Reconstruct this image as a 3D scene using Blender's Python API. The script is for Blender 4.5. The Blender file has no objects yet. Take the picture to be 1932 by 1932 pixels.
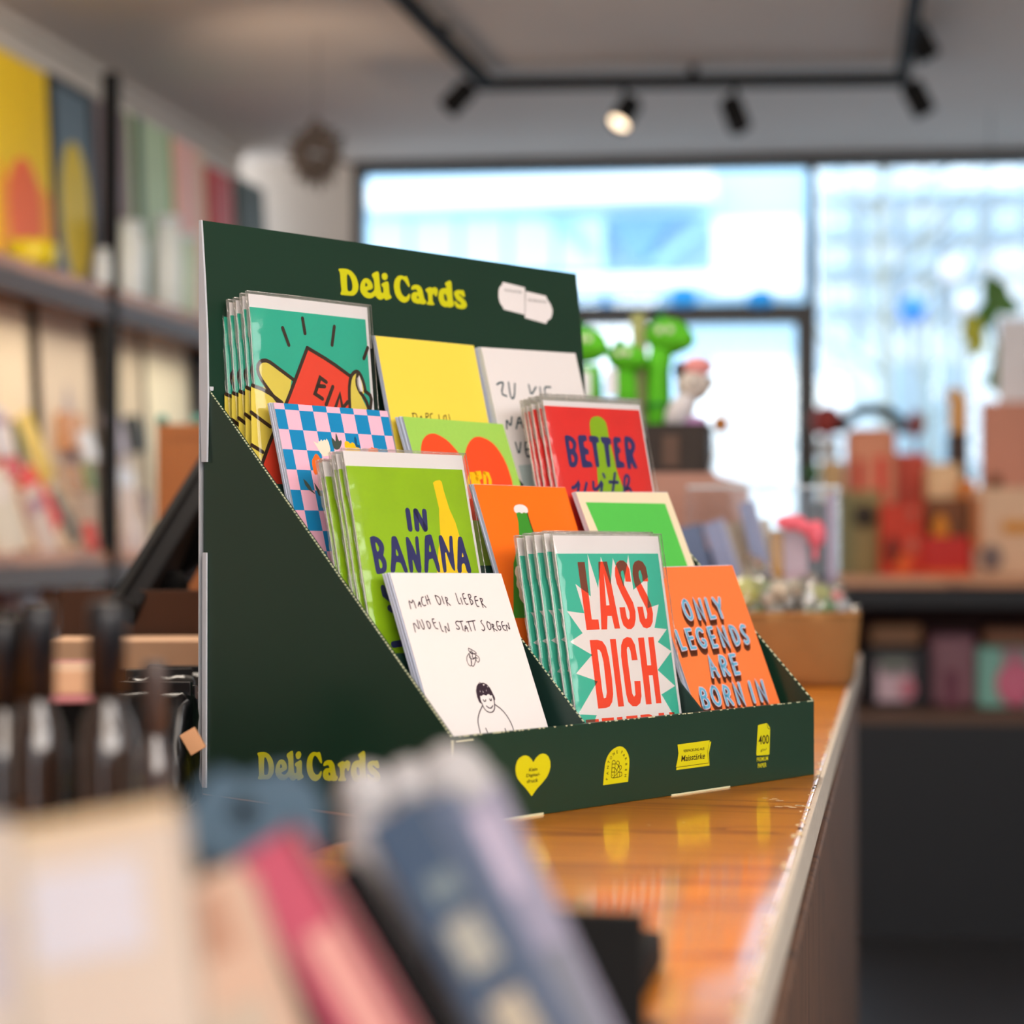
import bpy, bmesh, math, random
from mathutils import Vector, Matrix
from mathutils.geometry import tessellate_polygon
random.seed(7)
scene = bpy.context.scene
COL = scene.collection

# ------------------------------------------------------------------ camera, world, lights, exposure
EYE = Vector((0.0, 0.0, 1.1663))
F, CX, CY = 3800.0, 966.0, 966.0
PITCH, YAW = 0.01303473, 0.18826988
cam_data = bpy.data.cameras.new('camera'); cam = bpy.data.objects.new('camera', cam_data); COL.objects.link(cam)
cam.location = EYE; cam.rotation_euler = (math.pi/2 + PITCH, 0, YAW)
cam_data.sensor_width = 36.0; cam_data.sensor_height = 36.0; cam_data.lens = F/1932*36
cam_data.clip_start = 0.02; cam_data.clip_end = 200
cam_data.dof.use_dof = True; cam_data.dof.focus_distance = 1.30
cam_data.dof.aperture_fstop = cam_data.lens/1000/0.0155
cam_data.dof.aperture_blades = 0
scene.camera = cam
scene.view_settings.view_transform = 'Standard'; scene.view_settings.look = 'None'
scene.view_settings.exposure = -0.42; scene.view_settings.gamma = 1.0
scene.view_settings.use_curve_mapping = False
scene.cycles.use_denoising = True
scene.cycles.max_bounces = 8; scene.cycles.transparent_max_bounces = 24
scene.cycles.caustics_reflective = False; scene.cycles.caustics_refractive = False
world = bpy.data.worlds.new('overcast_sky'); scene.world = world; world.use_nodes = True
wn = world.node_tree.nodes; wl = world.node_tree.links
bg = wn['Background']; bg.inputs['Strength'].default_value = 4.5
tc = wn.new('ShaderNodeTexCoord'); sp = wn.new('ShaderNodeSeparateXYZ'); cr = wn.new('ShaderNodeValToRGB')
wl.new(tc.outputs['Generated'], sp.inputs[0]); wl.new(sp.outputs['Z'], cr.inputs[0])
cr.color_ramp.elements[0].color = (0.88, 0.94, 1.0, 1); cr.color_ramp.elements[0].position = 0.0
cr.color_ramp.elements[1].color = (0.68, 0.84, 1.0, 1); cr.color_ramp.elements[1].position = 0.7
wl.new(cr.outputs[0], bg.inputs['Color'])
def area(name, loc, target, size, power, color, size_y=None):
    l = bpy.data.lights.new(name, 'AREA'); l.shape = 'RECTANGLE'; l.size = size; l.size_y = size_y or size
    l.energy = power; l.color = color
    o = bpy.data.objects.new(name, l); COL.objects.link(o); o.location = loc
    o.rotation_euler = (Vector(target)-Vector(loc)).to_track_quat('-Z', 'Y').to_euler(); return o
area('warm_fill_right', (2.5, -0.9, 2.50), (0.0, 1.5, 1.0), 1.6, 116, (1.0, 0.975, 0.965))  # unseen fill added at the right rear to brighten the card fronts
area('cool_fill_rear', (0.6, -2.9, 1.6), (-0.2, 1.4, 1.1), 2.6, 62, (0.84, 0.92, 1.0))  # added cool fill inside the closed rear wall, no window is built there
area('rack_fill', (-0.9, 2.8, 2.52), (-2.2, 4.8, 1.6), 0.8, 60, (1.0, 0.86, 0.70))  # added fill that brightens the prints on the left rack
area('bench_fill', (1.3, 4.9, 2.52), (0.9, 5.9, 1.0), 0.8, 16, (1.0, 0.84, 0.66))  # unseen fill added over the window bench
area('ceiling_fill_left', (-1.95, 4.2, 2.45), (-1.5, 4.2, 2.56), 0.2, 14, (1.0, 0.82, 0.66), 3.0)  # upward fill added to lift the ceiling, no fitting on the shelf
area('ceiling_fill_rear', (0.6, -0.8, 1.9), (0.6, 0.6, 2.56), 1.2, 60, (1.0, 0.86, 0.74))  # second upward fill, added behind the camera for the ceiling
area('counter_fill', (-0.7, 2.2, 2.3), (-0.5, 1.0, 1.0), 0.5, 30, (1.0, 0.88, 0.74))  # fill from above added for the counter, no hanging lamp there

# ------------------------------------------------------------------ geometry of the view (points of the room read off along sight lines)
FW = Vector((-math.sin(YAW)*math.cos(PITCH), math.cos(YAW)*math.cos(PITCH), math.sin(PITCH)))
RT = Vector((math.cos(YAW), math.sin(YAW), 0)); UP = RT.cross(FW)
def at(px, py, t):            # point at distance t in front of the lens
    return EYE + (FW*F + RT*(px-CX) - UP*(py-CY))*(t/F)
def on_plane(px, py, P0, n):
    v = FW*F + RT*(px-CX) - UP*(py-CY)
    return EYE + v*((Vector(P0)-EYE).dot(n)/v.dot(n))
def onX(px, py, X): return on_plane(px, py, (X, 0, 0), Vector((1, 0, 0)))
def onY(px, py, Y): return on_plane(px, py, (0, Y, 0), Vector((0, 1, 0)))
def onZ(px, py, Z): return on_plane(px, py, (0, 0, Z), Vector((0, 0, 1)))

# ------------------------------------------------------------------ materials
def lin(c):
    return tuple(((x/255)/12.92 if x/255 <= 0.04045 else ((x/255+0.055)/1.055)**2.4) for x in c)+(1.0,)
MATS = {}
def M(name, rgb=None, rough=0.6, var=0.06, scale=60, metal=0.0, coat=0.0, bump=0.0, spec=0.5):
    if name in MATS: return MATS[name]
    m = bpy.data.materials.new(name); m.use_nodes = True; nt = m.node_tree; N = nt.nodes; L = nt.links
    b = N['Principled BSDF']; c = lin(rgb)
    tcn = N.new('ShaderNodeTexCoord'); nz = N.new('ShaderNodeTexNoise'); nz.inputs['Scale'].default_value = scale
    nz.inputs['Detail'].default_value = 4
    mx = N.new('ShaderNodeMix'); mx.data_type = 'RGBA'; mx.blend_type = 'MIX'
    mx.inputs[6].default_value = tuple(max(0, x*(1-var)) for x in c[:3])+(1,)
    mx.inputs[7].default_value = tuple(min(1, x*(1+var)) for x in c[:3])+(1,)
    L.new(tcn.outputs['Object'], nz.inputs['Vector']); L.new(nz.outputs['Fac'], mx.inputs[0]); L.new(mx.outputs[2], b.inputs['Base Color'])
    b.inputs['Roughness'].default_value = rough; b.inputs['Metallic'].default_value = metal
    b.inputs['Coat Weight'].default_value = coat; b.inputs['Coat Roughness'].default_value = 0.12
    b.inputs['Specular IOR Level'].default_value = spec
    if bump:
        bp = N.new('ShaderNodeBump'); bp.inputs['Strength'].default_value = bump; bp.inputs['Distance'].default_value = 0.002
        L.new(nz.outputs['Fac'], bp.inputs['Height']); L.new(bp.outputs[0], b.inputs['Normal'])
    MATS[name] = m; return m
def glass(name, tint=(1, 1, 1), gloss=0.08, rough=0.05, haze=0.0, bump=0.0, scale=40):
    if name in MATS: return MATS[name]
    m = bpy.data.materials.new(name); m.use_nodes = True; nt = m.node_tree; N = nt.nodes; L = nt.links
    N.remove(N['Principled BSDF']); out = N['Material Output']
    tr = N.new('ShaderNodeBsdfTransparent'); tr.inputs[0].default_value = (*tint, 1)
    gl = N.new('ShaderNodeBsdfGlossy'); gl.inputs['Roughness'].default_value = rough
    lw = N.new('ShaderNodeLayerWeight'); lw.inputs['Blend'].default_value = 0.25
    ma = N.new('ShaderNodeMath'); ma.operation = 'MULTIPLY_ADD'; ma.inputs[1].default_value = 0.35; ma.inputs[2].default_value = gloss
    L.new(lw.outputs['Fresnel'], ma.inputs[0])
    mx = N.new('ShaderNodeMixShader'); L.new(ma.outputs[0], mx.inputs[0]); L.new(tr.outputs[0], mx.inputs[1]); L.new(gl.outputs[0], mx.inputs[2])
    last = mx
    if haze:
        df = N.new('ShaderNodeBsdfDiffuse'); df.inputs[0].default_value = (.8, .8, .78, 1)
        m2 = N.new('ShaderNodeMixShader'); m2.inputs[0].default_value = haze
        L.new(mx.outputs[0], m2.inputs[1]); L.new(df.outputs[0], m2.inputs[2]); last = m2
    if bump:
        nz = N.new('ShaderNodeTexNoise'); nz.inputs['Scale'].default_value = scale; tcn = N.new('ShaderNodeTexCoord')
        L.new(tcn.outputs['Object'], nz.inputs['Vector']); bp = N.new('ShaderNodeBump'); bp.inputs['Strength'].default_value = bump
        bp.inputs['Distance'].default_value = 0.004; L.new(nz.outputs['Fac'], bp.inputs['Height'])
        L.new(bp.outputs[0], gl.inputs['Normal'])
    L.new(last.outputs[0], out.inputs[0]); MATS[name] = m; return m
def wood(name, dark, light, axis='Y', scale=1.0, rough=0.25, coat=0.6, ring=18, spec=0.5):
    if name in MATS: return MATS[name]
    m = bpy.data.materials.new(name); m.use_nodes = True; nt = m.node_tree; N = nt.nodes; L = nt.links
    b = N['Principled BSDF']; tcn = N.new('ShaderNodeTexCoord'); mp = N.new('ShaderNodeMapping')
    sc = [1.0, 1.0, 1.0]; sc['XYZ'.index(axis)] = 0.12
    mp.inputs['Scale'].default_value = [s*scale for s in sc]
    L.new(tcn.outputs['Object'], mp.inputs[0])
    n1 = N.new('ShaderNodeTexNoise'); n1.inputs['Scale'].default_value = 5; n1.inputs['Detail'].default_value = 3; n1.inputs['Distortion'].default_value = .8
    L.new(mp.outputs[0], n1.inputs['Vector'])
    mu = N.new('ShaderNodeMath'); mu.operation = 'MULTIPLY'; mu.inputs[1].default_value = ring; L.new(n1.outputs['Fac'], mu.inputs[0])
    fr = N.new('ShaderNodeMath'); fr.operation = 'FRACT'; L.new(mu.outputs[0], fr.inputs[0])
    n2 = N.new('ShaderNodeTexNoise'); n2.inputs['Scale'].default_value = 120; n2.inputs['Detail'].default_value = 5; L.new(mp.outputs[0], n2.inputs['Vector'])
    ad = N.new('ShaderNodeMath'); ad.operation = 'MULTIPLY_ADD'; ad.inputs[1].default_value = 0.5; L.new(n2.outputs['Fac'], ad.inputs[0])
    m3 = N.new('ShaderNodeMath'); m3.operation = 'POWER'; m3.inputs[1].default_value = 4.5; L.new(fr.outputs[0], m3.inputs[0])
    m4 = N.new('ShaderNodeMath'); m4.operation = 'MULTIPLY'; m4.inputs[1].default_value = 0.75; L.new(m3.outputs[0], m4.inputs[0])
    L.new(m4.outputs[0], ad.inputs[2])
    rp = N.new('ShaderNodeValToRGB'); rp.color_ramp.elements[0].color = lin(light); rp.color_ramp.elements[0].position = .15
    rp.color_ramp.elements[1].color = lin(dark); rp.color_ramp.elements[1].position = 1.1 if False else 1.0
    L.new(ad.outputs[0], rp.inputs[0]); L.new(rp.outputs[0], b.inputs['Base Color'])
    b.inputs['Roughness'].default_value = rough; b.inputs['Coat Weight'].default_value = coat; b.inputs['Coat Roughness'].default_value = 0.1
    b.inputs['Specular IOR Level'].default_value = spec
    bp = N.new('ShaderNodeBump'); bp.inputs['Strength'].default_value = 0.10; bp.inputs['Distance'].default_value = 0.001
    L.new(n1.outputs['Fac'], bp.inputs['Height']); L.new(bp.outputs[0], b.inputs['Normal']); L.new(bp.outputs[0], b.inputs['Coat Normal'])
    MATS[name] = m; return m
def translucent(name, rgb):
    if name in MATS: return MATS[name]
    m = bpy.data.materials.new(name); m.use_nodes = True; nt = m.node_tree; N = nt.nodes; N.remove(N['Principled BSDF'])
    t = N.new('ShaderNodeBsdfTranslucent'); t.inputs[0].default_value = lin(rgb); d = N.new('ShaderNodeBsdfDiffuse'); d.inputs[0].default_value = lin(rgb)
    mx = N.new('ShaderNodeMixShader'); mx.inputs[0].default_value = .35; nt.links.new(t.outputs[0], mx.inputs[1]); nt.links.new(d.outputs[0], mx.inputs[2])
    nt.links.new(mx.outputs[0], N['Material Output'].inputs[0]); MATS[name] = m; return m
def emit(name, rgb, strength):
    if name in MATS: return MATS[name]
    m = bpy.data.materials.new(name); m.use_nodes = True; b = m.node_tree.nodes['Principled BSDF']
    b.inputs['Base Color'].default_value = lin(rgb); b.inputs['Emission Color'].default_value = lin(rgb); b.inputs['Emission Strength'].default_value = strength
    MATS[name] = m; return m

# ------------------------------------------------------------------ object helpers
def tag(o, label=None, cat=None, group=None, kind=None):
    if label: o['label'] = label
    if cat: o['category'] = cat
    if group: o['group'] = group
    if kind: o['kind'] = kind
    return o
def empty(name, loc=(0, 0, 0), rz=0.0, mat=None):
    o = bpy.data.objects.new(name, None); o.empty_display_size = .02; COL.objects.link(o)
    if mat is not None: o.matrix_world = mat
    else: o.location = loc; o.rotation_euler = (0, 0, rz)
    return o
def obj(name, me, m=None, parent=None, loc=None):
    if m is not None and not me.materials: me.materials.append(m)
    o = bpy.data.objects.new(name, me); COL.objects.link(o)
    if parent: o.parent = parent
    if loc is not None: o.location = loc
    return o
def bm_mesh(bm, name='part', smooth=False):
    me = bpy.data.meshes.new(name); bm.normal_update(); bm.to_mesh(me); bm.free()
    if smooth:
        for p in me.polygons: p.use_smooth = True
    return me
def add_box(bm, a, b, bev=0.0, M4=None):
    x0, y0, z0 = a; x1, y1, z1 = b
    vs = [bm.verts.new(p) for p in [(x0,y0,z0),(x1,y0,z0),(x1,y1,z0),(x0,y1,z0),(x0,y0,z1),(x1,y0,z1),(x1,y1,z1),(x0,y1,z1)]]
    fs = [bm.faces.new([vs[i] for i in f]) for f in [(0,3,2,1),(4,5,6,7),(0,1,5,4),(1,2,6,5),(2,3,7,6),(3,0,4,7)]]
    if bev:
        es = list({e for f in fs for e in f.edges})
        r = bmesh.ops.bevel(bm, geom=es, offset=bev, segments=3, profile=0.6, affect='EDGES')
        vs = list({v for f in r['faces'] for v in f.verts} | {v for v in vs if v.is_valid})
    if M4 is not None:
        for v in vs: v.co = M4 @ v.co
    return vs
def box_me(a, b, bev=0.0, smooth=False):
    bm = bmesh.new(); add_box(bm, a, b, bev); return bm_mesh(bm, 'box_mesh', smooth)
def wbox(name, lo, hi, m, bev=0.0, parent=None, smooth=False):   # axis-aligned box with its origin at the centre of its base
    c = Vector(((lo[0]+hi[0])/2, (lo[1]+hi[1])/2, lo[2]))
    me = box_me(Vector(lo)-c, Vector(hi)-c, bev, smooth)
    return obj(name, me, m, parent, c)
def prism(pts, y0, y1, flip=False):      # polygon in (x, z) extruded along y
    bm = bmesh.new(); a = [bm.verts.new((p[0], y0, p[1])) for p in pts]; b = [bm.verts.new((p[0], y1, p[1])) for p in pts]
    bm.faces.new(a); bm.faces.new(b[::-1]); n = len(pts)
    for i in range(n): bm.faces.new([a[i], b[i], b[(i+1) % n], a[(i+1) % n]][::-1])
    bmesh.ops.recalc_face_normals(bm, faces=bm.faces[:]); return bm_mesh(bm)
def prism_x(pts, x0, x1):                # polygon in (y, z) extruded along x
    bm = bmesh.new(); a = [bm.verts.new((x0, p[0], p[1])) for p in pts]; b = [bm.verts.new((x1, p[0], p[1])) for p in pts]
    bm.faces.new(a); bm.faces.new(b[::-1]); n = len(pts)
    for i in range(n): bm.faces.new([a[i], b[i], b[(i+1) % n], a[(i+1) % n]])
    bmesh.ops.recalc_face_normals(bm, faces=bm.faces[:]); return bm_mesh(bm)
def add_lathe(bm, prof, n=20, M4=None):  # profile of (radius, z)
    rings = []
    for r, z in prof:
        ring = [bm.verts.new((max(r, 1e-5)*math.cos(2*math.pi*i/n), max(r, 1e-5)*math.sin(2*math.pi*i/n), z)) for i in range(n)]
        rings.append(ring)
    for k in range(len(rings)-1):
        for i in range(n): bm.faces.new([rings[k][i], rings[k][(i+1) % n], rings[k+1][(i+1) % n], rings[k+1][i]])
    bm.faces.new(rings[0][::-1]); bm.faces.new(rings[-1])
    if M4 is not None:
        for r in rings:
            for v in r: v.co = M4 @ v.co
def lathe(prof, n=20, M4=None, smooth=True):
    bm = bmesh.new(); add_lathe(bm, prof, n, M4); return bm_mesh(bm, 'lathe_mesh', smooth)
def add_blob(bm, c, r, seg=16, rot=None):
    M4 = Matrix.Translation(c) @ (rot.to_matrix().to_4x4() if rot else Matrix.Identity(4)) @ Matrix.Diagonal((*r, 1))
    bmesh.ops.create_uvsphere(bm, u_segments=seg, v_segments=max(8, seg//2), radius=1, matrix=M4)
def blob(c, r, seg=16, rot=None):
    bm = bmesh.new(); add_blob(bm, c, r, seg, rot); return bm_mesh(bm, 'blob_mesh', True)
def add_tube(bm, pts, rad, n=10):
    pts = [Vector(p) for p in pts]; rr = rad if isinstance(rad, (list, tuple)) else [rad]*len(pts); rings = []
    for i, p in enumerate(pts):
        d = (pts[min(i+1, len(pts)-1)]-pts[max(i-1, 0)]).normalized()
        q = d.to_track_quat('Z', 'Y')
        rings.append([bm.verts.new(p + q @ Vector((rr[i]*math.cos(2*math.pi*k/n), rr[i]*math.sin(2*math.pi*k/n), 0))) for k in range(n)])
    for i in range(len(rings)-1):
        for k in range(n): bm.faces.new([rings[i][k], rings[i][(k+1) % n], rings[i+1][(k+1) % n], rings[i+1][k]])
    bm.faces.new(rings[0][::-1]); bm.faces.new(rings[-1])
def tube(pts, rad, n=10):
    bm = bmesh.new(); add_tube(bm, pts, rad, n); return bm_mesh(bm, 'tube_mesh', True)
def bar_between(P1, P2, width, thick, bev=0.0, side=None, off=0.0):
    # slab whose long axis runs P1 -> P2; width lies across the view, thickness along `side`
    P1 = Vector(P1); P2 = Vector(P2); ax = (P2-P1); Ln = ax.length; ax = ax/Ln
    back = (side or FW); back = (back - ax*back.dot(ax)).normalized(); w = back.cross(ax).normalized()
    R = Matrix((w, back, ax)).transposed().to_4x4(); return Matrix.Translation(P1) @ R, Ln
def attach(o, parent):        # keep o where it stands, as a part of parent
    o.parent = parent; o.matrix_parent_inverse = Matrix.Identity(4); o.matrix_local = parent.matrix_basis.inverted() @ o.matrix_basis
    return o
def slab(name, P1, P2, width, thick, m, bev=0.002, side=None, parent=None):
    M4, Ln = bar_between(P1, P2, width, thick, side=side)
    me = box_me((-width/2, 0, 0), (width/2, thick, Ln), bev, bev > 0)
    o = obj(name, me, m); o.matrix_world = M4
    if parent: attach(o, parent)
    return o
def dup(root, M4=None, label=None, group=None):
    def cp(o, par):
        c = o.copy(); COL.objects.link(c); c.parent = par
        for ch in o.children: cp(ch, c)
        return c
    r = cp(root, None)
    if M4 is not None: r.matrix_world = M4
    if label: r['label'] = label
    if group: r['group'] = group
    return r
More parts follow.
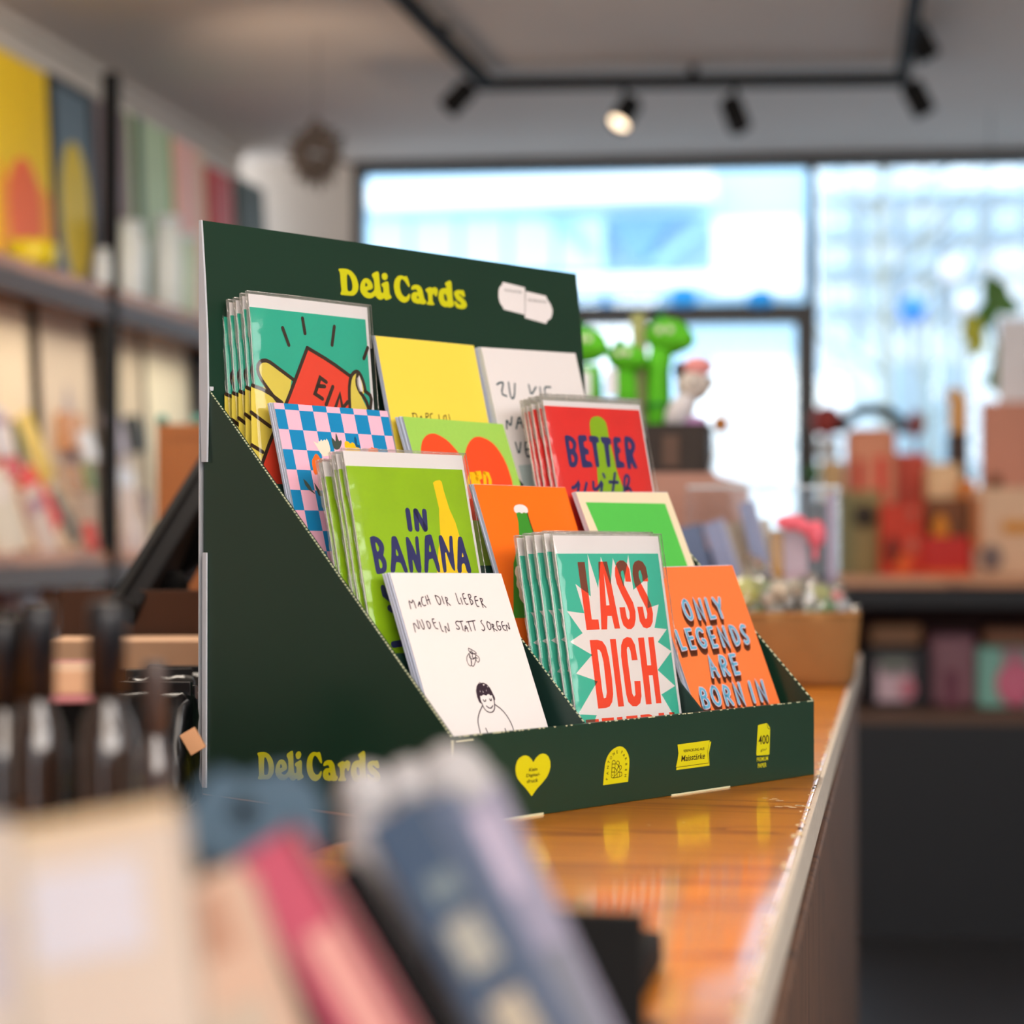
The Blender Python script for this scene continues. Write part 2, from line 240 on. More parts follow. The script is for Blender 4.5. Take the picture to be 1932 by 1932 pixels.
# flat printed artwork: millimetres to the right of and below each sheet's top left corner
ART = {
 'HEAD': [
  ('lettering',1,'print_yellow',[(0,[[(119.36,20.46),(121.43,20.17),(123.27,20.05),(125.88,20.01),(127.92,20.35),(130.48,21.23),(132.32,22.45),(134.42,24.66),(135.54,26.62),(136.3,29.39),(136.46,31.27),(136.13,33.3),(135.51,34.75),(134.26,36.42),(133.08,37.44),(131.32,38.36),(129.38,38.75),(126.19,38.84),(123.69,38.9),(120.52,38.99),(119.22,38.72),(119.09,37.94),(119.32,37.34),(120.05,36.56),(120.23,35),(119.96,31.78),(119.83,28.86),(119.74,24.64),(119.44,22.73),(118.74,22.09),(118.49,21.56),(118.53,20.85)],[(126.51,23.55),(127.79,24),(128.75,25.02),(129.91,27.17),(130.49,28.9),(130.78,31.14),(130.67,32.71),(130.1,34.46),(129.34,35.31),(128.01,35.71),(127.12,35.79),(126.2,35.59),(125.8,34.29),(125.72,31.2),(125.75,28.53),(125.94,24.83)]]),(0,[[(137.83,32.01),(138.48,29.68),(139.31,28.09),(140.75,26.39),(141.93,25.52),(143.49,24.99),(144.84,24.92),(146.73,25.27),(148.03,26.02),(149.44,27.6),(150.07,28.89),(150.26,30.59),(149.89,31.52),(148.77,32.2),(147.41,32.77),(145.06,33.55),(144.42,34.12),(145.14,34.76),(146.02,35.08),(147.53,35.23),(148.76,34.84),(150.38,33.69),(151.19,32.89),(151.63,31.99),(151.76,30.18),(151.65,26.47),(151.19,24.49),(150.13,23.15),(149.82,22.28),(150.07,21.4),(151.18,20.59),(153.77,19.42),(155.2,19),(156.27,19.1),(156.76,20.66),(156.95,24.51),(157.15,27.37),(157.49,30.8),(157.74,32.52),(158.06,33.5),(158.48,33.97),(159.24,34.18),(159.71,33.97),(160.16,33.22),(160.3,32.24),(160.23,30.53),(159.83,29.66),(158.91,29.16),(158.56,28.63),(158.63,27.76),(159.83,26.91),(162.83,25.63),(164.43,25.25),(165.49,25.59),(165.93,26.97),(165.96,30.13),(166.01,32.06),(166.08,33.78),(166.52,34.76),(167.55,35.54),(167.81,36.19),(167.43,37.1),(166.03,37.84),(162.85,38.84),(161.4,38.85),(160.89,37.89),(160.29,37.77),(159.27,38.43),(158.4,38.84),(157.22,39.24),(156.16,39.22),(154.65,38.77),(153.64,38.13),(152.57,36.94),(151.52,36.92),(149.9,38.06),(148.51,38.69),(146.56,39.14),(144.91,39.17),(142.66,38.81),(141.07,38.05),(139.27,36.5),(138.35,35.24),(137.79,33.58)],[(143.41,28.13),(143.98,28.21),(144.47,28.67),(145.15,29.76),(144.81,30.4),(143.24,30.98),(142.75,30.52),(143.07,28.77)]]),(0,[[(159.31,21.37),(159.96,20.44),(160.68,19.9),(161.88,19.44),(162.8,19.35),(163.95,19.59),(164.6,20.06),(165.12,21.01),(165.13,21.86),(164.66,23.06),(163.99,23.8),(162.78,24.5),(161.78,24.65),(160.44,24.34),(159.73,23.67),(159.25,22.28)]]),(0,[[(185.98,27.37),(185.21,27.16),(184.18,26.22),(182.36,24.06),(181.2,22.97),(180.07,22.34),(179.3,22.19),(178.5,22.41),(177.86,23.1),(177.03,24.63),(176.69,26.14),(176.64,28.47),(176.87,30.16),(177.51,32.13),(178.35,33.37),(179.84,34.54),(180.98,34.95),(182.37,34.83),(183.43,34.22),(184.72,32.8),(185.5,32.33),(186.2,32.56),(186.39,33.23),(186.16,34.71),(185.64,35.84),(184.54,37.25),(183.31,38.15),(181.26,39.06),(179.54,39.26),(177.2,38.88),(175.55,38.11),(173.71,36.54),(172.57,35.16),(171.54,33.22),(171.02,31.45),(170.74,28.87),(170.88,26.93),(171.53,24.55),(172.45,22.93),(174.14,21.17),(175.6,20.26),(177.61,19.69),(179.09,19.61),(180.84,19.96),(182.08,19.96),(183.5,19.59),(184.33,19.86),(185.05,20.89),(185.6,22.31),(186.28,24.86),(186.49,26.22),(186.35,27.11)]]),(0,[[(188.03,27.42),(188.91,26.32),(190.05,25.67),(192.1,25.09),(193.68,24.95),(195.67,25.14),(197.04,25.8),(198.53,27.28),(199.29,28.77),(199.72,31.07),(200.08,32.66),(200.55,34.37),(201.16,35.3),(202.25,35.94),(202.34,36.74),(201.51,38.13),(200.38,38.75),(198.36,38.92),(197.25,38.9),(196.47,38.68),(195.52,38.7),(193.9,38.98),(192.33,38.88),(189.98,38.36),(188.65,37.61),(187.64,36.24),(187.34,35),(187.59,33.24),(188.27,32.09),(189.76,30.93),(190.97,30.48),(192.56,30.49),(193.44,30.35),(194.06,30),(193.94,29.49),(193.02,28.56),(192.01,28.36),(190.38,28.8),(189.35,29.01),(188.34,29.09),(187.89,28.85),(187.75,28.13)],[(193.38,33.19),(194.36,33.4),(194.8,33.88),(194.93,34.89),(194.59,35.27),(193.59,35.21),(193.15,34.73),(193.04,33.57)]]),(0,[[(203.36,26.86),(206.16,25.73),(207.64,25.48),(208.62,25.97),(209.58,25.89),(211.06,25.16),(212.27,25.05),(213.87,25.5),(214.59,26.18),(214.81,27.5),(214.55,28.85),(213.65,31.01),(212.98,31.88),(212.15,31.95),(211.55,31.48),(210.83,30.22),(210.2,30.04),(209.33,30.86),(208.98,32.22),(208.98,34.87),(209.36,36.22),(210.31,37.03),(210.51,37.65),(210.04,38.42),(208.27,38.75),(204.21,38.8),(202.63,38.53),(202.69,37.79),(203.14,37.12),(204.22,36.14),(204.59,34.5),(204.42,31.28),(203.91,29.7),(202.75,28.93),(202.29,28.33),(202.27,27.6)]]),(0,[[(222.67,20.98),(223.96,20.27),(225.23,19.66),(227.15,18.83),(228.26,18.78),(229.16,19.5),(229.53,21.07),(229.56,24.34),(229.62,27.26),(229.7,31.43),(230.02,33.62),(230.74,35.05),(230.82,36.09),(230.31,37.33),(229.11,38.1),(226.57,38.86),(225.34,39.02),(224.74,38.68),(223.77,38.69),(221.89,39.06),(220.29,38.9),(218.08,38.14),(216.72,36.95),(215.46,34.7),(215.04,32.88),(215.23,30.49),(215.76,28.82),(216.92,26.94),(218.21,25.89),(220.33,25.11),(221.72,24.84),(223.16,24.95),(223.74,24.66),(223.81,23.83),(223.46,23.01),(222.53,21.75)],[(221.69,29.02),(222.87,29.65),(223.52,30.7),(223.98,32.74),(223.97,33.85),(223.5,34.63),(222.85,34.69),(221.66,34.05),(221.08,33.23),(220.78,31.77),(220.78,30.67),(221.1,29.3)]]),(0,[[(231.4,28.13),(231.92,26.75),(232.97,25.89),(235.12,25.1),(236.78,24.83),(238.86,24.94),(240.1,24.88),(241.16,24.64),(241.93,25.33),(242.82,27.36),(243.06,28.51),(242.78,29.44),(242.1,29.73),(240.64,29.56),(239.52,29.13),(238.13,28.2),(237.32,27.98),(236.67,28.34),(237.04,28.84),(238.64,29.74),(240.21,30.72),(242.6,32.31),(243.78,33.62),(244.41,35.36),(244.15,36.56),(242.86,37.87),(241.52,38.54),(239.4,38.96),(237.66,39.04),(235.39,38.85),(234.17,38.68),(233.35,38.45),(232.67,37.75),(231.75,36.18),(231.34,35.17),(231.22,34.13),(231.5,33.64),(232.35,33.43),(233.38,33.87),(235.14,35.2),(236.41,35.74),(237.88,35.76),(238.39,35.48),(238.24,34.75),(237.23,34.07),(234.8,33.09),(233.26,31.82),(231.78,29.56)]]),]),
  ('emblem',1,'print_white',[(0,[[(284.69,14.42),(308.99,16.47),(306.97,37.75),(283.58,35.54),(283.28,34.1),(280.17,31.13),(278.87,26.55),(279.26,21.83),(280.76,18.75),(283.45,16.74)]]),(0,[[(309.61,19.24),(332.54,20.94),(333.24,22.98),(337.29,27.15),(339.13,31.51),(338.36,35.19),(336.32,38.37),(332.64,40.17),(330.64,42.87),(306.77,40.14)]]),]),
  ('emblem_outline',2,'ink_grey',[(0.35,[[(309.28,17.04),(307.25,38.02)]]),]),
 ],
 'SIDE': [
  ('lettering',1,'print_yellow',[(0,[[(54.3,234.42),(56.19,234.03),(57.87,233.8),(60.24,233.61),(62.1,233.79),(64.43,234.44),(66.11,235.44),(68.02,237.32),(69.05,239.04),(69.74,241.52),(69.88,243.22),(69.58,245.09),(69.02,246.45),(67.88,248.05),(66.8,249.05),(65.2,250),(63.43,250.47),(60.53,250.75),(58.25,250.95),(55.36,251.23),(54.17,251.06),(54.06,250.36),(54.27,249.8),(54.93,249.04),(55.1,247.61),(54.85,244.69),(54.73,242.04),(54.65,238.2),(54.38,236.48),(53.74,235.94),(53.51,235.47),(53.55,234.82)],[(60.82,236.8),(61.98,237.13),(62.86,238),(63.92,239.89),(64.44,241.43),(64.71,243.45),(64.61,244.89),(64.09,246.52),(63.4,247.34),(62.18,247.78),(61.37,247.91),(60.53,247.78),(60.17,246.62),(60.1,243.81),(60.12,241.38),(60.3,238)]]),(0,[[(71.13,243.81),(71.72,241.65),(72.48,240.15),(73.79,238.51),(74.87,237.65),(76.29,237.07),(77.52,236.92),(79.24,237.13),(80.43,237.73),(81.71,239.08),(82.28,240.22),(82.46,241.76),(82.12,242.63),(81.1,243.32),(79.86,243.92),(77.72,244.77),(77.14,245.33),(77.79,245.87),(78.59,246.11),(79.97,246.15),(81.09,245.72),(82.57,244.58),(83.31,243.8),(83.71,242.95),(83.82,241.29),(83.72,237.92),(83.31,236.14),(82.34,234.99),(82.06,234.21),(82.28,233.4),(83.3,232.59),(85.66,231.37),(86.96,230.9),(87.93,230.92),(88.38,232.31),(88.55,235.81),(88.74,238.4),(89.05,241.51),(89.27,243.06),(89.56,243.93),(89.95,244.34),(90.64,244.48),(91.07,244.26),(91.48,243.55),(91.61,242.65),(91.54,241.09),(91.18,240.33),(90.34,239.93),(90.02,239.47),(90.08,238.67),(91.18,237.82),(93.91,236.47),(95.37,236.03),(96.33,236.27),(96.74,237.5),(96.76,240.38),(96.81,242.14),(96.87,243.7),(97.27,244.56),(98.21,245.21),(98.45,245.79),(98.1,246.64),(96.83,247.4),(93.93,248.51),(92.61,248.6),(92.14,247.76),(91.6,247.69),(90.67,248.35),(89.87,248.78),(88.8,249.21),(87.83,249.26),(86.46,248.94),(85.54,248.42),(84.56,247.4),(83.61,247.45),(82.13,248.59),(80.86,249.25),(79.09,249.77),(77.58,249.9),(75.53,249.71),(74.08,249.12),(72.44,247.81),(71.61,246.72),(71.1,245.24)],[(76.22,239.94),(76.74,239.97),(77.18,240.36),(77.8,241.31),(77.49,241.92),(76.06,242.54),(75.61,242.15),(75.91,240.54)]]),(0,[[(90.7,232.8),(91.3,231.92),(91.95,231.38),(93.05,230.89),(93.88,230.75),(94.93,230.9),(95.52,231.29),(96,232.12),(96.01,232.89),(95.58,234.02),(94.97,234.73),(93.87,235.44),(92.95,235.64),(91.73,235.44),(91.09,234.87),(90.65,233.64)]]),(0,[[(115,236.64),(114.3,236.5),(113.36,235.7),(111.71,233.85),(110.65,232.92),(109.62,232.42),(108.92,232.33),(108.19,232.58),(107.61,233.25),(106.85,234.69),(106.54,236.09),(106.49,238.21),(106.7,239.74),(107.29,241.5),(108.05,242.57),(109.41,243.55),(110.45,243.85),(111.72,243.66),(112.68,243.04),(113.86,241.67),(114.57,241.19),(115.21,241.36),(115.38,241.96),(115.17,243.32),(114.69,244.38),(113.69,245.73),(112.57,246.63),(110.7,247.58),(109.14,247.87),(107,247.67),(105.5,247.06),(103.82,245.75),(102.79,244.56),(101.85,242.85),(101.37,241.27),(101.12,238.94),(101.25,237.16),(101.84,234.95),(102.68,233.42),(104.22,231.72),(105.55,230.8),(107.38,230.16),(108.73,229.99),(110.32,230.2),(111.45,230.13),(112.75,229.7),(113.5,229.9),(114.16,230.79),(114.66,232.05),(115.28,234.34),(115.47,235.56),(115.34,236.38)]]),(0,[[(116.87,236.56),(117.67,235.51),(118.71,234.84),(120.58,234.19),(122.02,233.97),(123.83,234.02),(125.08,234.53),(126.44,235.79),(127.13,237.1),(127.52,239.17),(127.85,240.6),(128.28,242.13),(128.84,242.94),(129.83,243.46),(129.91,244.18),(129.16,245.5),(128.13,246.13),(126.29,246.41),(125.27,246.46),(124.56,246.31),(123.7,246.38),(122.22,246.74),(120.79,246.74),(118.65,246.41),(117.44,245.81),(116.52,244.62),(116.24,243.51),(116.47,241.89),(117.09,240.8),(118.45,239.65),(119.55,239.17),(121,239.08),(121.8,238.9),(122.37,238.54),(122.26,238.09),(121.42,237.3),(120.5,237.17),(119.01,237.68),(118.08,237.93),(117.16,238.06),(116.75,237.87),(116.62,237.23)],[(121.75,241.49),(122.64,241.62),(123.04,242.03),(123.16,242.95),(122.85,243.31),(121.94,243.32),(121.54,242.91),(121.44,241.86)]]),(0,[[(130.84,235.11),(133.39,233.91),(134.74,233.6),(135.63,233.98),(136.51,233.85),(137.86,233.09),(138.96,232.92),(140.42,233.23),(141.07,233.81),(141.27,235),(141.04,236.24),(140.22,238.27),(139.61,239.1),(138.85,239.22),(138.3,238.82),(137.65,237.72),(137.07,237.59),(136.28,238.39),(135.96,239.65),(135.96,242.07),(136.31,243.28),(137.17,243.96),(137.36,244.51),(136.93,245.24),(135.31,245.65),(131.62,245.94),(130.18,245.79),(130.23,245.11),(130.64,244.48),(131.62,243.52),(131.96,242),(131.81,239.08),(131.34,237.67),(130.29,237.04),(129.87,236.52),(129.85,235.86)]]),(0,[[(148.44,228.58),(149.61,227.85),(150.77,227.22),(152.52,226.34),(153.53,226.23),(154.35,226.83),(154.69,228.24),(154.71,231.22),(154.77,233.87),(154.84,237.67),(155.13,239.64),(155.79,240.9),(155.86,241.85),(155.4,243.01),(154.3,243.78),(151.99,244.63),(150.87,244.85),(150.32,244.58),(149.44,244.65),(147.72,245.1),(146.27,245.05),(144.25,244.49),(143.01,243.49),(141.87,241.52),(141.48,239.89),(141.66,237.7),(142.14,236.14),(143.2,234.36),(144.37,233.32),(146.3,232.48),(147.57,232.15),(148.88,232.16),(149.41,231.86),(149.47,231.1),(149.16,230.38),(148.31,229.29)],[(147.54,235.96),(148.62,236.46),(149.21,237.38),(149.63,239.21),(149.62,240.22),(149.19,240.96),(148.6,241.06),(147.52,240.55),(146.99,239.84),(146.71,238.52),(146.71,237.52),(147.01,236.25)]]),(0,[[(156.39,234.56),(156.86,233.27),(157.82,232.42),(159.78,231.57),(161.29,231.22),(163.19,231.2),(164.32,231.07),(165.28,230.78),(165.98,231.36),(166.8,233.16),(167.01,234.19),(166.76,235.06),(166.14,235.36),(164.81,235.3),(163.79,234.97),(162.52,234.21),(161.78,234.06),(161.19,234.43),(161.53,234.86),(162.99,235.58),(164.42,236.38),(166.6,237.68),(167.67,238.8),(168.24,240.35),(168.01,241.46),(166.83,242.73),(165.61,243.42),(163.68,243.94),(162.09,244.12),(160.03,244.08),(158.91,244),(158.17,243.84),(157.55,243.25),(156.71,241.87),(156.34,240.98),(156.23,240.04),(156.48,239.57),(157.26,239.33),(158.19,239.67),(159.8,240.77),(160.96,241.19),(162.29,241.11),(162.76,240.83),(162.62,240.17),(161.7,239.61),(159.49,238.87),(158.09,237.81),(156.74,235.84)]]),]),
 ],
 'LIP': [
  ('heart_badge',1,'print_yellow',[(0,[[(69.25,20.04),(67.68,18.03),(65.28,16.2),(62.88,15.36),(60.01,15.38),(57.15,16.38),(55.02,18.16),(53.83,20.99),(53.71,23.74),(54.3,26.39),(55.73,28.95),(58.58,31.65),(61.92,34.39),(65.28,37.63),(67.8,40.16),(70.09,38.07),(72.75,35.85),(77.37,32.81),(81.03,29.99),(83.24,27.04),(84.47,23.83),(84.22,20.5),(82.75,17.74),(80.3,15.98),(77.37,15.34),(74.7,15.79),(72.03,17.22),(70.34,18.73)]]),]),
  ('arch_badge',1,'print_yellow',[(0,[[(132.9,39.35),(133.72,32.6),(134.79,26.55),(136.43,22.69),(137.85,20.95),(139.26,19.68),(141.15,18.36),(143.28,17.37),(146.37,16.52),(148.99,16.33),(151.86,17.01),(154.73,18.85),(157.13,21.99),(158.22,25.34),(158.21,28.45),(157.48,34.61),(156.87,39.3)]]),]),
  ('fan_drawing',2,'ink_dark',[(0.42,[[(140.66,35.03),(140.84,33.04),(141.2,29.07),(141.44,26.62),(141.56,25.71),(142.04,25.07),(142.86,24.72),(143.64,24.82),(144.34,25.37),(144.58,26.45),(144.34,28.06),(144.04,29.77),(143.69,31.59),(143.51,33.12),(143.5,34.35),(143.15,35.17),(142.44,35.57),(141.72,35.58),(141.02,35.22),(140.66,35.03)]]),(0.42,[[(145.17,26.77),(145.53,26.36),(146.24,25.52),(147.14,25.44),(148.21,26.11),(148.38,27.11),(147.67,28.44),(146.72,30.02),(145.52,31.86),(144.93,32.77)]]),(0.42,[[(146.6,29.98),(147.38,29.5),(148.92,28.55),(150,28.56),(150.59,29.53),(150,30.64),(148.2,31.89),(146.36,33.08),(144.45,34.24),(143.5,34.81)]]),(0.42,[[(147.31,32.51),(148.08,32.54),(149.64,32.59),(150.53,32.82),(150.76,33.23),(150.82,33.93),(150.7,34.92),(148.62,35.48),(144.58,35.6),(142.56,35.66)]]),(0.42,[[(141.38,26.93),(144.7,27.12)]]),(0.42,[[(141.14,29.3),(144.22,29.4)]]),(0.42,[[(140.9,31.9),(144.22,32.1)]]),(0.42,[[(145.17,26.77),(147.79,28.53)]]),(0.42,[[(148.03,28.86),(148.98,31.1)]]),(0.42,[[(148.74,32.63),(148.49,35.4)]]),(0.42,[[(146.12,33.18),(146.23,35.51)]]),(0.42,[[(143.98,29.45),(146.59,31.83)]]),(0.42,[[(141.73,33.89),(142.2,34.01)]]),]),
  ('ribbon_badge',1,'print_yellow',[(0,[[(208.57,20.1),(242.06,20.24),(239.4,27.64),(240.09,35.9),(205.15,35.99),(205.72,32.67)]]),]),
  ('ribbon_badge_line',2,'ink_dark',[(0,[[(206.31,19.58),(240.35,19.28),(238.11,26.27),(239.09,34.3),(204.59,34.42),(207.43,26.41)]]),]),
  ('ribbon_badge_front',3,'print_yellow',[(0,[[(206.31,19.58),(240.12,19.19),(237.64,26.24),(238.62,33.9),(204.59,34.06),(207.43,26.41)]]),]),
  ('sheet_badge',1,'print_yellow',[(0,[[(293.54,12.87),(303.8,12.06),(307.31,15.74),(306.51,33.46),(305.62,33.92),(292.25,33.47),(291.51,32.67),(292.91,17.89)]]),]),
  ('sheet_curl',2,'ink_dark',[(0.4,[[(303.8,12.21),(303.86,12.89),(303.98,14.24),(304.45,15.28),(305.26,16.02),(306.05,16.3),(306.8,16.12),(307.18,16.04)]]),]),
 ],
 'EIN': [
  ('motif_lines',3,'ink_brown',[(2.6,[[(26.13,11.91),(30.46,23.04)]]),(2.6,[[(43.96,3.99),(45.23,14.08)]]),(2.6,[[(71.79,7.3),(68.53,20.22)]]),(2.6,[[(101,19.72),(96.73,27.45)]]),(2.6,[[(32.03,45.85),(28.68,44.01),(21.97,40.33),(16.82,37.52),(13.24,35.59),(9.99,34.78),(7.09,35.12),(4.78,36.36),(3.06,38.5),(2.56,41.14),(3.26,44.24),(5.05,47.52),(7.92,50.95),(11.47,54.93),(15.7,59.44),(17.82,61.7)]]),(2.6,[[(-2.58,52.02),(0.07,52.65),(5.38,53.92),(11.35,56.4),(17.97,60.11),(21.28,61.97)]]),(2.6,[[(46.42,23.71),(51.53,25.79),(61.74,29.96),(70.82,34.12),(78.78,38.3),(82.75,40.38)]]),(2.6,[[(46.42,23.71),(43.77,28.5),(38.48,38.08),(33.05,47.83),(27.5,57.74),(21.2,68.3),(14.17,79.48),(8.11,89.88),(3.02,99.46),(0.48,104.26)]]),(2.6,[[(80.72,69.14),(80.78,64.45),(80.9,55.06),(81.55,47.98),(82.74,43.21),(84.52,39.8),(86.89,37.76),(89,36.92),(90.85,37.27),(92.56,39.06),(94.16,42.27),(95.27,45.52),(95.9,48.8),(96.22,50.44)]]),(2.6,[[(89.7,39.47),(89.35,40.91),(88.64,43.79),(88.85,46.61),(89.97,49.38),(91.4,51.54),(93.14,53.09),(94.84,55.13),(96.49,57.64),(97.57,61.25),(98.08,65.96),(98.34,68.31)]]),(2.6,[[(95.63,50),(97.13,50.86),(100.13,52.59),(101.12,55.49),(100.11,59.58),(99.6,61.62)]]),(2.6,[[(-5.16,69.63),(-3.4,70.66),(0.11,72.74),(3.92,74.91),(8.02,77.2),(10.07,78.35)]]),(2.6,[[(-6.36,91.11),(2.36,95.26)]]),]),
  ('hand_motif',1,'print_sand',[(0,[[(30.8,46.39),(18.62,38.49),(11.44,34.62),(5.59,35.92),(2.35,40.47),(3.66,45.34),(8.81,52.25),(1.34,52.69),(-3.68,51.64),(-6.65,94.68),(1.77,102.43),(27.22,60.75)]]),]),
  ('note_motif',1,'print_red',[(0,[[(46.42,23.71),(84.54,41.21),(80.72,69.14),(59.26,116.33),(-5.74,117.78),(0.48,104.26),(27.22,60.75)]]),]),
  ('finger_motif',2,'print_sand',[(0,[[(82.1,47.48),(84,40.3),(88.06,36.93),(91.18,37.02),(94.4,42.97),(95.59,50.47),(92.07,54.45),(96.97,62.7),(97.44,77.8),(79.24,78.57)]]),]),
  ('nail_motif',3,'print_white',[(0,[[(88.85,41.89),(91.32,39.56),(93.21,44.93),(93.69,50.58),(90.53,50.76),(88.83,46.14)]]),]),
  ('lettering',4,'ink_brown',[(2.7,[[(60.97,45.94),(55.88,43.27),(53.22,48.72),(50.31,54.44),(56.67,57.51)]]),(2.7,[[(53.2,49),(59.24,49.01)]]),(2.7,[[(66.56,48.86),(59.59,61.34)]]),(2.7,[[(67.01,64.21),(72.5,53.66),(73.88,62.93),(79.23,58.44)]]),]),
 ],
 'CHK': [
  ('flower_motif',2,'print_cream',[(0,[[(27.19,24.95),(29.27,25.89),(30.94,26.43),(31.66,24.53),(32.86,24.89),(34.26,23.37),(35.26,24.57),(37.04,23.24),(37.99,24.02),(39.14,22.51),(40.36,24.95),(40.68,29.93),(39.12,34.15),(33.68,35.21),(31.17,32.83),(29.49,29.19)]]),]),
  ('flower_motif',2,'ink_leaf',[(0,[[(48.26,18.24),(48.62,19.17),(48.91,20.54),(49.3,23.09),(49.92,23.85),(51.11,23.2),(51.67,23.27),(51.92,24.08),(51.59,25.16),(50.52,27.08),(49.71,28.22),(48.73,29.2),(47.68,29.71),(45.99,30.02),(44.9,29.79),(43.8,28.91),(43.38,26.91),(43.4,22.7),(43.87,21.49),(45.06,22.6),(45.72,23.4),(46.23,24.3),(46.8,23.17),(47.75,19.37)]]),(0,[[(12.26,50.97),(14.61,52.72),(17.13,55.9),(17.81,58.32),(20.22,60.89),(19.2,60.92),(15.26,58.39),(13,55.21)]]),(0,[[(21.05,53.33),(22.91,56.13),(25.09,59.74),(25.93,62.57),(22.95,62.25),(21.49,57.81)]]),]),
  ('flower_motif',2,'print_gold',[(0,[[(54.41,24.44),(55.33,23.68),(56.09,23.46),(57.07,23.65),(57.84,24.07),(58.8,24.98),(59.61,25.03),(60.69,24.27),(61.52,24.23),(62.55,24.89),(63.1,25.7),(63.5,27.1),(64.08,27.58),(65.16,27.42),(65.96,27.75),(66.9,28.77),(67.1,29.83),(66.68,31.5),(63.79,32.27),(56.87,32.57),(54.03,31.76),(53.73,29.44),(53.7,27.69),(53.95,25.56)]]),]),
  ('flower_motif',2,'ink_mauve',[(0,[[(68.99,28.87),(69.51,28.25),(70.06,27.9),(70.94,27.62),(71.6,27.59),(72.4,27.79),(72.78,28.1),(72.96,28.69),(72.91,29.39),(72.6,30.59),(71.55,31.1),(69.17,31.2),(68.36,30.77),(68.67,29.58)]]),]),
  ('flower_motif',2,'print_orange',[(0,[[(74.38,28.58),(75.18,27.83),(75.72,27.58),(76.3,27.66),(76.83,27.45),(77.6,26.83),(78.03,26.76),(78.37,27.22),(79.1,27.37),(80.64,27.31),(81.64,27.4),(82.62,27.72),(82.92,28.64),(82.7,30.67),(80.62,31.56),(75.56,31.77),(73.68,31.2),(73.96,29.53)]]),(0,[[(25.79,34.81),(26.56,33.96),(27.2,33.66),(28.04,33.75),(28.67,34.18),(29.43,35.18),(29.78,35.85),(29.89,36.54),(30.48,36.7),(31.84,36.4),(32.28,36.7),(32.02,37.76),(30.61,40.3),(27.27,45.72),(25.17,47.88),(23.14,47.95),(22.33,46),(22.27,40.95),(22.96,38.13),(24.77,35.98)]]),]),
  ('flower_motif',3,'ink_bluedark',[(0,[[(63.66,20.94),(64.36,19.96),(64.84,20.13),(65.39,21.52),(65.44,22.91),(65.05,25.06),(65.43,25.88),(66.79,25.81),(67.21,26.26),(66.9,27.46),(66.16,27.82),(64.59,27.53),(63.77,26.83),(63.26,25.31),(63.13,23.97),(63.32,22.08)]]),]),
 ],
 'HRT': [
  ('heart_motif',1,'print_scarlet',[(0,[[(7.66,26.92),(8.8,23.85),(9.9,21.55),(11.57,18.75),(13.28,16.76),(15.98,14.49),(18.08,13.21),(20.74,12.21),(22.87,11.74),(25.64,11.52),(27.95,11.85),(31.06,12.91),(33.53,14.09),(36.73,16.07),(38.95,18),(41.41,20.94),(42.99,22.96),(44.55,25.19),(45.44,27.07),(46.16,29.64),(47.42,29.58),(49.91,26.86),(51.76,24.48),(53.98,21.13),(55.93,18.79),(58.68,16.18),(60.94,14.5),(63.96,12.85),(66.48,12.01),(69.88,11.51),(72.67,11.71),(76.35,12.69),(79.11,13.87),(82.43,15.9),(84.83,18.48),(87.62,23.05),(89.22,26.91),(90.51,32.16),(91.1,37.41),(91.29,45.5),(89.76,52.85),(85.68,63.48),(73.67,70.26),(47.21,76.91),(30.47,76.17),(14.35,67.63),(7.53,58.46),(6.33,43.63),(6.15,35.68),(6.91,30.25)]]),]),
  ('lettering',2,'print_gold',[(3,[[(44.23,49.77),(50.83,41.38),(52.63,41.31),(49.94,49.57)]]),(3,[[(55.93,40.63),(52.5,52.2)]]),(3,[[(55.93,40.63),(60.15,40.19),(59.95,43.21),(55.51,45.02)]]),(3,[[(56.23,44.99),(56.86,50.97)]]),(3,[[(64.87,40),(61.5,51.9)]]),(3,[[(64.87,40),(68.2,40.7),(68.71,45.07),(66.99,50.62)]]),]),
 ],
 'BET': [
  ('pickle_motif',1,'print_pickle',[(0,[[(45.39,12.57),(46.52,9.66),(48.08,8.03),(50.95,6.8),(53.42,6.32),(56.84,6.33),(59.37,7.06),(62.37,8.88),(63.75,10.85),(64.27,14.02),(64.42,16.87),(64.28,20.92),(64.69,25.47),(65.87,32.97),(66.45,38.19),(66.75,43.96),(68.02,49.85),(70.95,59.07),(72.45,65.41),(73.32,72.33),(66.9,75.02),(49.68,74.94),(42.91,72.23),(42.88,65.41),(43.41,59.15),(44.79,50.02),(45.71,42.84),(46.67,33.66),(46.54,28.04),(45.23,22.91),(44.77,19.31),(44.9,15.29)]]),]),
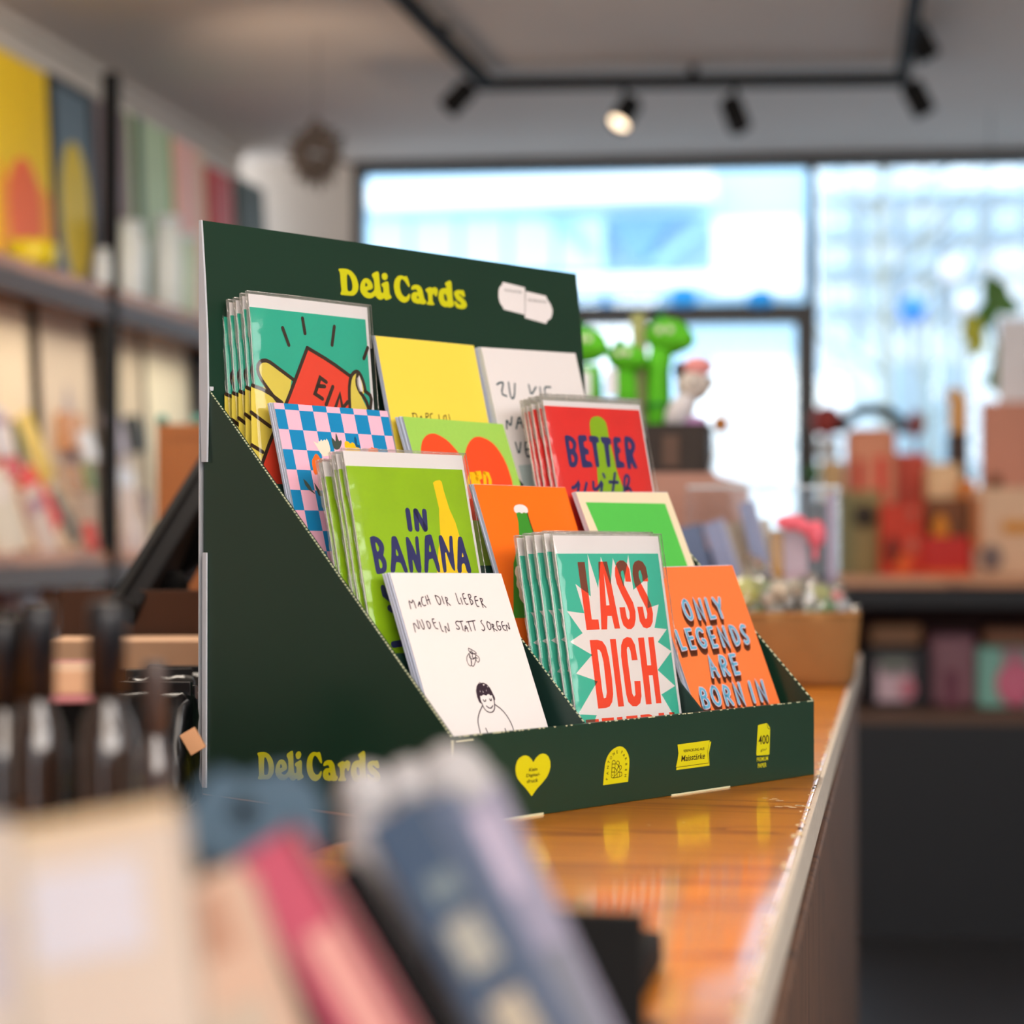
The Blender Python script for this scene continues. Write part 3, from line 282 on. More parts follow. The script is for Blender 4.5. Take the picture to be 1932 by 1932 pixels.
  ('lettering',2,'ink_navy',[(0,[[(15.7,22.14),(16.83,21.54),(18.04,21.32),(19.99,21.37),(21.67,21.79),(23.97,22.8),(25.39,23.87),(26.67,25.59),(27.07,26.94),(26.8,28.69),(26.24,30.1),(25.09,31.95),(25.04,33.32),(26.07,34.93),(26.42,36.33),(26.3,38.26),(25.81,39.86),(24.67,41.98),(23.57,43.28),(21.87,44.45),(20.42,44.96),(18.42,45.07),(17.1,44.79),(15.77,43.94),(15.23,41.8),(15.19,37.21),(15.17,33.82),(15.14,29.79),(15.16,26.93),(15.23,23.66)],[(19.82,25.14),(20.88,25.41),(21.68,25.99),(22.66,27.23),(22.91,28.24),(22.59,29.6),(22.12,30.4),(21.25,31.09),(20.47,31.37),(19.33,31.39),(19,30),(19.29,26.44)],[(19.58,35.41),(20.53,35.59),(21.22,36.18),(22.02,37.52),(22.23,38.49),(21.96,39.65),(21.39,40.41),(20.21,41.19),(19.58,41.28),(19.16,40.7),(19.04,39.35),(19.16,36.47)]]),(0,[[(31.46,20.94),(35.93,20.75),(38.1,20.85),(39.14,21.32),(39.49,22.19),(39.35,23.94),(38.92,24.83),(37.93,25.33),(37.03,25.58),(35.71,25.7),(35.14,26.67),(35,28.99),(35.47,30.09),(36.79,30.55),(37.81,30.99),(39.09,31.65),(39.44,32.52),(39.07,34.08),(38.66,34.85),(37.98,35.24),(37.05,35.37),(35.35,35.3),(34.71,36.3),(34.8,38.91),(35.98,40.08),(38.91,40.42),(40.33,41.32),(41.01,43.25),(41.07,44.16),(40.55,44.56),(38.12,44.81),(32.48,45.06),(30.02,44.97),(29.43,44.5),(29.19,42.68),(29.2,38.54),(29.21,35.01),(29.22,30.19),(29.33,26.69),(29.6,22.62)]]),(0,[[(44.07,21.16),(50.11,21.33),(52.53,22.35),(52.66,24.79),(52.29,25.84),(51.22,26.05),(50.44,26.22),(49.51,26.44),(49.03,30.27),(48.73,39.83),(48.34,43.78),(47.64,44.27),(46.79,44.47),(45.34,44.49),(44.62,44.15),(44.26,43.28),(44.23,39.19),(44.53,29.66),(44.09,25.88),(42.66,25.82),(41.99,25.3),(41.73,24.04),(41.64,23),(41.68,21.64)]]),(0,[[(57.24,21.61),(63.49,21.87),(66.04,22.97),(66.29,25.53),(66.01,26.65),(65.05,26.97),(64.23,27.22),(63.13,27.53),(62.35,31.13),(61.49,39.98),(60.86,43.68),(60.13,44.28),(59.26,44.52),(57.8,44.53),(57.1,44.08),(56.81,42.91),(56.89,39.06),(57.4,30.44),(57.14,26.83),(55.96,26.26),(55.33,25.58),(54.88,24.42),(54.73,23.42),(54.77,22.05)]]),(0,[[(70.34,21.42),(74.47,21.53),(76.42,21.68),(77.24,21.96),(77.45,22.77),(77.15,24.57),(76.72,25.35),(75.92,25.57),(75.08,25.66),(73.74,25.69),(73.15,26.4),(73,28.18),(73.41,29.1),(74.61,29.68),(75.04,30.52),(74.94,32.1),(74.62,32.92),(73.9,33.42),(73.3,33.74),(72.47,34.06),(72.08,35.38),(71.92,38.44),(72.91,39.82),(75.63,40.28),(76.83,41.08),(77.18,42.65),(77.06,43.58),(76.42,44.38),(74.39,44.78),(69.87,45.03),(67.87,44.89),(67.27,44.31),(67.19,41.61),(67.58,35.31),(67.95,30.32),(68.5,23.9)]]),(0,[[(82.56,20.82),(85.02,20.57),(86.98,20.76),(89.51,21.51),(91.1,22.73),(92.61,25.09),(93.13,26.8),(92.93,28.8),(92.33,30.22),(91.02,31.83),(90.01,32.98),(88.78,34.3),(88.62,35.86),(89.45,38.53),(90.18,40.59),(91.18,43.17),(91.34,44.42),(90.74,45.01),(89.78,45.26),(87.96,45.27),(86.72,44.12),(85.36,41.16),(84.67,41.09),(84.27,43.87),(83.84,45.12),(83.14,45.52),(82.27,45.69),(80.77,45.7),(80.08,45.17),(79.83,43.78),(79.82,40.52),(80.07,33.59),(80.47,28.68),(81.28,23.11)],[(85.68,24.9),(86.94,25.27),(87.65,25.96),(88.2,27.35),(88.18,28.36),(87.58,29.57),(86.83,30.2),(85.51,30.62),(85.04,29.46),(85.14,26.08)]]),(2.6,[[(15.1,59.99),(15.89,59.82),(17.48,59.47),(19.65,58.27),(22.42,56.2),(22.78,57.31),(20.75,61.59),(19.73,63.73)]]),(2.6,[[(31.08,56.51),(26.64,64.41)]]),(2.6,[[(38.67,55.78),(38.4,57.16),(37.86,59.92),(38.79,61.12),(41.18,60.78),(44.12,59.04),(47.6,55.9),(48.27,56.86),(46.13,61.89),(45.06,64.4)]]),(2.6,[[(51.23,49.81),(52.02,51.89)]]),(2.6,[[(64.5,49.01),(57.8,64.39)]]),(2.6,[[(56.6,55.52),(65.97,55.82)]]),(2.6,[[(71.4,63.68),(72.06,61.05),(73.38,55.78),(74.75,52.44),(76.17,51.03),(77.57,50.49),(78.95,50.83),(79.53,51.97),(79.31,53.91),(77.96,56.38),(75.47,59.37),(74.23,60.87)]]),(2.6,[[(74.76,60.87),(75.65,60.52),(77.43,59.81),(78.72,60.51),(79.52,62.62),(79.92,63.67)]]),]),
 ],
 'BAN': [
  ('bottle_motif',1,'print_banana',[(0,[[(72.12,9.38),(74.88,7.96),(78.7,7.42),(80.26,8.75),(80.81,14.65),(82.3,21.9),(83.16,26.43),(86.74,35.47),(88.66,46.34),(89.76,58.1),(90.86,69.84),(92.38,85.16),(58.13,84.41),(67.34,53.48),(71.14,44.54),(72.89,31.05),(73.88,26.53),(72.99,16.6)]]),]),
  ('lettering',2,'ink_navy',[(4,[[(45.8,28.15),(45.51,39.77)]]),(4,[[(52.59,28.49),(51.66,39.75)]]),(4,[[(60.31,28.62),(58.95,39.52)]]),(4,[[(53.03,28.48),(58.57,39.73)]]),(0,[[(10.12,45.46),(11.12,44.9),(12.1,44.64),(13.59,44.52),(15.04,44.83),(17.22,45.73),(18.63,46.78),(20.05,48.58),(20.66,49.98),(20.83,51.78),(20.59,53.18),(19.84,54.97),(19.4,55.93),(19.06,56.61),(19.3,57.4),(20.27,58.74),(20.7,60.06),(20.81,62.08),(20.6,63.66),(19.95,65.65),(19.15,66.78),(17.78,67.66),(16.05,68.16),(13.01,68.57),(11.58,68.46),(10.99,67.79),(10.7,65.25),(10.56,59.48),(10.34,54.67),(9.9,48.22)],[(14.32,48.33),(15.22,49.01),(15.79,49.89),(16.36,51.45),(16.45,52.42),(16.11,53.31),(15.65,53.88),(14.79,54.43),(14.35,54.08),(14.05,52.63),(13.95,51.18),(13.96,48.95)],[(14.72,58.92),(15.56,59.15),(16.17,59.86),(16.88,61.42),(17.05,62.56),(16.77,63.9),(16.21,64.63),(15.07,65.18),(14.57,63.95),(14.44,60.27)]]),(0,[[(28.44,45.12),(29.26,44.74),(30.12,44.61),(31.46,44.65),(32.22,44.98),(32.81,45.77),(33.35,47.41),(34.15,50.8),(34.87,53.55),(35.93,57.17),(36.72,60.72),(37.69,66.14),(37.36,68.26),(35.54,68.24),(34.42,66.81),(33.37,63.2),(32.52,61.64),(31.38,61.3),(30.47,61.16),(29.27,61.14),(28.3,62.68),(27.03,66.58),(25.65,68.11),(23.42,68.08),(23.31,65.53),(25.25,59.05),(26.48,54.04),(27.65,47.74)],[(31.03,52.91),(31.96,55.96),(31.73,57.15),(30.23,57.14),(29.87,55.95),(30.44,52.91)]]),(0,[[(40.62,45.2),(41.58,45.01),(42.26,45.19),(43.03,45.83),(43.98,47.6),(45.6,51.47),(46.49,54.06),(47.13,56.79),(47.61,55.09),(48.21,48.03),(48.84,45.08),(49.86,44.63),(50.52,44.63),(51.2,45.08),(51.3,46.87),(50.88,50.99),(50.5,56.08),(49.98,64.94),(48.87,68.41),(46.57,68.38),(45.16,65.96),(43.88,59.84),(43.16,59.83),(42.61,65.93),(41.68,68.32),(39.86,68.3),(39.26,65.27),(39.52,57.6),(39.77,52.53),(40.11,47.32)]]),(0,[[(57.75,44.26),(59.25,43.8),(60.53,43.55),(62.28,43.36),(63.12,43.72),(63.51,44.83),(63.86,46.89),(64.36,51.02),(65,55.99),(66.1,64.48),(65.84,67.9),(64.08,68.11),(62.98,66.12),(61.94,60.85),(61.02,58.91),(59.71,59.24),(58.81,59.41),(57.86,59.52),(56.93,61.52),(55.54,66.53),(54.26,68.48),(52.42,68.46),(52.31,65.86),(53.89,59.28),(55.09,54),(56.58,47.14)],[(60.72,50.21),(60.96,53.42),(60.49,54.72),(59.06,54.83),(58.97,53.57),(60.16,50.25)]]),(0,[[(69.75,44.29),(71.24,43.95),(72.07,44.13),(72.68,44.94),(73.45,46.8),(74.79,50.74),(75.68,53.19),(76.59,55.5),(77.33,53.86),(78.29,47.39),(79.08,44.7),(80.11,44.36),(80.8,44.36),(81.52,44.7),(81.54,46.57),(80.87,50.98),(80.36,55.8),(79.72,63.66),(79.31,66.93),(78.89,67.38),(78.22,67.01),(76.94,65.62),(75.7,62.25),(73.8,55.09),(72.77,55.53),(72.05,63.81),(71.52,67.34),(70.89,68.01),(70.17,68.23),(68.93,68.1),(68.58,64.67),(68.9,56.05),(69.06,50.86),(69.13,46.24)]]),(0,[[(87.26,44.95),(88.92,44.72),(89.79,45.04),(90.37,46.09),(90.81,48.06),(91.36,52.03),(91.97,55.24),(92.95,59.44),(93.52,62.83),(93.97,67.26),(93.2,68.99),(90.79,68.95),(89.64,67.57),(89.15,64.08),(88.66,62.62),(87.9,62.38),(87.23,62.56),(86.28,63.24),(85.7,64.69),(85.18,67.7),(84.06,68.78),(81.72,68.51),(81.43,65.87),(83.04,59.41),(84.32,54.27),(85.96,47.64)],[(88.67,55.55),(88.98,57.42),(88.71,58.24),(87.7,58.46),(87.57,57.73),(88.27,55.64)]]),(4.2,[[(14.6,77.43),(14.94,81.31),(19.23,84.42)]]),(4.2,[[(17.5,89.97),(22.21,92.24),(31.03,89.01)]]),(4.2,[[(15.86,112.6),(27.36,111.76)]]),]),
 ],
 'LASS': [
  ('burst_motif',1,'print_white',[(0,[[(29.46,0.33),(35.6,22.73),(42.18,2.13),(48.48,20.5),(54.06,2.95),(60.87,22.25),(70.05,0.96),(70.57,24.39),(86.81,16.47),(82.49,36.9),(94.76,34.5),(87.09,50.16),(99.82,51.32),(88.59,59.6),(101.45,66.31),(84.61,78.18),(100.37,89.57),(85.11,94.44),(93.57,106.73),(94.92,116.83),(92.42,128.67),(3.92,122.52),(11.78,111.6),(18.42,104.32),(0.84,102.72),(23.2,82.75),(3.73,77.04),(21.23,65.78),(1.85,56.78),(14.93,51.58),(2.71,37.03),(19.1,38.94),(14.06,19.71),(27.34,28.13)]]),]),
  ('lettering',2,'print_tomato',[(0,[[(18.77,5.64),(25.51,5.58),(25.34,42.99),(31.8,43.15),(31.72,49.63),(19.06,49.78)]]),(0,[[(39.13,5.51),(47.55,5.34),(52.06,49.6),(46.64,49.57),(45.31,41.1),(41.13,41.01),(39.1,49.83),(33.47,49.75)],[(42.99,13.28),(44.58,34.15),(41.26,34.29)]]),(0,[[(69.2,18.93),(63.7,18.79),(63.55,13.44),(62.73,11.42),(61.55,11.21),(60.31,12.21),(59.83,14.62),(60.82,19.44),(64.41,25.91),(68.55,32.8),(69.79,38.86),(68.86,44.05),(66.63,48.4),(63.18,50.3),(59.53,50.2),(55.77,47.71),(54.3,42.9),(54.04,35.73),(59.68,35.76),(60.21,42.24),(61.37,44.07),(63.1,43.11),(63.59,39.12),(62.04,34.69),(57.56,26.61),(54.59,20.17),(53.88,14.57),(54.83,9.77),(57.06,6.17),(60.72,4.65),(64.36,4.79),(67.33,6.81),(69.33,10.66)]]),(0,[[(86.94,18.91),(82.25,18.86),(81.52,14.8),(80.62,11.54),(79.44,11.21),(78.11,12.54),(77.85,15.98),(79.66,20.86),(83.86,27.81),(86.82,34.76),(87.53,40.45),(86.05,46.09),(83.2,49.25),(79.23,50.35),(75.68,49.45),(72.8,45.35),(72.17,35.69),(77.87,35.72),(78.25,41.46),(78.95,44.09),(80.63,43.53),(81.6,40.32),(80.87,36.26),(76.31,28.1),(72.47,19.57),(71.88,13.91),(73.13,8.66),(75.6,5.63),(79.54,4.63),(83.7,5.66),(86.43,9.13)]]),(0,[[(20.74,56.23),(28.35,56.28),(32.86,57.4),(35.75,60.83),(37.24,68.33),(37.51,82.04),(36.78,91.77),(34.9,96.74),(31.7,99.48),(28,100.24),(20.5,100.2)],[(26.85,62.47),(28.86,62.74),(30.5,64.95),(31.41,70.84),(30.84,90.3),(29.29,93.72),(27.17,93.99),(26.62,89.31)]]),(0,[[(40.52,56.27),(46.33,56.25),(45.87,100.15),(40.2,100.06)]]),(0,[[(65.46,70.8),(59.65,70.77),(59.41,64.41),(58.38,61.99),(56.86,61.94),(55.94,63.5),(55.5,70.22),(55.6,92.34),(56.97,94.58),(58.76,93.29),(59.33,84.43),(65.42,84.59),(64.65,94.38),(62.48,99.01),(58.44,100.84),(54.25,100.53),(50.61,97.58),(49.53,92.42),(49.37,67.61),(50.78,60.55),(53.67,56.68),(57.89,55.3),(62,56.14),(64.77,60.62)]]),(0,[[(68.72,56.27),(74.93,56.14),(74.53,74.75),(78.56,74.8),(79.15,56.19),(84.91,56.13),(83.92,100.18),(78.44,100.08),(78.74,81.45),(74.72,81.35),(73.81,100.23),(68.09,100.11)]]),(0,[[(7.28,106.54),(19.69,106.78),(19.08,115.9),(7.06,115.12)]]),(0,[[(22.55,106.49),(34.43,106.62),(33.88,116.86),(22.54,116.12)]]),(0,[[(37.37,106.8),(42.76,106.73),(42.41,117.42),(37.11,117.07)]]),(0,[[(46.69,106.57),(57.87,106.64),(57.31,118.39),(46.56,117.69)]]),(0,[[(60.93,106.62),(69.54,106.53),(72.43,107.49),(73.78,109.95),(73.07,119.42),(60.62,118.6)]]),(0,[[(79.47,106.51),(85.09,106.56),(85.37,120.22),(78.89,119.8)]]),(0,[[(90.45,106.55),(95.8,106.66),(95.33,120.87),(90.34,120.54)]]),]),
  ('overprint',3,'ink_overprint',[(0,[[(18.77,5.64),(25.51,5.58),(25.37,26.13),(18.97,22.9)]]),(0,[[(39.13,5.51),(41.12,5.43),(37.31,17.6)]]),(0,[[(43.33,5.44),(47.55,5.34),(49.07,18.12),(48.1,20.9)]]),(0,[[(56.26,7.17),(60.72,4.65),(64.36,4.79),(67.56,7.22),(63.53,15.05),(62.73,11.42),(61.55,11.21),(60.31,12.21),(59.83,14.62),(61.72,21.06),(60.87,22.25)]]),(0,[[(73.03,22.89),(71.88,13.91),(73.13,8.66),(75.6,5.63),(79.54,4.63),(83.7,5.66),(86.43,9.13),(87.21,16.07),(81.31,18.85),(81.52,14.8),(80.62,11.54),(79.44,11.21),(78.11,12.54),(77.85,15.98),(79.32,20.05)]]),(0,[[(84.19,28.63),(86.98,35.78),(82.49,36.9)]]),(0,[[(20.47,65.17),(21.5,65.9),(20.46,66.72)]]),(0,[[(20.38,82.23),(23.18,82.86),(20.61,85.53)]]),(0,[[(7.28,106.54),(16.79,106.72),(13.5,111.7),(7.08,112.06)]]),(0,[[(92.97,106.57),(95.8,106.66),(96.12,109.69)]]),]),
 ],
 'ONLY': [
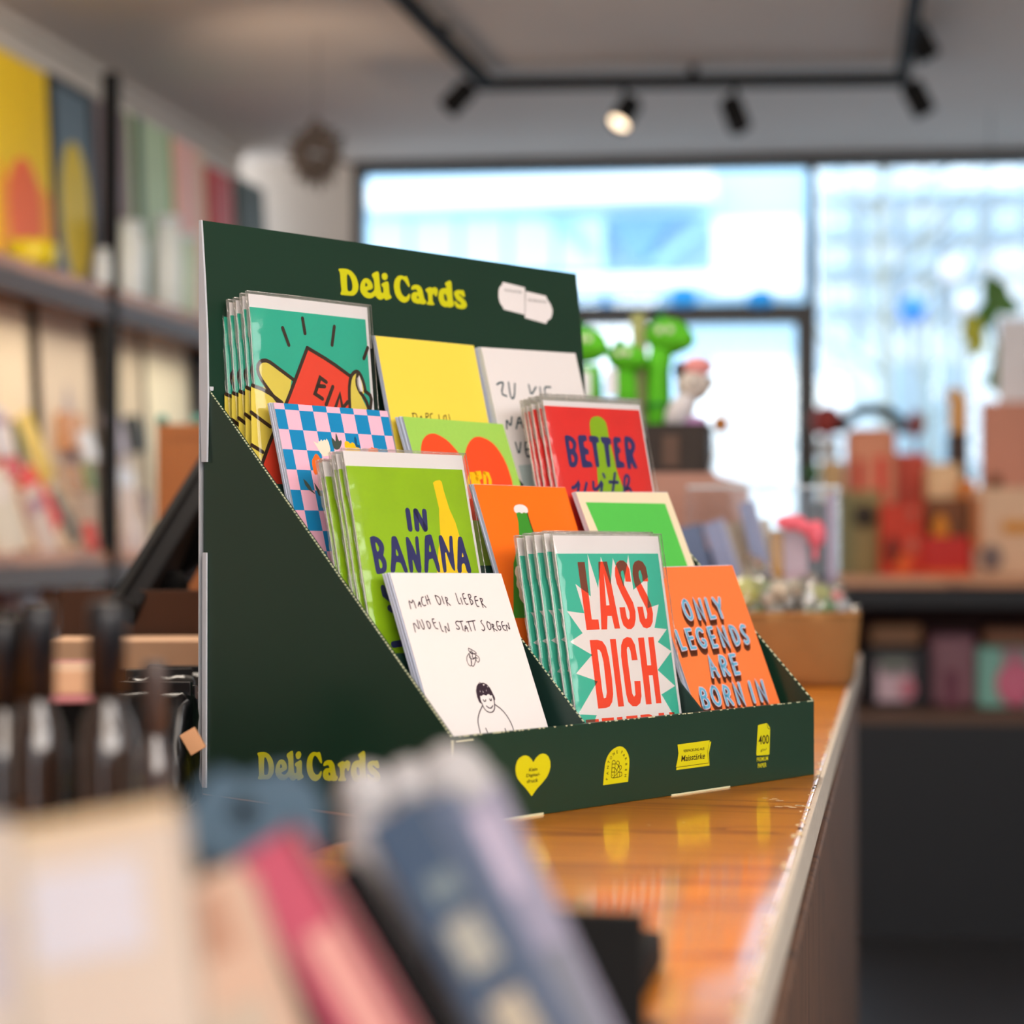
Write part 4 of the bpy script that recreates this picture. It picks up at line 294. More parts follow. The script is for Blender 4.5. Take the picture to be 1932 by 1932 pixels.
  ('lettering_shadow',1,'ink_choco',[(3.4,[[(26.1,26.19),(26.59,26.44),(27.57,26.95),(28.34,28.39),(28.9,30.76),(29.23,33.25),(29.34,35.84),(28.95,37.83),(28.08,39.21),(27.01,39.93),(25.74,40),(24.54,39.24),(23.4,37.68),(22.69,35.6),(22.42,33),(22.57,30.78),(23.15,28.92),(24.1,27.54),(25.44,26.64),(26.1,26.19)]]),(3.4,[[(25.7,27.29),(26.19,27.54),(27.17,28.05),(27.94,29.49),(28.5,31.86),(28.83,34.35),(28.94,36.94),(28.55,38.93),(27.68,40.31),(26.61,41.03),(25.34,41.1),(24.14,40.34),(23,38.78),(22.29,36.7),(22.02,34.1),(22.17,31.88),(22.75,30.02),(23.7,28.64),(25.04,27.74),(25.7,27.29)]]),(3.4,[[(25.3,28.39),(25.79,28.64),(26.77,29.15),(27.54,30.59),(28.1,32.96),(28.43,35.45),(28.54,38.04),(28.15,40.03),(27.28,41.41),(26.21,42.13),(24.94,42.2),(23.74,41.44),(22.6,39.88),(21.89,37.8),(21.62,35.2),(21.77,32.98),(22.35,31.12),(23.3,29.74),(24.64,28.84),(25.3,28.39)]]),(3.4,[[(24.9,29.49),(25.39,29.74),(26.37,30.25),(27.14,31.69),(27.7,34.06),(28.03,36.55),(28.14,39.14),(27.75,41.13),(26.88,42.51),(25.81,43.23),(24.54,43.3),(23.34,42.54),(22.2,40.98),(21.49,38.9),(21.22,36.3),(21.37,34.08),(21.95,32.22),(22.9,30.84),(24.24,29.94),(24.9,29.49)]]),(3.4,[[(36.43,40.01),(36.65,26.3),(42.04,40.47),(43.08,26.27)]]),(3.4,[[(36.03,41.11),(36.25,27.4),(41.64,41.57),(42.68,27.37)]]),(3.4,[[(35.63,42.21),(35.85,28.5),(41.24,42.67),(42.28,28.47)]]),(3.4,[[(35.23,43.31),(35.45,29.6),(40.84,43.77),(41.88,29.57)]]),(3.4,[[(50.03,26.02),(49.3,40.05),(54.14,39.76)]]),(3.4,[[(49.63,27.12),(48.9,41.15),(53.74,40.86)]]),(3.4,[[(49.23,28.22),(48.5,42.25),(53.34,41.96)]]),(3.4,[[(48.83,29.32),(48.1,43.35),(52.94,43.06)]]),(3.4,[[(58.33,26.05),(61.75,31.68),(61.98,40.07)]]),(3.4,[[(57.93,27.15),(61.35,32.78),(61.58,41.17)]]),(3.4,[[(57.53,28.25),(60.95,33.88),(61.18,42.27)]]),(3.4,[[(57.13,29.35),(60.55,34.98),(60.78,43.37)]]),(3.4,[[(65.85,26.05),(62.8,32.2)]]),(3.4,[[(65.45,27.15),(62.4,33.3)]]),(3.4,[[(65.05,28.25),(62,34.4)]]),(3.4,[[(64.65,29.35),(61.6,35.5)]]),(3.4,[[(5.66,48.29),(6.32,61.48),(10.32,61.08)]]),(3.4,[[(5.26,49.39),(5.92,62.58),(9.92,62.18)]]),(3.4,[[(4.86,50.49),(5.52,63.68),(9.52,63.28)]]),(3.4,[[(4.46,51.59),(5.12,64.78),(9.12,64.38)]]),(3.4,[[(21.59,47.7),(16.58,47.94),(16.53,61.17),(21.13,61.08)]]),(3.4,[[(21.19,48.8),(16.18,49.04),(16.13,62.27),(20.73,62.18)]]),(3.4,[[(20.79,49.9),(15.78,50.14),(15.73,63.37),(20.33,63.28)]]),(3.4,[[(20.39,51),(15.38,51.24),(15.33,64.47),(19.93,64.38)]]),(3.4,[[(16.6,54.12),(21.34,53.74)]]),(3.4,[[(16.2,55.22),(20.94,54.84)]]),(3.4,[[(15.8,56.32),(20.54,55.94)]]),(3.4,[[(15.4,57.42),(20.14,57.04)]]),(3.4,[[(34.05,49.56),(33.52,49.04),(32.44,48.01),(31.06,47.77),(29.36,48.33),(28.11,49.47),(27.31,51.18),(27.04,53.45),(27.3,56.26),(28.06,58.52),(29.31,60.21),(30.81,60.81),(32.55,60.32),(33.65,59.2),(34.11,57.47),(33.65,56.39),(32.27,55.98),(31.58,55.77)]]),(3.4,[[(33.65,50.66),(33.12,50.14),(32.04,49.11),(30.66,48.87),(28.96,49.43),(27.71,50.57),(26.91,52.28),(26.64,54.55),(26.9,57.36),(27.66,59.62),(28.91,61.31),(30.41,61.91),(32.15,61.42),(33.25,60.3),(33.71,58.57),(33.25,57.49),(31.87,57.08),(31.18,56.87)]]),(3.4,[[(33.25,51.76),(32.72,51.24),(31.64,50.21),(30.26,49.97),(28.56,50.53),(27.31,51.67),(26.51,53.38),(26.24,55.65),(26.5,58.46),(27.26,60.72),(28.51,62.41),(30.01,63.01),(31.75,62.52),(32.85,61.4),(33.31,59.67),(32.85,58.59),(31.47,58.18),(30.78,57.97)]]),(3.4,[[(32.85,52.86),(32.32,52.34),(31.24,51.31),(29.86,51.07),(28.16,51.63),(26.91,52.77),(26.11,54.48),(25.84,56.75),(26.1,59.56),(26.86,61.82),(28.11,63.51),(29.61,64.11),(31.35,63.62),(32.45,62.5),(32.91,60.77),(32.45,59.69),(31.07,59.28),(30.38,59.07)]]),(3.4,[[(45.87,47.39),(41.38,47.76),(41.22,61.26),(45.65,61.01)]]),(3.4,[[(45.47,48.49),(40.98,48.86),(40.82,62.36),(45.25,62.11)]]),(3.4,[[(45.07,49.59),(40.58,49.96),(40.42,63.46),(44.85,63.21)]]),(3.4,[[(44.67,50.69),(40.18,51.06),(40.02,64.56),(44.45,64.31)]]),(3.4,[[(41.14,54.49),(45.62,54.13)]]),(3.4,[[(40.74,55.59),(45.22,55.23)]]),(3.4,[[(40.34,56.69),(44.82,56.33)]]),(3.4,[[(39.94,57.79),(44.42,57.43)]]),(3.4,[[(53.04,61.38),(52.75,48.02),(59.11,61.59),(59.15,47.59)]]),(3.4,[[(52.64,62.48),(52.35,49.12),(58.71,62.69),(58.75,48.69)]]),(3.4,[[(52.24,63.58),(51.95,50.22),(58.31,63.79),(58.35,49.79)]]),(3.4,[[(51.84,64.68),(51.55,51.32),(57.91,64.89),(57.95,50.89)]]),(3.4,[[(66.55,47.43),(66.58,50.85),(66.65,57.69),(67.62,60.9),(69.51,60.46),(71.06,59.44),(72.28,57.84),(72.76,55.71),(72.5,53.07),(71.84,50.83),(70.79,48.99),(69.33,47.91),(67.48,47.59),(66.55,47.43)]]),(3.4,[[(66.15,48.53),(66.18,51.95),(66.25,58.79),(67.22,62),(69.11,61.56),(70.66,60.54),(71.88,58.94),(72.36,56.81),(72.1,54.17),(71.44,51.93),(70.39,50.09),(68.93,49.01),(67.08,48.69),(66.15,48.53)]]),(3.4,[[(65.75,49.63),(65.78,53.05),(65.85,59.89),(66.82,63.1),(68.71,62.66),(70.26,61.64),(71.48,60.04),(71.96,57.91),(71.7,55.27),(71.04,53.03),(69.99,51.19),(68.53,50.11),(66.68,49.79),(65.75,49.63)]]),(3.4,[[(65.35,50.73),(65.38,54.15),(65.45,60.99),(66.42,64.2),(68.31,63.76),(69.86,62.74),(71.08,61.14),(71.56,59.01),(71.3,56.37),(70.64,54.13),(69.59,52.29),(68.13,51.21),(66.28,50.89),(65.35,50.73)]]),(3.4,[[(83.64,48.02),(82.9,47.84),(81.41,47.49),(80.07,47.88),(78.91,49.04),(78.64,50.58),(79.27,52.53),(80.49,54.27),(82.28,55.8),(83.08,57.28),(82.87,58.7),(82.04,59.74),(80.57,60.39),(79.48,60.34),(78.77,59.59),(78.41,59.21)]]),(3.4,[[(83.24,49.12),(82.5,48.94),(81.01,48.59),(79.67,48.98),(78.51,50.14),(78.24,51.68),(78.87,53.63),(80.09,55.37),(81.88,56.9),(82.68,58.38),(82.47,59.8),(81.64,60.84),(80.17,61.49),(79.08,61.44),(78.37,60.69),(78.01,60.31)]]),(3.4,[[(82.84,50.22),(82.1,50.04),(80.61,49.69),(79.27,50.08),(78.11,51.24),(77.84,52.78),(78.47,54.73),(79.69,56.47),(81.48,58),(82.28,59.48),(82.07,60.9),(81.24,61.94),(79.77,62.59),(78.68,62.54),(77.97,61.79),(77.61,61.41)]]),(3.4,[[(82.44,51.32),(81.7,51.14),(80.21,50.79),(78.87,51.18),(77.71,52.34),(77.44,53.88),(78.07,55.83),(79.29,57.57),(81.08,59.1),(81.88,60.58),(81.67,62),(80.84,63.04),(79.37,63.69),(78.28,63.64),(77.57,62.89),(77.21,62.51)]]),(3.4,[[(29.12,82.6),(31.96,68.85),(36.03,82.56)]]),(3.4,[[(28.72,83.7),(31.56,69.95),(35.63,83.66)]]),(3.4,[[(28.32,84.8),(31.16,71.05),(35.23,84.76)]]),(3.4,[[(27.92,85.9),(30.76,72.15),(34.83,85.86)]]),(3.4,[[(30.76,77.38),(35.15,77.4)]]),(3.4,[[(30.36,78.48),(34.75,78.5)]]),(3.4,[[(29.96,79.58),(34.35,79.6)]]),(3.4,[[(29.56,80.68),(33.95,80.7)]]),(3.4,[[(42.49,82.26),(42.56,78.86),(42.69,72.05),(44,68.86),(46.48,69.27),(47.94,70.43),(48.4,72.33),(48.15,73.84),(47.2,74.95),(45.68,75.63),(43.59,75.86),(42.54,75.97)]]),(3.4,[[(42.09,83.36),(42.16,79.96),(42.29,73.15),(43.6,69.96),(46.08,70.37),(47.54,71.53),(48,73.43),(47.75,74.94),(46.8,76.05),(45.28,76.73),(43.19,76.96),(42.14,77.07)]]),(3.4,[[(41.69,84.46),(41.76,81.06),(41.89,74.25),(43.2,71.06),(45.68,71.47),(47.14,72.63),(47.6,74.53),(47.35,76.04),(46.4,77.15),(44.88,77.83),(42.79,78.06),(41.74,78.17)]]),(3.4,[[(41.29,85.56),(41.36,82.16),(41.49,75.35),(42.8,72.16),(45.28,72.57),(46.74,73.73),(47.2,75.63),(46.95,77.14),(46,78.25),(44.48,78.93),(42.39,79.16),(41.34,79.27)]]),(3.4,[[(44.4,75.85),(48.33,82.39)]]),(3.4,[[(44,76.95),(47.93,83.49)]]),(3.4,[[(43.6,78.05),(47.53,84.59)]]),(3.4,[[(43.2,79.15),(47.13,85.69)]]),(3.4,[[(60.92,68.54),(55.72,68.74),(55.52,82.22),(60,82.02)]]),(3.4,[[(60.52,69.64),(55.32,69.84),(55.12,83.32),(59.6,83.12)]]),(3.4,[[(60.12,70.74),(54.92,70.94),(54.72,84.42),(59.2,84.22)]]),(3.4,[[(59.72,71.84),(54.52,72.04),(54.32,85.52),(58.8,85.32)]]),(3.4,[[(55.6,75.18),(60.09,74.96)]]),(3.4,[[(55.2,76.28),(59.69,76.06)]]),(3.4,[[(54.8,77.38),(59.29,77.16)]]),(3.4,[[(54.4,78.48),(58.89,78.26)]]),(3.4,[[(8.72,103.88),(9.06,100.49),(9.74,93.72),(11.2,90.52),(13.45,90.9),(14.79,92.02),(15.24,93.87),(14.9,95.22),(13.77,96.05),(12.38,96.55),(10.74,96.71),(9.91,96.79)]]),(3.4,[[(8.32,104.98),(8.66,101.59),(9.34,94.82),(10.8,91.62),(13.05,92),(14.39,93.12),(14.84,94.97),(14.5,96.32),(13.37,97.15),(11.98,97.65),(10.34,97.81),(9.51,97.89)]]),(3.4,[[(7.92,106.08),(8.26,102.69),(8.94,95.92),(10.4,92.72),(12.65,93.1),(13.99,94.22),(14.44,96.07),(14.1,97.42),(12.97,98.25),(11.58,98.75),(9.94,98.91),(9.11,98.99)]]),(3.4,[[(7.52,107.18),(7.86,103.79),(8.54,97.02),(10,93.82),(12.25,94.2),(13.59,95.32),(14.04,97.17),(13.7,98.52),(12.57,99.35),(11.18,99.85),(9.54,100.01),(8.71,100.09)]]),(3.4,[[(12.98,96.91),(13.65,97.64),(15,99.11),(15.44,100.62),(14.99,102.18),(14.12,103.2),(12.83,103.66),(11.32,103.89),(9.58,103.89),(8.72,103.88)]]),(3.4,[[(12.58,98.01),(13.25,98.74),(14.6,100.21),(15.04,101.72),(14.59,103.28),(13.72,104.3),(12.43,104.76),(10.92,104.99),(9.18,104.99),(8.32,104.98)]]),(3.4,[[(12.18,99.11),(12.85,99.84),(14.2,101.31),(14.64,102.82),(14.19,104.38),(13.32,105.4),(12.03,105.86),(10.52,106.09),(8.78,106.09),(7.92,106.08)]]),(3.4,[[(11.78,100.21),(12.45,100.94),(13.8,102.41),(14.24,103.92),(13.79,105.48),(12.92,106.5),(11.63,106.96),(10.12,107.19),(8.38,107.19),(7.52,107.18)]]),(3.4,[[(24.98,89.94),(25.72,90.22),(27.19,90.78),(28.21,92.23),(28.77,94.56),(28.87,97.1),(28.51,99.82),(27.52,101.73),(25.9,102.8),(24.42,102.93),(23.09,102.1),(22.09,100.64),(21.42,98.53),(21.24,96.34),(21.52,94.08),(22.5,92.19),(24.15,90.69),(24.98,89.94)]]),(3.4,[[(24.58,91.04),(25.32,91.32),(26.79,91.88),(27.81,93.33),(28.37,95.66),(28.47,98.2),(28.11,100.92),(27.12,102.83),(25.5,103.9),(24.02,104.03),(22.69,103.2),(21.69,101.74),(21.02,99.63),(20.84,97.44),(21.12,95.18),(22.1,93.29),(23.75,91.79),(24.58,91.04)]]),(3.4,[[(24.18,92.14),(24.92,92.42),(26.39,92.98),(27.41,94.43),(27.97,96.76),(28.07,99.3),(27.71,102.02),(26.72,103.93),(25.1,105),(23.62,105.13),(22.29,104.3),(21.29,102.84),(20.62,100.73),(20.44,98.54),(20.72,96.28),(21.7,94.39),(23.35,92.89),(24.18,92.14)]]),(3.4,[[(23.78,93.24),(24.52,93.52),(25.99,94.08),(27.01,95.53),(27.57,97.86),(27.67,100.4),(27.31,103.12),(26.32,105.03),(24.7,106.1),(23.22,106.23),(21.89,105.4),(20.89,103.94),(20.22,101.83),(20.04,99.64),(20.32,97.38),(21.3,95.49),(22.95,93.99),(23.78,93.24)]]),(3.4,[[(34.94,103.5),(35.18,100.15),(35.65,93.45),(37.06,90.43),(39.39,91.1),(40.78,92.37),(41.23,94.25),(40.81,95.72),(39.54,96.8),(38.16,97.3),(36.69,97.25),(35.95,97.22)]]),(3.4,[[(34.54,104.6),(34.78,101.25),(35.25,94.55),(36.66,91.53),(38.99,92.2),(40.38,93.47),(40.83,95.35),(40.41,96.82),(39.14,97.9),(37.76,98.4),(36.29,98.35),(35.55,98.32)]]),(3.4,[[(34.14,105.7),(34.38,102.35),(34.85,95.65),(36.26,92.63),(38.59,93.3),(39.98,94.57),(40.43,96.45),(40.01,97.92),(38.74,99),(37.36,99.5),(35.89,99.45),(35.15,99.42)]]),(3.4,[[(33.74,106.8),(33.98,103.45),(34.45,96.75),(35.86,93.73),(38.19,94.4),(39.58,95.67),(40.03,97.55),(39.61,99.02),(38.34,100.1),(36.96,100.6),(35.49,100.55),(34.75,100.52)]]),(3.4,[[(37.51,97.24),(41.2,103.59)]]),(3.4,[[(37.11,98.34),(40.8,104.69)]]),(3.4,[[(36.71,99.44),(40.4,105.79)]]),(3.4,[[(36.31,100.54),(40,106.89)]]),(3.4,[[(48.21,103.54),(48.7,89.64),(54.46,104.08),(54.9,89.57)]]),(3.4,[[(47.81,104.64),(48.3,90.74),(54.06,105.18),(54.5,90.67)]]),(3.4,[[(47.41,105.74),(47.9,91.84),(53.66,106.28),(54.1,91.77)]]),(3.4,[[(47.01,106.84),(47.5,92.94),(53.26,107.38),(53.7,92.87)]]),(3.4,[[(67.06,89.42),(66.04,103.65)]]),(3.4,[[(66.66,90.52),(65.64,104.75)]]),(3.4,[[(66.26,91.62),(65.24,105.85)]]),(3.4,[[(65.86,92.72),(64.84,106.95)]]),(3.4,[[(74.73,103.33),(75.18,89.46),(80.91,103.62),(81.91,89.42)]]),(3.4,[[(74.33,104.43),(74.78,90.56),(80.51,104.72),(81.51,90.52)]]),(3.4,[[(73.93,105.53),(74.38,91.66),(80.11,105.82),(81.11,91.62)]]),(3.4,[[(73.53,106.63),(73.98,92.76),(79.71,106.92),(80.71,92.72)]]),]),
  ('lettering_rim',3,'print_pinkwhite',[(3.2,[[(26.5,25.09),(26.99,25.34),(27.97,25.85),(28.74,27.29),(29.3,29.66),(29.63,32.15),(29.74,34.74),(29.35,36.73),(28.48,38.11),(27.41,38.83),(26.14,38.9),(24.94,38.14),(23.8,36.58),(23.09,34.5),(22.82,31.9),(22.97,29.68),(23.55,27.82),(24.5,26.44),(25.84,25.54),(26.5,25.09)]]),(3.2,[[(36.83,38.91),(37.05,25.2),(42.44,39.37),(43.48,25.17)]]),(3.2,[[(50.43,24.92),(49.7,38.95),(54.54,38.66)]]),(3.2,[[(58.73,24.95),(62.15,30.58),(62.38,38.97)]]),(3.2,[[(66.25,24.95),(63.2,31.1)]]),(3.2,[[(6.06,47.19),(6.72,60.38),(10.72,59.98)]]),(3.2,[[(21.99,46.6),(16.98,46.84),(16.93,60.07),(21.53,59.98)]]),(3.2,[[(17,53.02),(21.74,52.64)]]),(3.2,[[(34.45,48.46),(33.92,47.94),(32.84,46.91),(31.46,46.67),(29.76,47.23),(28.51,48.37),(27.71,50.08),(27.44,52.35),(27.7,55.16),(28.46,57.42),(29.71,59.11),(31.21,59.71),(32.95,59.22),(34.05,58.1),(34.51,56.37),(34.05,55.29),(32.67,54.88),(31.98,54.67)]]),(3.2,[[(46.27,46.29),(41.78,46.66),(41.62,60.16),(46.05,59.91)]]),(3.2,[[(41.54,53.39),(46.02,53.03)]]),(3.2,[[(53.44,60.28),(53.15,46.92),(59.51,60.49),(59.55,46.49)]]),(3.2,[[(66.95,46.33),(66.98,49.75),(67.05,56.59),(68.02,59.8),(69.91,59.36),(71.46,58.34),(72.68,56.74),(73.16,54.61),(72.9,51.97),(72.24,49.73),(71.19,47.89),(69.73,46.81),(67.88,46.49),(66.95,46.33)]]),(3.2,[[(84.04,46.92),(83.3,46.74),(81.81,46.39),(80.47,46.78),(79.31,47.94),(79.04,49.48),(79.67,51.43),(80.89,53.17),(82.68,54.7),(83.48,56.18),(83.27,57.6),(82.44,58.64),(80.97,59.29),(79.88,59.24),(79.17,58.49),(78.81,58.11)]]),(3.2,[[(29.52,81.5),(32.36,67.75),(36.43,81.46)]]),(3.2,[[(31.16,76.28),(35.55,76.3)]]),(3.2,[[(42.89,81.16),(42.96,77.76),(43.09,70.95),(44.4,67.76),(46.88,68.17),(48.34,69.33),(48.8,71.23),(48.55,72.74),(47.6,73.85),(46.08,74.53),(43.99,74.76),(42.94,74.87)]]),(3.2,[[(44.8,74.75),(48.73,81.29)]]),(3.2,[[(61.32,67.44),(56.12,67.64),(55.92,81.12),(60.4,80.92)]]),(3.2,[[(56,74.08),(60.49,73.86)]]),(3.2,[[(9.12,102.78),(9.46,99.39),(10.14,92.62),(11.6,89.42),(13.85,89.8),(15.19,90.92),(15.64,92.77),(15.3,94.12),(14.17,94.95),(12.78,95.45),(11.14,95.61),(10.31,95.69)]]),(3.2,[[(13.38,95.81),(14.05,96.54),(15.4,98.01),(15.84,99.52),(15.39,101.08),(14.52,102.1),(13.23,102.56),(11.72,102.79),(9.98,102.79),(9.12,102.78)]]),(3.2,[[(25.38,88.84),(26.12,89.12),(27.59,89.68),(28.61,91.13),(29.17,93.46),(29.27,96),(28.91,98.72),(27.92,100.63),(26.3,101.7),(24.82,101.83),(23.49,101),(22.49,99.54),(21.82,97.43),(21.64,95.24),(21.92,92.98),(22.9,91.09),(24.55,89.59),(25.38,88.84)]]),(3.2,[[(35.34,102.4),(35.58,99.05),(36.05,92.35),(37.46,89.33),(39.79,90),(41.18,91.27),(41.63,93.15),(41.21,94.62),(39.94,95.7),(38.56,96.2),(37.09,96.15),(36.35,96.12)]]),(3.2,[[(37.91,96.14),(41.6,102.49)]]),(3.2,[[(48.61,102.44),(49.1,88.54),(54.86,102.98),(55.3,88.47)]]),(3.2,[[(67.46,88.32),(66.44,102.55)]]),(3.2,[[(75.13,102.23),(75.58,88.36),(81.31,102.52),(82.31,88.32)]]),]),
  ('lettering',4,'print_blue',[(2.2,[[(26.5,25.09),(26.99,25.34),(27.97,25.85),(28.74,27.29),(29.3,29.66),(29.63,32.15),(29.74,34.74),(29.35,36.73),(28.48,38.11),(27.41,38.83),(26.14,38.9),(24.94,38.14),(23.8,36.58),(23.09,34.5),(22.82,31.9),(22.97,29.68),(23.55,27.82),(24.5,26.44),(25.84,25.54),(26.5,25.09)]]),(2.2,[[(36.83,38.91),(37.05,25.2),(42.44,39.37),(43.48,25.17)]]),(2.2,[[(50.43,24.92),(49.7,38.95),(54.54,38.66)]]),(2.2,[[(58.73,24.95),(62.15,30.58),(62.38,38.97)]]),(2.2,[[(66.25,24.95),(63.2,31.1)]]),(2.2,[[(6.06,47.19),(6.72,60.38),(10.72,59.98)]]),(2.2,[[(21.99,46.6),(16.98,46.84),(16.93,60.07),(21.53,59.98)]]),(2.2,[[(17,53.02),(21.74,52.64)]]),(2.2,[[(34.45,48.46),(33.92,47.94),(32.84,46.91),(31.46,46.67),(29.76,47.23),(28.51,48.37),(27.71,50.08),(27.44,52.35),(27.7,55.16),(28.46,57.42),(29.71,59.11),(31.21,59.71),(32.95,59.22),(34.05,58.1),(34.51,56.37),(34.05,55.29),(32.67,54.88),(31.98,54.67)]]),(2.2,[[(46.27,46.29),(41.78,46.66),(41.62,60.16),(46.05,59.91)]]),(2.2,[[(41.54,53.39),(46.02,53.03)]]),(2.2,[[(53.44,60.28),(53.15,46.92),(59.51,60.49),(59.55,46.49)]]),(2.2,[[(66.95,46.33),(66.98,49.75),(67.05,56.59),(68.02,59.8),(69.91,59.36),(71.46,58.34),(72.68,56.74),(73.16,54.61),(72.9,51.97),(72.24,49.73),(71.19,47.89),(69.73,46.81),(67.88,46.49),(66.95,46.33)]]),(2.2,[[(84.04,46.92),(83.3,46.74),(81.81,46.39),(80.47,46.78),(79.31,47.94),(79.04,49.48),(79.67,51.43),(80.89,53.17),(82.68,54.7),(83.48,56.18),(83.27,57.6),(82.44,58.64),(80.97,59.29),(79.88,59.24),(79.17,58.49),(78.81,58.11)]]),(2.2,[[(29.52,81.5),(32.36,67.75),(36.43,81.46)]]),(2.2,[[(31.16,76.28),(35.55,76.3)]]),(2.2,[[(42.89,81.16),(42.96,77.76),(43.09,70.95),(44.4,67.76),(46.88,68.17),(48.34,69.33),(48.8,71.23),(48.55,72.74),(47.6,73.85),(46.08,74.53),(43.99,74.76),(42.94,74.87)]]),(2.2,[[(44.8,74.75),(48.73,81.29)]]),(2.2,[[(61.32,67.44),(56.12,67.64),(55.92,81.12),(60.4,80.92)]]),(2.2,[[(56,74.08),(60.49,73.86)]]),(2.2,[[(9.12,102.78),(9.46,99.39),(10.14,92.62),(11.6,89.42),(13.85,89.8),(15.19,90.92),(15.64,92.77),(15.3,94.12),(14.17,94.95),(12.78,95.45),(11.14,95.61),(10.31,95.69)]]),(2.2,[[(13.38,95.81),(14.05,96.54),(15.4,98.01),(15.84,99.52),(15.39,101.08),(14.52,102.1),(13.23,102.56),(11.72,102.79),(9.98,102.79),(9.12,102.78)]]),(2.2,[[(25.38,88.84),(26.12,89.12),(27.59,89.68),(28.61,91.13),(29.17,93.46),(29.27,96),(28.91,98.72),(27.92,100.63),(26.3,101.7),(24.82,101.83),(23.49,101),(22.49,99.54),(21.82,97.43),(21.64,95.24),(21.92,92.98),(22.9,91.09),(24.55,89.59),(25.38,88.84)]]),(2.2,[[(35.34,102.4),(35.58,99.05),(36.05,92.35),(37.46,89.33),(39.79,90),(41.18,91.27),(41.63,93.15),(41.21,94.62),(39.94,95.7),(38.56,96.2),(37.09,96.15),(36.35,96.12)]]),(2.2,[[(37.91,96.14),(41.6,102.49)]]),(2.2,[[(48.61,102.44),(49.1,88.54),(54.86,102.98),(55.3,88.47)]]),(2.2,[[(67.46,88.32),(66.44,102.55)]]),(2.2,[[(75.13,102.23),(75.58,88.36),(81.31,102.52),(82.31,88.32)]]),]),
 ],
 'MACH': [
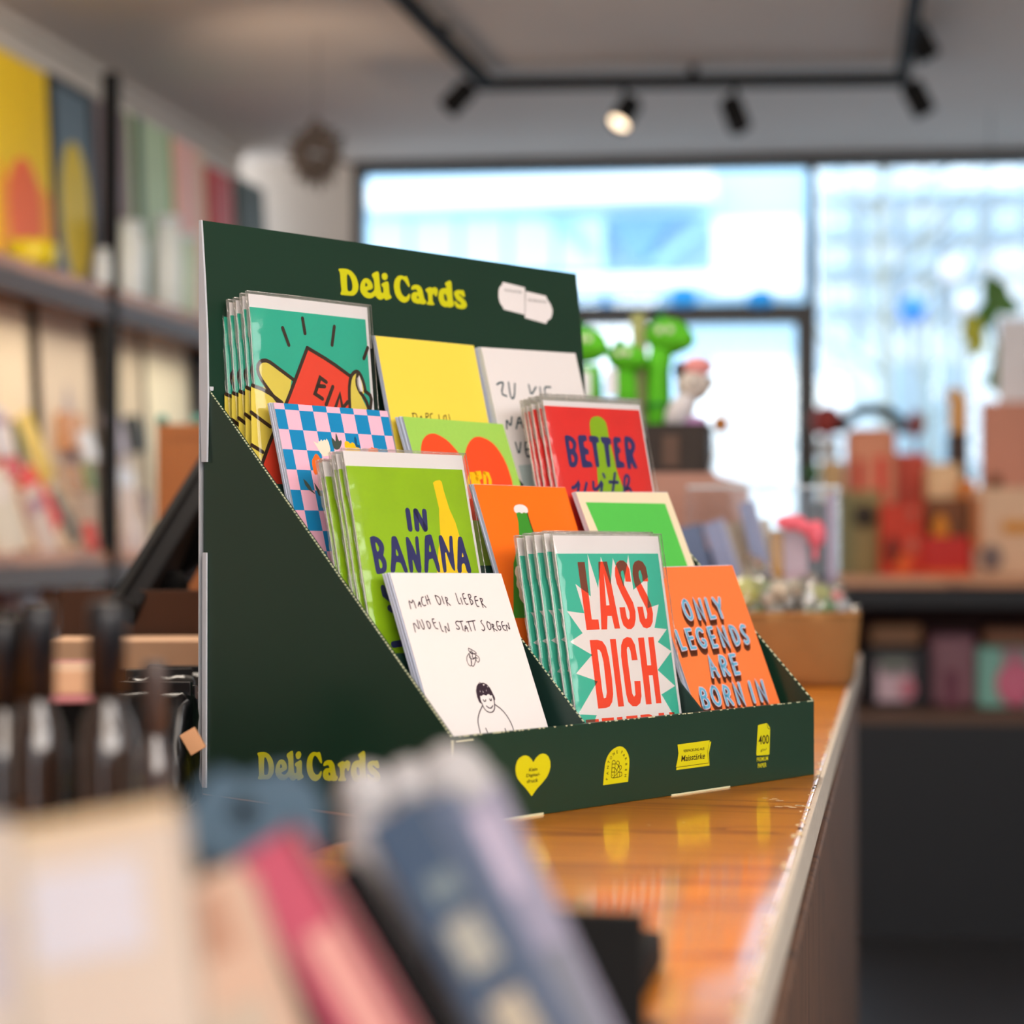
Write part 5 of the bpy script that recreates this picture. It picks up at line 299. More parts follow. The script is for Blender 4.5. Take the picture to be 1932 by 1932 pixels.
  ('lettering',1,'ink_plum',[(0.75,[[(8.62,23.51),(8.64,22.08),(8.7,19.21),(9.19,18.37),(10.13,19.56),(11.12,19.42),(12.18,17.94),(12.8,18.64),(12.99,21.52),(13.09,22.96)]]),(0.75,[[(15.54,21.79),(16.06,20.9),(17.09,19.12),(17.62,19.23),(17.65,21.22),(17.66,22.21)]]),(0.75,[[(15.98,20.61),(17.89,20.22)]]),(0.75,[[(21.79,15.86),(21.37,15.96),(20.54,16.15),(19.85,17.15),(19.32,18.94),(19.31,20.34),(19.82,21.34),(20.55,21.69),(21.5,21.4),(21.97,21.25)]]),(0.75,[[(23.72,15.47),(23.82,20.67)]]),(0.75,[[(25.51,14.76),(26.18,20.49)]]),(0.75,[[(23.64,18.15),(26.28,17.49)]]),(0.75,[[(32.05,15.11),(32.26,16.6),(32.68,19.58),(33.37,20.99),(34.33,20.84),(35.08,20.06),(35.61,18.66),(35.64,17.4),(35.15,16.29),(34.28,15.53),(33.01,15.12),(32.38,14.92)]]),(0.75,[[(37.56,15.55),(37.8,20.39)]]),(0.75,[[(40.44,16.17),(40.34,21.62)]]),(0.75,[[(40.44,16.17),(40.85,16.27),(41.68,16.48),(41.99,16.98),(41.76,17.79),(41.25,18.37),(40.44,18.7),(40.77,19.54),(42.23,20.89),(42.96,21.56)]]),(0.75,[[(50.32,13.58),(50.34,15.31),(50.37,18.76),(50.75,20.51),(51.47,20.56),(51.83,20.58)]]),(0.75,[[(53.61,16.65),(53.57,20.84)]]),(0.75,[[(57.76,13.73),(57.3,13.82),(56.38,14),(55.97,14.99),(56.07,16.78),(56.22,18.52),(56.41,20.19),(57,20.98),(58,20.89),(58.49,20.84)]]),(0.75,[[(55.87,17.36),(57.99,16.96)]]),(0.75,[[(60.91,14.65),(61.23,21.19)]]),(0.75,[[(61.09,14.44),(61.54,14.39),(62.42,14.3),(62.9,14.71),(62.98,15.63),(62.52,16.4),(61.53,17),(61.59,17.6),(62.7,18.18),(63.22,18.95),(63.17,19.91),(62.62,20.62),(61.59,21.08),(61.07,21.31)]]),(0.75,[[(67.78,15.79),(67.28,15.87),(66.28,16.03),(65.71,17.64),(65.58,20.72),(65.99,22.34),(66.94,22.5),(67.41,22.59)]]),(0.75,[[(65.85,18.65),(67.99,18.38)]]),(0.75,[[(70.46,17.16),(70.87,23.2)]]),(0.75,[[(70.46,17.16),(70.94,17.22),(71.89,17.32),(72.3,17.74),(72.14,18.45),(71.63,19.06),(70.76,19.58),(71.1,20.68),(72.67,22.37),(73.45,23.22)]]),(0.75,[[(6.84,38.56),(6.93,36.8),(7.1,33.26),(8.16,33.13),(10.09,36.38),(11.04,36.24),(11.02,32.69),(11.01,30.92)]]),(0.75,[[(12.54,31.65),(12.73,32.74),(13.11,34.91),(13.56,36.32),(14.07,36.96),(14.63,36.87),(15.24,36.06),(15.37,34.44),(15.04,32.03),(14.87,30.82)]]),(0.75,[[(18.27,32.14),(18.35,33.28),(18.51,35.55),(18.95,36.64),(19.67,36.56),(20.33,35.92),(20.92,34.75),(20.95,33.56),(20.44,32.37),(19.7,31.86),(18.75,32.05),(18.27,32.14)]]),(0.75,[[(25.38,30.37),(24.9,30.38),(23.96,30.42),(23.63,31.89),(23.93,34.81),(24.62,36.44),(25.69,36.77),(26.23,36.94)]]),(0.75,[[(23.75,33.09),(25.86,32.65)]]),(0.75,[[(29.04,32.62),(29.08,34.05),(29.14,36.91),(29.48,38.44),(30.1,38.66),(30.4,38.76)]]),(0.75,[[(32.36,39.44),(32.47,38.15),(32.67,35.56),(33.46,35.65),(34.8,38.4),(35.58,38.22),(35.79,35.08),(35.9,33.52)]]),(0.75,[[(45.27,32.14),(44.71,32.23),(43.6,32.42),(42.98,33.01),(42.85,34.01),(43.26,34.82),(44.19,35.44),(44.68,36.15),(44.7,36.95),(44.26,37.41),(43.36,37.54),(42.72,37.4),(42.34,37.02),(42.16,36.82)]]),(0.75,[[(45.74,32.55),(49.33,32.2)]]),(0.75,[[(47.48,32.49),(47.49,38.28)]]),(0.75,[[(48.81,38.95),(49.29,37.77),(50.26,35.42),(50.94,35.47),(51.36,37.93),(51.56,39.16)]]),(0.75,[[(49.62,37.12),(51.76,36.75)]]),(0.75,[[(52.38,32.73),(56.08,32.46)]]),(0.75,[[(53.99,32.67),(54.33,38.81)]]),(0.75,[[(56.63,32.39),(60.2,31.96)]]),(0.75,[[(58.19,32.33),(57.9,38.47)]]),(0.75,[[(66.22,31.96),(65.84,32.18),(65.08,32.61),(65.18,33.55),(66.13,34.99),(66.64,36.22),(66.69,37.23),(66.3,38.06),(65.46,38.69),(64.76,38.8),(64.2,38.39),(63.92,38.18)]]),(0.75,[[(70.7,32.84),(71.22,33.07),(72.24,33.54),(72.77,34.48),(72.79,35.92),(72.3,37.15),(71.29,38.19),(70.49,38.28),(69.89,37.41),(69.65,36.27),(69.76,34.84),(70.03,33.81),(70.48,33.16),(70.7,32.84)]]),(0.75,[[(74.04,34.61),(74.38,39.43)]]),(0.75,[[(74.04,34.61),(74.45,34.67),(75.27,34.78),(75.54,35.2),(75.25,35.9),(74.72,36.43),(73.94,36.76),(74.44,37.46),(76.23,38.54),(77.12,39.07)]]),(0.75,[[(80.73,33.08),(80.26,33),(79.31,32.84),(78.65,33.75),(78.26,35.73),(78.37,37.32),(78.98,38.51),(79.76,38.83),(80.71,38.28),(81.2,37.47),(81.22,36.4),(80.82,35.9),(80.01,35.98),(79.6,36.01)]]),(0.75,[[(84.55,33.05),(84.14,33.17),(83.3,33.4),(82.93,34.77),(83.01,37.28),(83.51,38.64),(84.43,38.86),(84.89,38.97)]]),(0.75,[[(82.95,36.07),(85.16,35.61)]]),(0.75,[[(86.04,39.24),(86.2,38.01),(86.51,35.55),(87.24,35.56),(88.36,38.05),(88.97,37.98),(89.05,35.34),(89.09,34.03)]]),]),
  ('line_drawing',1,'ink_plum',[(0.55,[[(46.53,53.58),(45.8,54.11),(44.35,55.18),(43.39,56.57),(42.93,58.29),(43.04,59.87),(43.72,61.31),(44.56,61.81),(45.57,61.37),(46.27,60.37),(46.68,58.8),(46.85,56.91),(46.78,54.69),(46.74,53.58)]]),(0.55,[[(46.59,57.69),(46.35,58.71),(45.86,60.75),(46.05,61.86),(46.92,62.05),(48.13,61.22),(49.69,59.36),(50.84,57.5),(51.57,55.62),(51.94,54.68)]]),(0.55,[[(47.47,50.11),(48.7,50.7),(51.16,51.88),(52.55,52.87),(52.86,53.67),(51.84,53.88),(49.48,53.5),(47.94,52.9),(47.21,52.09),(47,51.29),(47.32,50.5),(47.47,50.11)]]),(0.55,[[(47.6,52.97),(48.03,52.66),(48.9,52.06),(49.49,52.15),(49.8,52.95),(49.36,53.3),(48.14,53.18),(47.54,53.13)]]),(0.55,[[(46.82,53.9),(46.52,54.68),(45.9,56.25),(46.7,57.14),(48.91,57.37),(50.63,56.7),(51.86,55.16),(51.4,54.19),(49.26,53.81),(48.18,53.62)]]),(0.55,[[(52.36,54.69),(52.83,55.1),(53.76,55.92),(54.12,56.88),(53.89,57.99),(53.34,58.84),(52.48,59.46),(51.75,59.43),(51.17,58.78),(50.96,57.98),(51.12,57.03),(51.59,56.65),(52.36,56.83),(52.74,56.92)]]),(0.55,[[(49.42,53.66),(49.11,54.44),(48.5,56.01),(48.94,56.73),(50.45,56.62),(51.2,56.56)]]),(0,[[(48.37,72.25),(49.09,73.06),(51.41,72.99),(53.93,74.04),(55.84,76.63),(56.67,79.81),(57.5,82.99),(57.09,84.54),(55.81,85.11),(55.64,82.91),(55.5,81.18),(54.28,81.59),(53.41,80.62),(52.18,80.56),(50.57,81.43),(49.12,80.9),(47.95,80.7),(46.82,81.43),(45.19,81.36),(44.81,83.37),(44.86,85.87),(43.87,86.29),(42.87,85.15),(42.44,82.02),(42.99,77.99),(44.82,74.93),(46.65,73.44)]]),(0.75,[[(44.86,85.87),(44.94,86.57),(45.12,87.98),(45.57,89.32),(46.31,90.6),(47.39,91.55),(48.81,92.16),(50.32,92.32),(51.91,92),(53.25,91.25),(54.36,90.06),(55.19,88.38),(55.74,86.2),(56.02,85.12)]]),(0.75,[[(46.88,83.93),(46.98,84.21),(47.17,84.76),(47.59,85.02),(48.24,84.96),(48.68,84.71),(48.92,84.26),(49.04,84.03)]]),(0.75,[[(52.59,83.72),(52.64,84),(52.73,84.54),(53.07,84.76),(53.64,84.62),(53.97,84.33),(54.06,83.86),(54.1,83.63)]]),(0.75,[[(48.16,88.04),(48.5,88.37),(49.17,89.02),(49.99,89.45),(50.96,89.66),(51.97,89.36),(53.02,88.54),(53.55,88.14)]]),(0.75,[[(44.75,87.73),(43.59,88.84),(41.26,91.05),(39.32,93.36),(37.76,95.74),(36.84,98.09),(36.55,100.38),(36.33,103.29),(36.17,106.81),(36.09,108.57)]]),(0.75,[[(55.57,87.3),(56.83,88.22),(59.36,90.06),(61.44,92.35),(63.08,95.1),(64.23,97.74),(64.89,100.28),(65.22,103.11),(65.22,106.24),(65.22,107.8)]]),(0.75,[[(41.94,102.14),(42.68,106.5)]]),(0.75,[[(58.21,103.2),(58.6,107.42)]]),]),
  ('hair_highlight',2,'print_white',[(0,[[(48.04,72.55),(48.44,73.13),(47.27,73.46)]]),(0,[[(50.28,73.74),(52.16,74.28),(50.62,75.01)]]),(0,[[(53.65,75.28),(54.43,75.94),(53.75,76.07)]]),(0,[[(48.63,77.91),(49.05,79.49),(48.5,79.31)]]),(0,[[(52.08,77.11),(52.01,78.67),(51.66,78.5)]]),(0,[[(46.5,77.51),(46.51,79.07),(46.08,78.9)]]),]),
 ],
 'ZU': [
  ('lettering',1,'ink_teal',[(1.5,[[(8.39,28.48),(9.2,28.1),(10.8,27.33),(12.51,26.88),(14.3,26.76),(15.23,26.91),(15.28,27.36),(14.2,29.61),(11.99,33.68),(12.16,36.08),(14.71,36.83),(15.99,37.2)]]),(1.5,[[(21.33,26.48),(21.03,29.05),(20.44,34.2),(20.57,37.42),(21.42,38.74),(22.57,38.81),(23.99,37.66),(25.53,34.6),(27.17,29.62),(27.99,27.14)]]),(1.5,[[(42.99,27.54),(43.01,29.68),(43.05,33.96),(44.92,34.35),(48.63,30.85),(50.48,29.1)]]),(1.5,[[(54.94,29.18),(54.07,36.23)]]),(1.5,[[(67.05,28.65),(65.28,28.63),(61.73,28.58),(59.7,30.44),(59.2,34.21),(58.94,36.09)]]),(1.5,[[(8.88,62.26),(9.28,60.38),(10.09,56.62),(11.25,56.32),(12.78,59.5),(14.38,59.13),(16.07,55.23),(16.91,53.28)]]),(1.5,[[(19.12,62.09),(20.7,59.4),(23.87,54.01),(25.75,53.82),(26.35,58.8),(26.65,61.3)]]),(1.5,[[(21.63,57.84),(25.9,57.53)]]),(1.5,[[(14.94,72.96),(15.21,75.43),(15.74,80.38),(17.18,80.36),(19.51,75.39),(20.67,72.9)]]),(1.5,[[(28.13,72.59),(27.38,72.6),(25.86,72.61),(24.72,75.39),(23.92,80.92),(24.5,83.56),(26.45,83.34),(27.42,83.22)]]),(1.5,[[(23.88,78.38),(27.46,77.91)]]),]),
  ('print_patch',1,'print_mist',[(0,[[(12.85,90.33),(75.76,86.53),(78.33,119.89),(14.69,119.16)]]),]),
 ],
 'YEL': [
  ('lettering',1,'ink_black',[(0.8,[[(21.53,55.96),(22.5,55.89),(24.44,55.74),(25.56,56.34),(25.84,57.69),(25.83,59.16),(25.5,60.76),(25.34,61.55)]]),(0.8,[[(22.24,56.45),(21.84,61.71)]]),(0.8,[[(27.8,61.45),(28.4,60.24),(29.59,57.81),(30.3,57.78),(30.51,60.14),(30.62,61.32)]]),(0.8,[[(35.12,55.32),(34.15,61.17)]]),(0.8,[[(35.12,55.32),(35.78,55.29),(37.09,55.22),(37.54,55.8),(37.14,57),(36.42,57.76),(35.39,58.08),(34.88,58.23)]]),(0.8,[[(41.78,55.11),(41.1,55.25),(39.72,55.52),(39.06,56.98),(39.1,59.63),(39.12,60.95)]]),(0.8,[[(47.84,55.78),(47.48,60.58)]]),(0.8,[[(54.62,55.73),(54.02,55.96),(52.84,56.41),(52.13,57.58),(51.9,59.45),(51.79,60.39)]]),(0.8,[[(54.94,55.88),(54.68,60.26)]]),(0.8,[[(58.01,55.04),(58.3,60.1)]]),]),
 ],
 'ORA': [
  ('bottle_motif',1,'print_bottle',[(0,[[(33.57,20),(44.67,20.34),(44.52,25.94),(45.31,36.09),(46.39,47.22),(42.47,67.31),(30.61,96.83),(1.49,96.09),(16.65,57.18),(23.88,47.25),(30.23,36.2),(33.11,27.09)]]),]),
  ('bottle_outline',2,'ink_brown',[(0.9,[[(44.67,20.34),(44.63,21.74),(44.56,24.54),(44.72,28.48),(45.11,33.55),(45.58,38.87),(46.12,44.44),(45.41,52.24),(43.45,62.29),(42.47,67.31)]]),]),
  ('foam_motif',3,'print_white',[(0,[[(32.78,16.51),(33.99,15.36),(35.45,14.7),(37.94,14.21),(39.93,14.13),(42.5,14.42),(44.08,15.02),(45.52,16.26),(46,17.42),(45.79,19.13),(45.14,20),(43.72,20.48),(42.79,20.45),(41.86,19.89),(40.91,19.99),(39.44,20.82),(38.44,20.83),(37.36,20.05),(36.19,19.98),(34.28,20.57),(33.19,20.52),(32.33,19.8),(32.06,18.95),(32.23,17.53)]]),]),
  ('plate_motif',2,'print_cream',[(0,[[(17.83,59.86),(15.53,62.89),(14.87,64.95),(15.5,67.17),(15.13,69.11),(13.53,71.85),(13.28,73.79),(14.2,76),(14.09,77.94),(12.87,80.67),(12.99,82.83),(14.52,85.59),(16.85,87.15),(21.27,88.33),(26.41,86.25),(35.08,79.78),(39.04,72.84),(40.44,61.67),(36.1,57.59),(23.64,58.36)]]),]),
 ],
 'GRN': [
  ('green_panel',1,'print_green',[(0,[[(6.44,7.92),(95.16,9.16),(94.41,83.82),(14.84,84.4)]]),]),
 ],
}
TEXTS = [
 ('HEAD', 'small_print', 'ink_grey', 'POSTKARTEN', (295.38, 20.61), 18.84, 1.84, 0, 0, 2),
 ('HEAD', 'small_print', 'ink_grey', 'GRUSSKARTEN', (321.7, 25.78), 21.07, 1.87, 0, 0, 2),
 ('LIP', 'small_print', 'ink_dark', 'Kein', (69.01, 24.2), 7.23, 2.13, 0, 0.25, 2),
 ('LIP', 'small_print', 'ink_dark', 'Digital-', (69.01, 27.73), 12.3, 2.46, 0, 0.25, 2),
 ('LIP', 'small_print', 'ink_dark', 'druck', (68.4, 30.87), 9.88, 2.3, 0, 0.25, 2),
 ('LIP', 'small_print', 'ink_dark', 'Maisstärke', (222.55, 28.95), 24.75, 3.94, 0, 0.2, 4),
 ('LIP', 'small_print', 'ink_dark', 'VERPACKUNG AUS', (223.13, 24.23), 22.18, 1.8, 0, 0, 4),
 ('LIP', 'small_print', 'ink_dark', '400', (299.86, 23.15), 11.88, 6.16, 0, 0, 2),
 ('LIP', 'small_print', 'ink_dark', 'g/m²', (299.65, 30.24), 6.88, 2.24, 0, 0.2, 2),
 ('LIP', 'small_print', 'print_yellow', 'PREMIUM', (298.39, 36.19), 12.8, 2.79, 0, 0, 1),
 ('LIP', 'small_print', 'print_yellow', 'PAPIER', (298.06, 40.45), 9.99, 2.98, 0, 0, 1),
 ('LIP', 'small_print', 'ink_dark', 'P', (136.3, 35.73), 2.93, 1.92, 90, 0, 2),
 ('LIP', 'small_print', 'ink_dark', 'A', (136.89, 32.25), 2.94, 1.92, 90, 0, 2),
 ('LIP', 'small_print', 'ink_dark', 'N', (137.25, 28.59), 2.94, 1.92, 88, 0, 2),
 ('LIP', 'small_print', 'ink_dark', 'T', (138.13, 25.36), 2.95, 1.92, 70, 0, 2),
 ('LIP', 'small_print', 'ink_dark', 'O', (140.2, 22.91), 2.95, 1.92, 50, 0, 2),
 ('LIP', 'small_print', 'ink_dark', 'N', (142.93, 20.65), 2.96, 1.93, 32, 0, 2),
 ('LIP', 'small_print', 'ink_dark', 'E', (146.25, 19.68), 2.98, 1.93, 8, 0, 2),
 ('LIP', 'small_print', 'ink_dark', 'F', (150.78, 20.26), 2.98, 1.93, -25, 0, 2),
 ('LIP', 'small_print', 'ink_dark', 'A', (152.81, 22.27), 3.0, 1.94, -45, 0, 2),
 ('LIP', 'small_print', 'ink_dark', 'R', (154.61, 24.74), 3.0, 1.94, -60, 0, 2),
 ('LIP', 'small_print', 'ink_dark', 'B', (154.96, 28.11), 3.01, 1.94, -85, 0, 2),
 ('LIP', 'small_print', 'ink_dark', 'E', (154.67, 31.73), 3.0, 1.94, -90, 0, 2),
 ('LIP', 'small_print', 'ink_dark', 'N', (154.24, 35.19), 3.0, 1.94, -90, 0, 2),
]
# ------------------------------------------------------------------ printing on sheets
PRINT = dict(print_yellow=(204,204,4), print_white=(236,232,233), ink_grey=(120,122,120), ink_dark=(52,44,10), ink_brown=(52,34,24),
 print_sand=(226,208,84), print_red=(238,68,44), print_cream=(240,230,208), ink_leaf=(66,80,72), print_gold=(255,196,10), ink_mauve=(196,150,168),
 print_orange=(250,112,30), ink_bluedark=(10,86,128), print_scarlet=(250,80,36), print_pickle=(140,186,14), ink_navy=(40,44,104),
 print_banana=(246,212,8), print_tomato=(246,70,36), ink_overprint=(118,62,44), ink_choco=(112,58,34), print_pinkwhite=(240,206,222),
 print_blue=(104,180,216), ink_plum=(52,36,50), ink_teal=(24,66,78), print_mist=(186,204,204), ink_black=(34,36,20), print_bottle=(60,150,44),
 print_green=(88,202,84), check_blue=(10,138,196), edge_pale=(208,214,180))
def PM(k): return M(k, PRINT[k], rough=0.42, var=0.03, scale=90)
def ribbon(bm, pts, wd, y, H):
    r = wd/2; P = [Vector((p[0], p[1])) for p in pts]; n = len(P); Lf = []; Rt = []
    for i in range(n):
        a = (P[i]-P[i-1]).normalized() if i > 0 else None; b = (P[i+1]-P[i]).normalized() if i < n-1 else None
        t = ((a or b)+(b or a)); t = t.normalized() if t.length > 1e-6 else (a or b)
        k = 1.0
        if a and b: k = min(1.8, 1/max(.35, math.sqrt(max(0, (1+a.dot(b))/2))))
        nn = Vector((-t.y, t.x))*r*k; Lf.append(P[i]+nn); Rt.append(P[i]-nn)
    def V(p): return bm.verts.new((p.x/1000, y, (H-p.y)/1000))
    lv = [V(p) for p in Lf]; rv = [V(p) for p in Rt]
    for i in range(n-1):
        bm.faces.new([lv[i], lv[i+1], rv[i+1], rv[i]])
    for end, dr in ((0, -(P[1]-P[0]).normalized()), (n-1, (P[-1]-P[-2]).normalized())):
        s = Vector((-dr.y, dr.x)); fan = [P[end]+(s*math.cos(t)+dr*math.sin(t))*r for t in [math.pi*k/6 for k in range(7)]]
        bm.faces.new([V(p) for p in fan])
def poly(bm, rings, y, H):
    flat = [p for r in rings for p in r]
    vs = [bm.verts.new((p[0]/1000, y, (H-p[1])/1000)) for p in flat]
    for t in tessellate_polygon([[Vector((p[0], p[1], 0)) for p in r] for r in rings]):
        try: bm.faces.new([vs[i] for i in t])
        except ValueError: pass
def prints(card, parent, H, y0=0.0, xform=None, clip=None):
    def put(name, me, m):
        if xform is not None: me.transform(xform)
        obj(name, me, m, parent)
    for name, layer, mt, shapes in ART.get(card, []):
        bm = bmesh.new(); y = y0-0.00008*layer
        for w, data in shapes:
            if w == 0:
                rings = [[(p[0], min(p[1], clip)) for p in r] for r in data] if clip else data
                poly(bm, rings, y, H)
            else:
                for line in data: ribbon(bm, line, w, y, H)
        for f in bm.faces:
            f.normal_update()
            if f.normal.y > 0: f.normal_flip()
        put(name, bm_mesh(bm), PM(mt))
    for card2, name, mt, txt, (u, v), w, h, ang, shear, layer in TEXTS:
        if card2 != card: continue
        cu = bpy.data.curves.new('text_curve', 'FONT'); cu.body = txt; cu.align_x = 'CENTER'; cu.align_y = 'CENTER'; cu.resolution_u = 3
        cu.offset = 0.012
        to = bpy.data.objects.new('text_source', cu); COL.objects.link(to)
        bpy.context.view_layer.update()
        me = bpy.data.meshes.new_from_object(to); bpy.data.objects.remove(to)
        xs = [q.co.x for q in me.vertices]; ys = [q.co.y for q in me.vertices]
        mx, my = (max(xs)+min(xs))/2, (max(ys)+min(ys))/2; kx = w/(max(xs)-min(xs)); ky = h/(max(ys)-min(ys))
        if len(txt) == 1: kx = ky = h/(max(ys)-min(ys)); kx *= 1.0
        ca, sa = math.cos(math.radians(ang)), math.sin(math.radians(ang))
        for q in me.vertices:
            a = (q.co.x-mx)*kx; b = (q.co.y-my)*ky; a += shear*b
            a, b = a*ca-b*sa, a*sa+b*ca
            q.co = ((u+a)/1000, y0-0.00008*(layer+1), (H-v+b)/1000)
        put(name, me, PM(mt))

# ------------------------------------------------------------------ room shell
WL = -2.34
A5 = math.radians(5.3); WD = Vector((math.cos(A5), math.sin(A5), 0)); WN = Vector((-math.sin(A5), math.cos(A5), 0))
W0 = at(1530, 600, 7.35)
def onW(px, py, off=0.0):      # (along the shopfront, height)
    p = on_plane(px, py, W0+WN*off, WN); return (p-W0).dot(WD), p.z
CEIL = onW(1100, 300)[1]
m_wall = M('wall_paint', (214,206,198), .85, .03, 8, bump=.05); m_ceil = M('ceiling_paint', (222,212,204), .9, .03, 6)
m_black = M('black_powdercoat', (20,20,21), .8, .1, spec=.2); m_frame = M('dark_window_frame', (38,36,38), .45, .08)
m_floor = M('dark_floor', (46,48,54), .5, .1, 12)
tag(wbox('floor', (-2.6, -3.2, -0.1), (3.8, 8.6, 0.0), m_floor), kind='structure')
def shop_y(x): return W0.y+(x-W0.x)*math.tan(A5)
bm = bmesh.new(); cp = [(-2.6, -3.2), (3.8, -3.2), (3.8, shop_y(3.8)+.05), (-2.6, shop_y(-2.6)+.05)]
lo_ = [bm.verts.new((x, y, CEIL)) for x, y in cp]; hi_ = [bm.verts.new((x, y, CEIL+.12)) for x, y in cp]; bm.faces.new(lo_[::-1]); bm.faces.new(hi_)
for i in range(4): bm.faces.new([lo_[i], lo_[(i+1) % 4], hi_[(i+1) % 4], hi_[i]])
tag(obj('ceiling', bm_mesh(bm), m_ceil), kind='structure')
tag(wbox('wall_left', (WL-.12, -3.2, 0), (WL, 7.0, CEIL), m_wall), kind='structure')
tag(wbox('wall_right', (3.6, -3.2, 0), (3.72, 8.3, CEIL), m_wall), kind='structure')
tag(wbox('wall_rear', (-2.6, -3.2, 0), (3.8, -3.08, CEIL), m_wall), kind='structure')
tag(wbox('trim_1', (WL, -3.0, CEIL-.03), (WL+.03, 6.95, CEIL), m_wall, .008), kind='structure')
SF = Matrix.Translation(Vector((W0.x, W0.y, 0))) @ Matrix((WD, WN, Vector((0,0,1)))).transposed().to_4x4()
def sf(name, a0, a1, z0, z1, y0, y1, m, parent=None, bev=0.0, kind=None):
    c = Vector(((a0+a1)/2, (y0+y1)/2, z0)); me = box_me(Vector((a0, y0, z0))-c, Vector((a1, y1, z1))-c, bev)
    o = obj(name, me, m)
    if parent: o.parent = parent; o.location = c
    else: o.matrix_world = SF @ Matrix.Translation(c)
    if kind: o['kind'] = kind
    return o
aL = onW(668, 600)[0]; aM0 = onW(1523, 450)[0]; aM1 = onW(1539, 450)[0]; aB0 = onW(1502, 750)[0]; aB1 = onW(1541, 750)[0]
zT = CEIL; zt = onW(1100, 322)[1]; z1 = onW(1300, 576)[1]; z0 = onW(1300, 611)[1]; aR = 2.6
sf('wall_back', onW(440, 400)[0], aL, 0, CEIL, -.02, .14, m_wall, kind='structure')
pane = glass('window_glass', (.97, .99, 1.0), .03, .01)
wi = empty('window_1', mat=SF); wi['kind'] = 'structure'
sf('window_frame', aL, aM1, zt, zT, -.03, .06, m_frame, wi); sf('jamb', aL, aL+.04, z0, zt, -.03, .06, m_frame, wi)
sf('mullion', aM0, aM1, z1, zt, -.03, .06, m_frame, wi); sf('transom_bar', aL, aB1, z0, z1, -.04, .07, m_frame, wi)
sf('pane', aL+.04, aM0, z1, zt, .01, .016, pane, wi)
do = empty('door_1', mat=SF); do['kind'] = 'structure'
sf('door_stile', aB0, aB1, 0, z0, -.04, .07, m_frame, do); sf('door_stile', aL, aL+.09, 0, z0, -.04, .07, m_frame, do)
sf('door_rail', aL+.09, aB0, 0, .18, -.04, .07, m_frame, do); sf('pane', aL+.09, aB0, .18, z0, .01, .016, pane, do)
am = (aL+aB0)/2; sf('door_stile', am-.05, am+.05, .18, z0, -.04, .07, m_frame, do)
sf('door_handle', am+.10, am+.13, .9, 1.25, -.09, -.06, M('brushed_steel', (160,160,160), .3, .05, metal=1), do, .008)
w2 = empty('window_2', mat=SF); w2['kind'] = 'structure'
sf('window_frame', aM1, aR, zt, zT, -.03, .06, m_frame, w2); sf('sill', aM1, aR, .28, .36, -.10, .07, m_frame, w2)
sf('jamb', aR-.05, aR, .36, zt, -.03, .06, m_frame, w2); sf('pane', aM1, aR-.05, .36, zt, .01, .016, pane, w2)
sf('wall_back_base', aM1, aR, 0, .28, -.02, .14, m_wall, kind='structure')
sf('wall_back_end', aR, aR+.9, 0, CEIL, -.02, .14, m_wall, kind='structure')
# blue round stickers along the bottom of the fanlight
for i, (x, y, r) in enumerate(((1143, 570, 12), (1290, 562, 28), (1434, 566, 26))):
    a, z = onW(x, y); rr = r/F*7.4
    bm = bmesh.new(); n = 20
    vs = [bm.verts.new((rr*math.cos(2*math.pi*k/n), 0, rr*.7*math.sin(2*math.pi*k/n))) for k in range(n)]; bm.faces.new(vs)
    o = obj('window_sticker', bm_mesh(bm), translucent('sticker_film', (70,180,255))); o.matrix_world = SF @ Matrix.Translation((a, -.046, z))
    tag(o, ['small blue round sticker on the fanlight, nearest the green card display', 'blue round sticker in the middle of the fanlight bottom edge', 'blue round sticker on the fanlight next to the dark mullion'][i], 'sticker', 'blue stickers on the fanlight')
# added spot light for a warm ceiling patch, lamp assumed and not built
wl_ = bpy.data.lights.new('assumed_ceiling_wash', 'SPOT'); wl_.energy = 11; wl_.color = (1, .74, .52); wl_.spot_size = math.radians(75); wl_.spot_blend = 1; wl_.shadow_soft_size = .08
wo = bpy.data.objects.new('assumed_ceiling_wash', wl_); COL.objects.link(wo); wo.location = (-1.75, 4.9, 1.95); wo.rotation_euler = (onZ(650, 95, CEIL)-wo.location).to_track_quat('-Z', 'Y').to_euler()
# ceiling track
TZ = CEIL-.045
A8 = math.radians(8.4)
pA = onZ(918, 158, TZ); pB = onZ(1702, 149, TZ); pC = onZ(745, -20, TZ); pD = onZ(1729, -20, TZ)
tr = empty('ceiling_track', (pA.x, pA.y, CEIL))
def rail(P, Q, ext=0.02):
    P = Vector(P); Q = Vector(Q); d = (Q-P).normalized(); P = P-d*ext; Q = Q+d*ext
    s = slab('track_rail', P+Vector((0,0,.018)), Q+Vector((0,0,.018)), .036, .036, m_black, 0, side=Vector((0,0,-1))); attach(s, tr); return s
rail(pA, pB); rail(pA, pC+(pC-pA)*1.2); rail(pB, pD+(pD-pB)*1.2)
for P, Q in ((pA, pB), (pA, pC), (pB, pD)):
    q = P.lerp(Q, .5); b_ = box_me((-.012, -.012, 0), (.012, .012, CEIL-TZ-.018)); o = obj('ceiling_mount', b_, m_black, tr); o.location = Vector((q.x, q.y, TZ+.018))-tr.location
tag(tr, 'black track rail running in a U shape under the ceiling', 'track light')
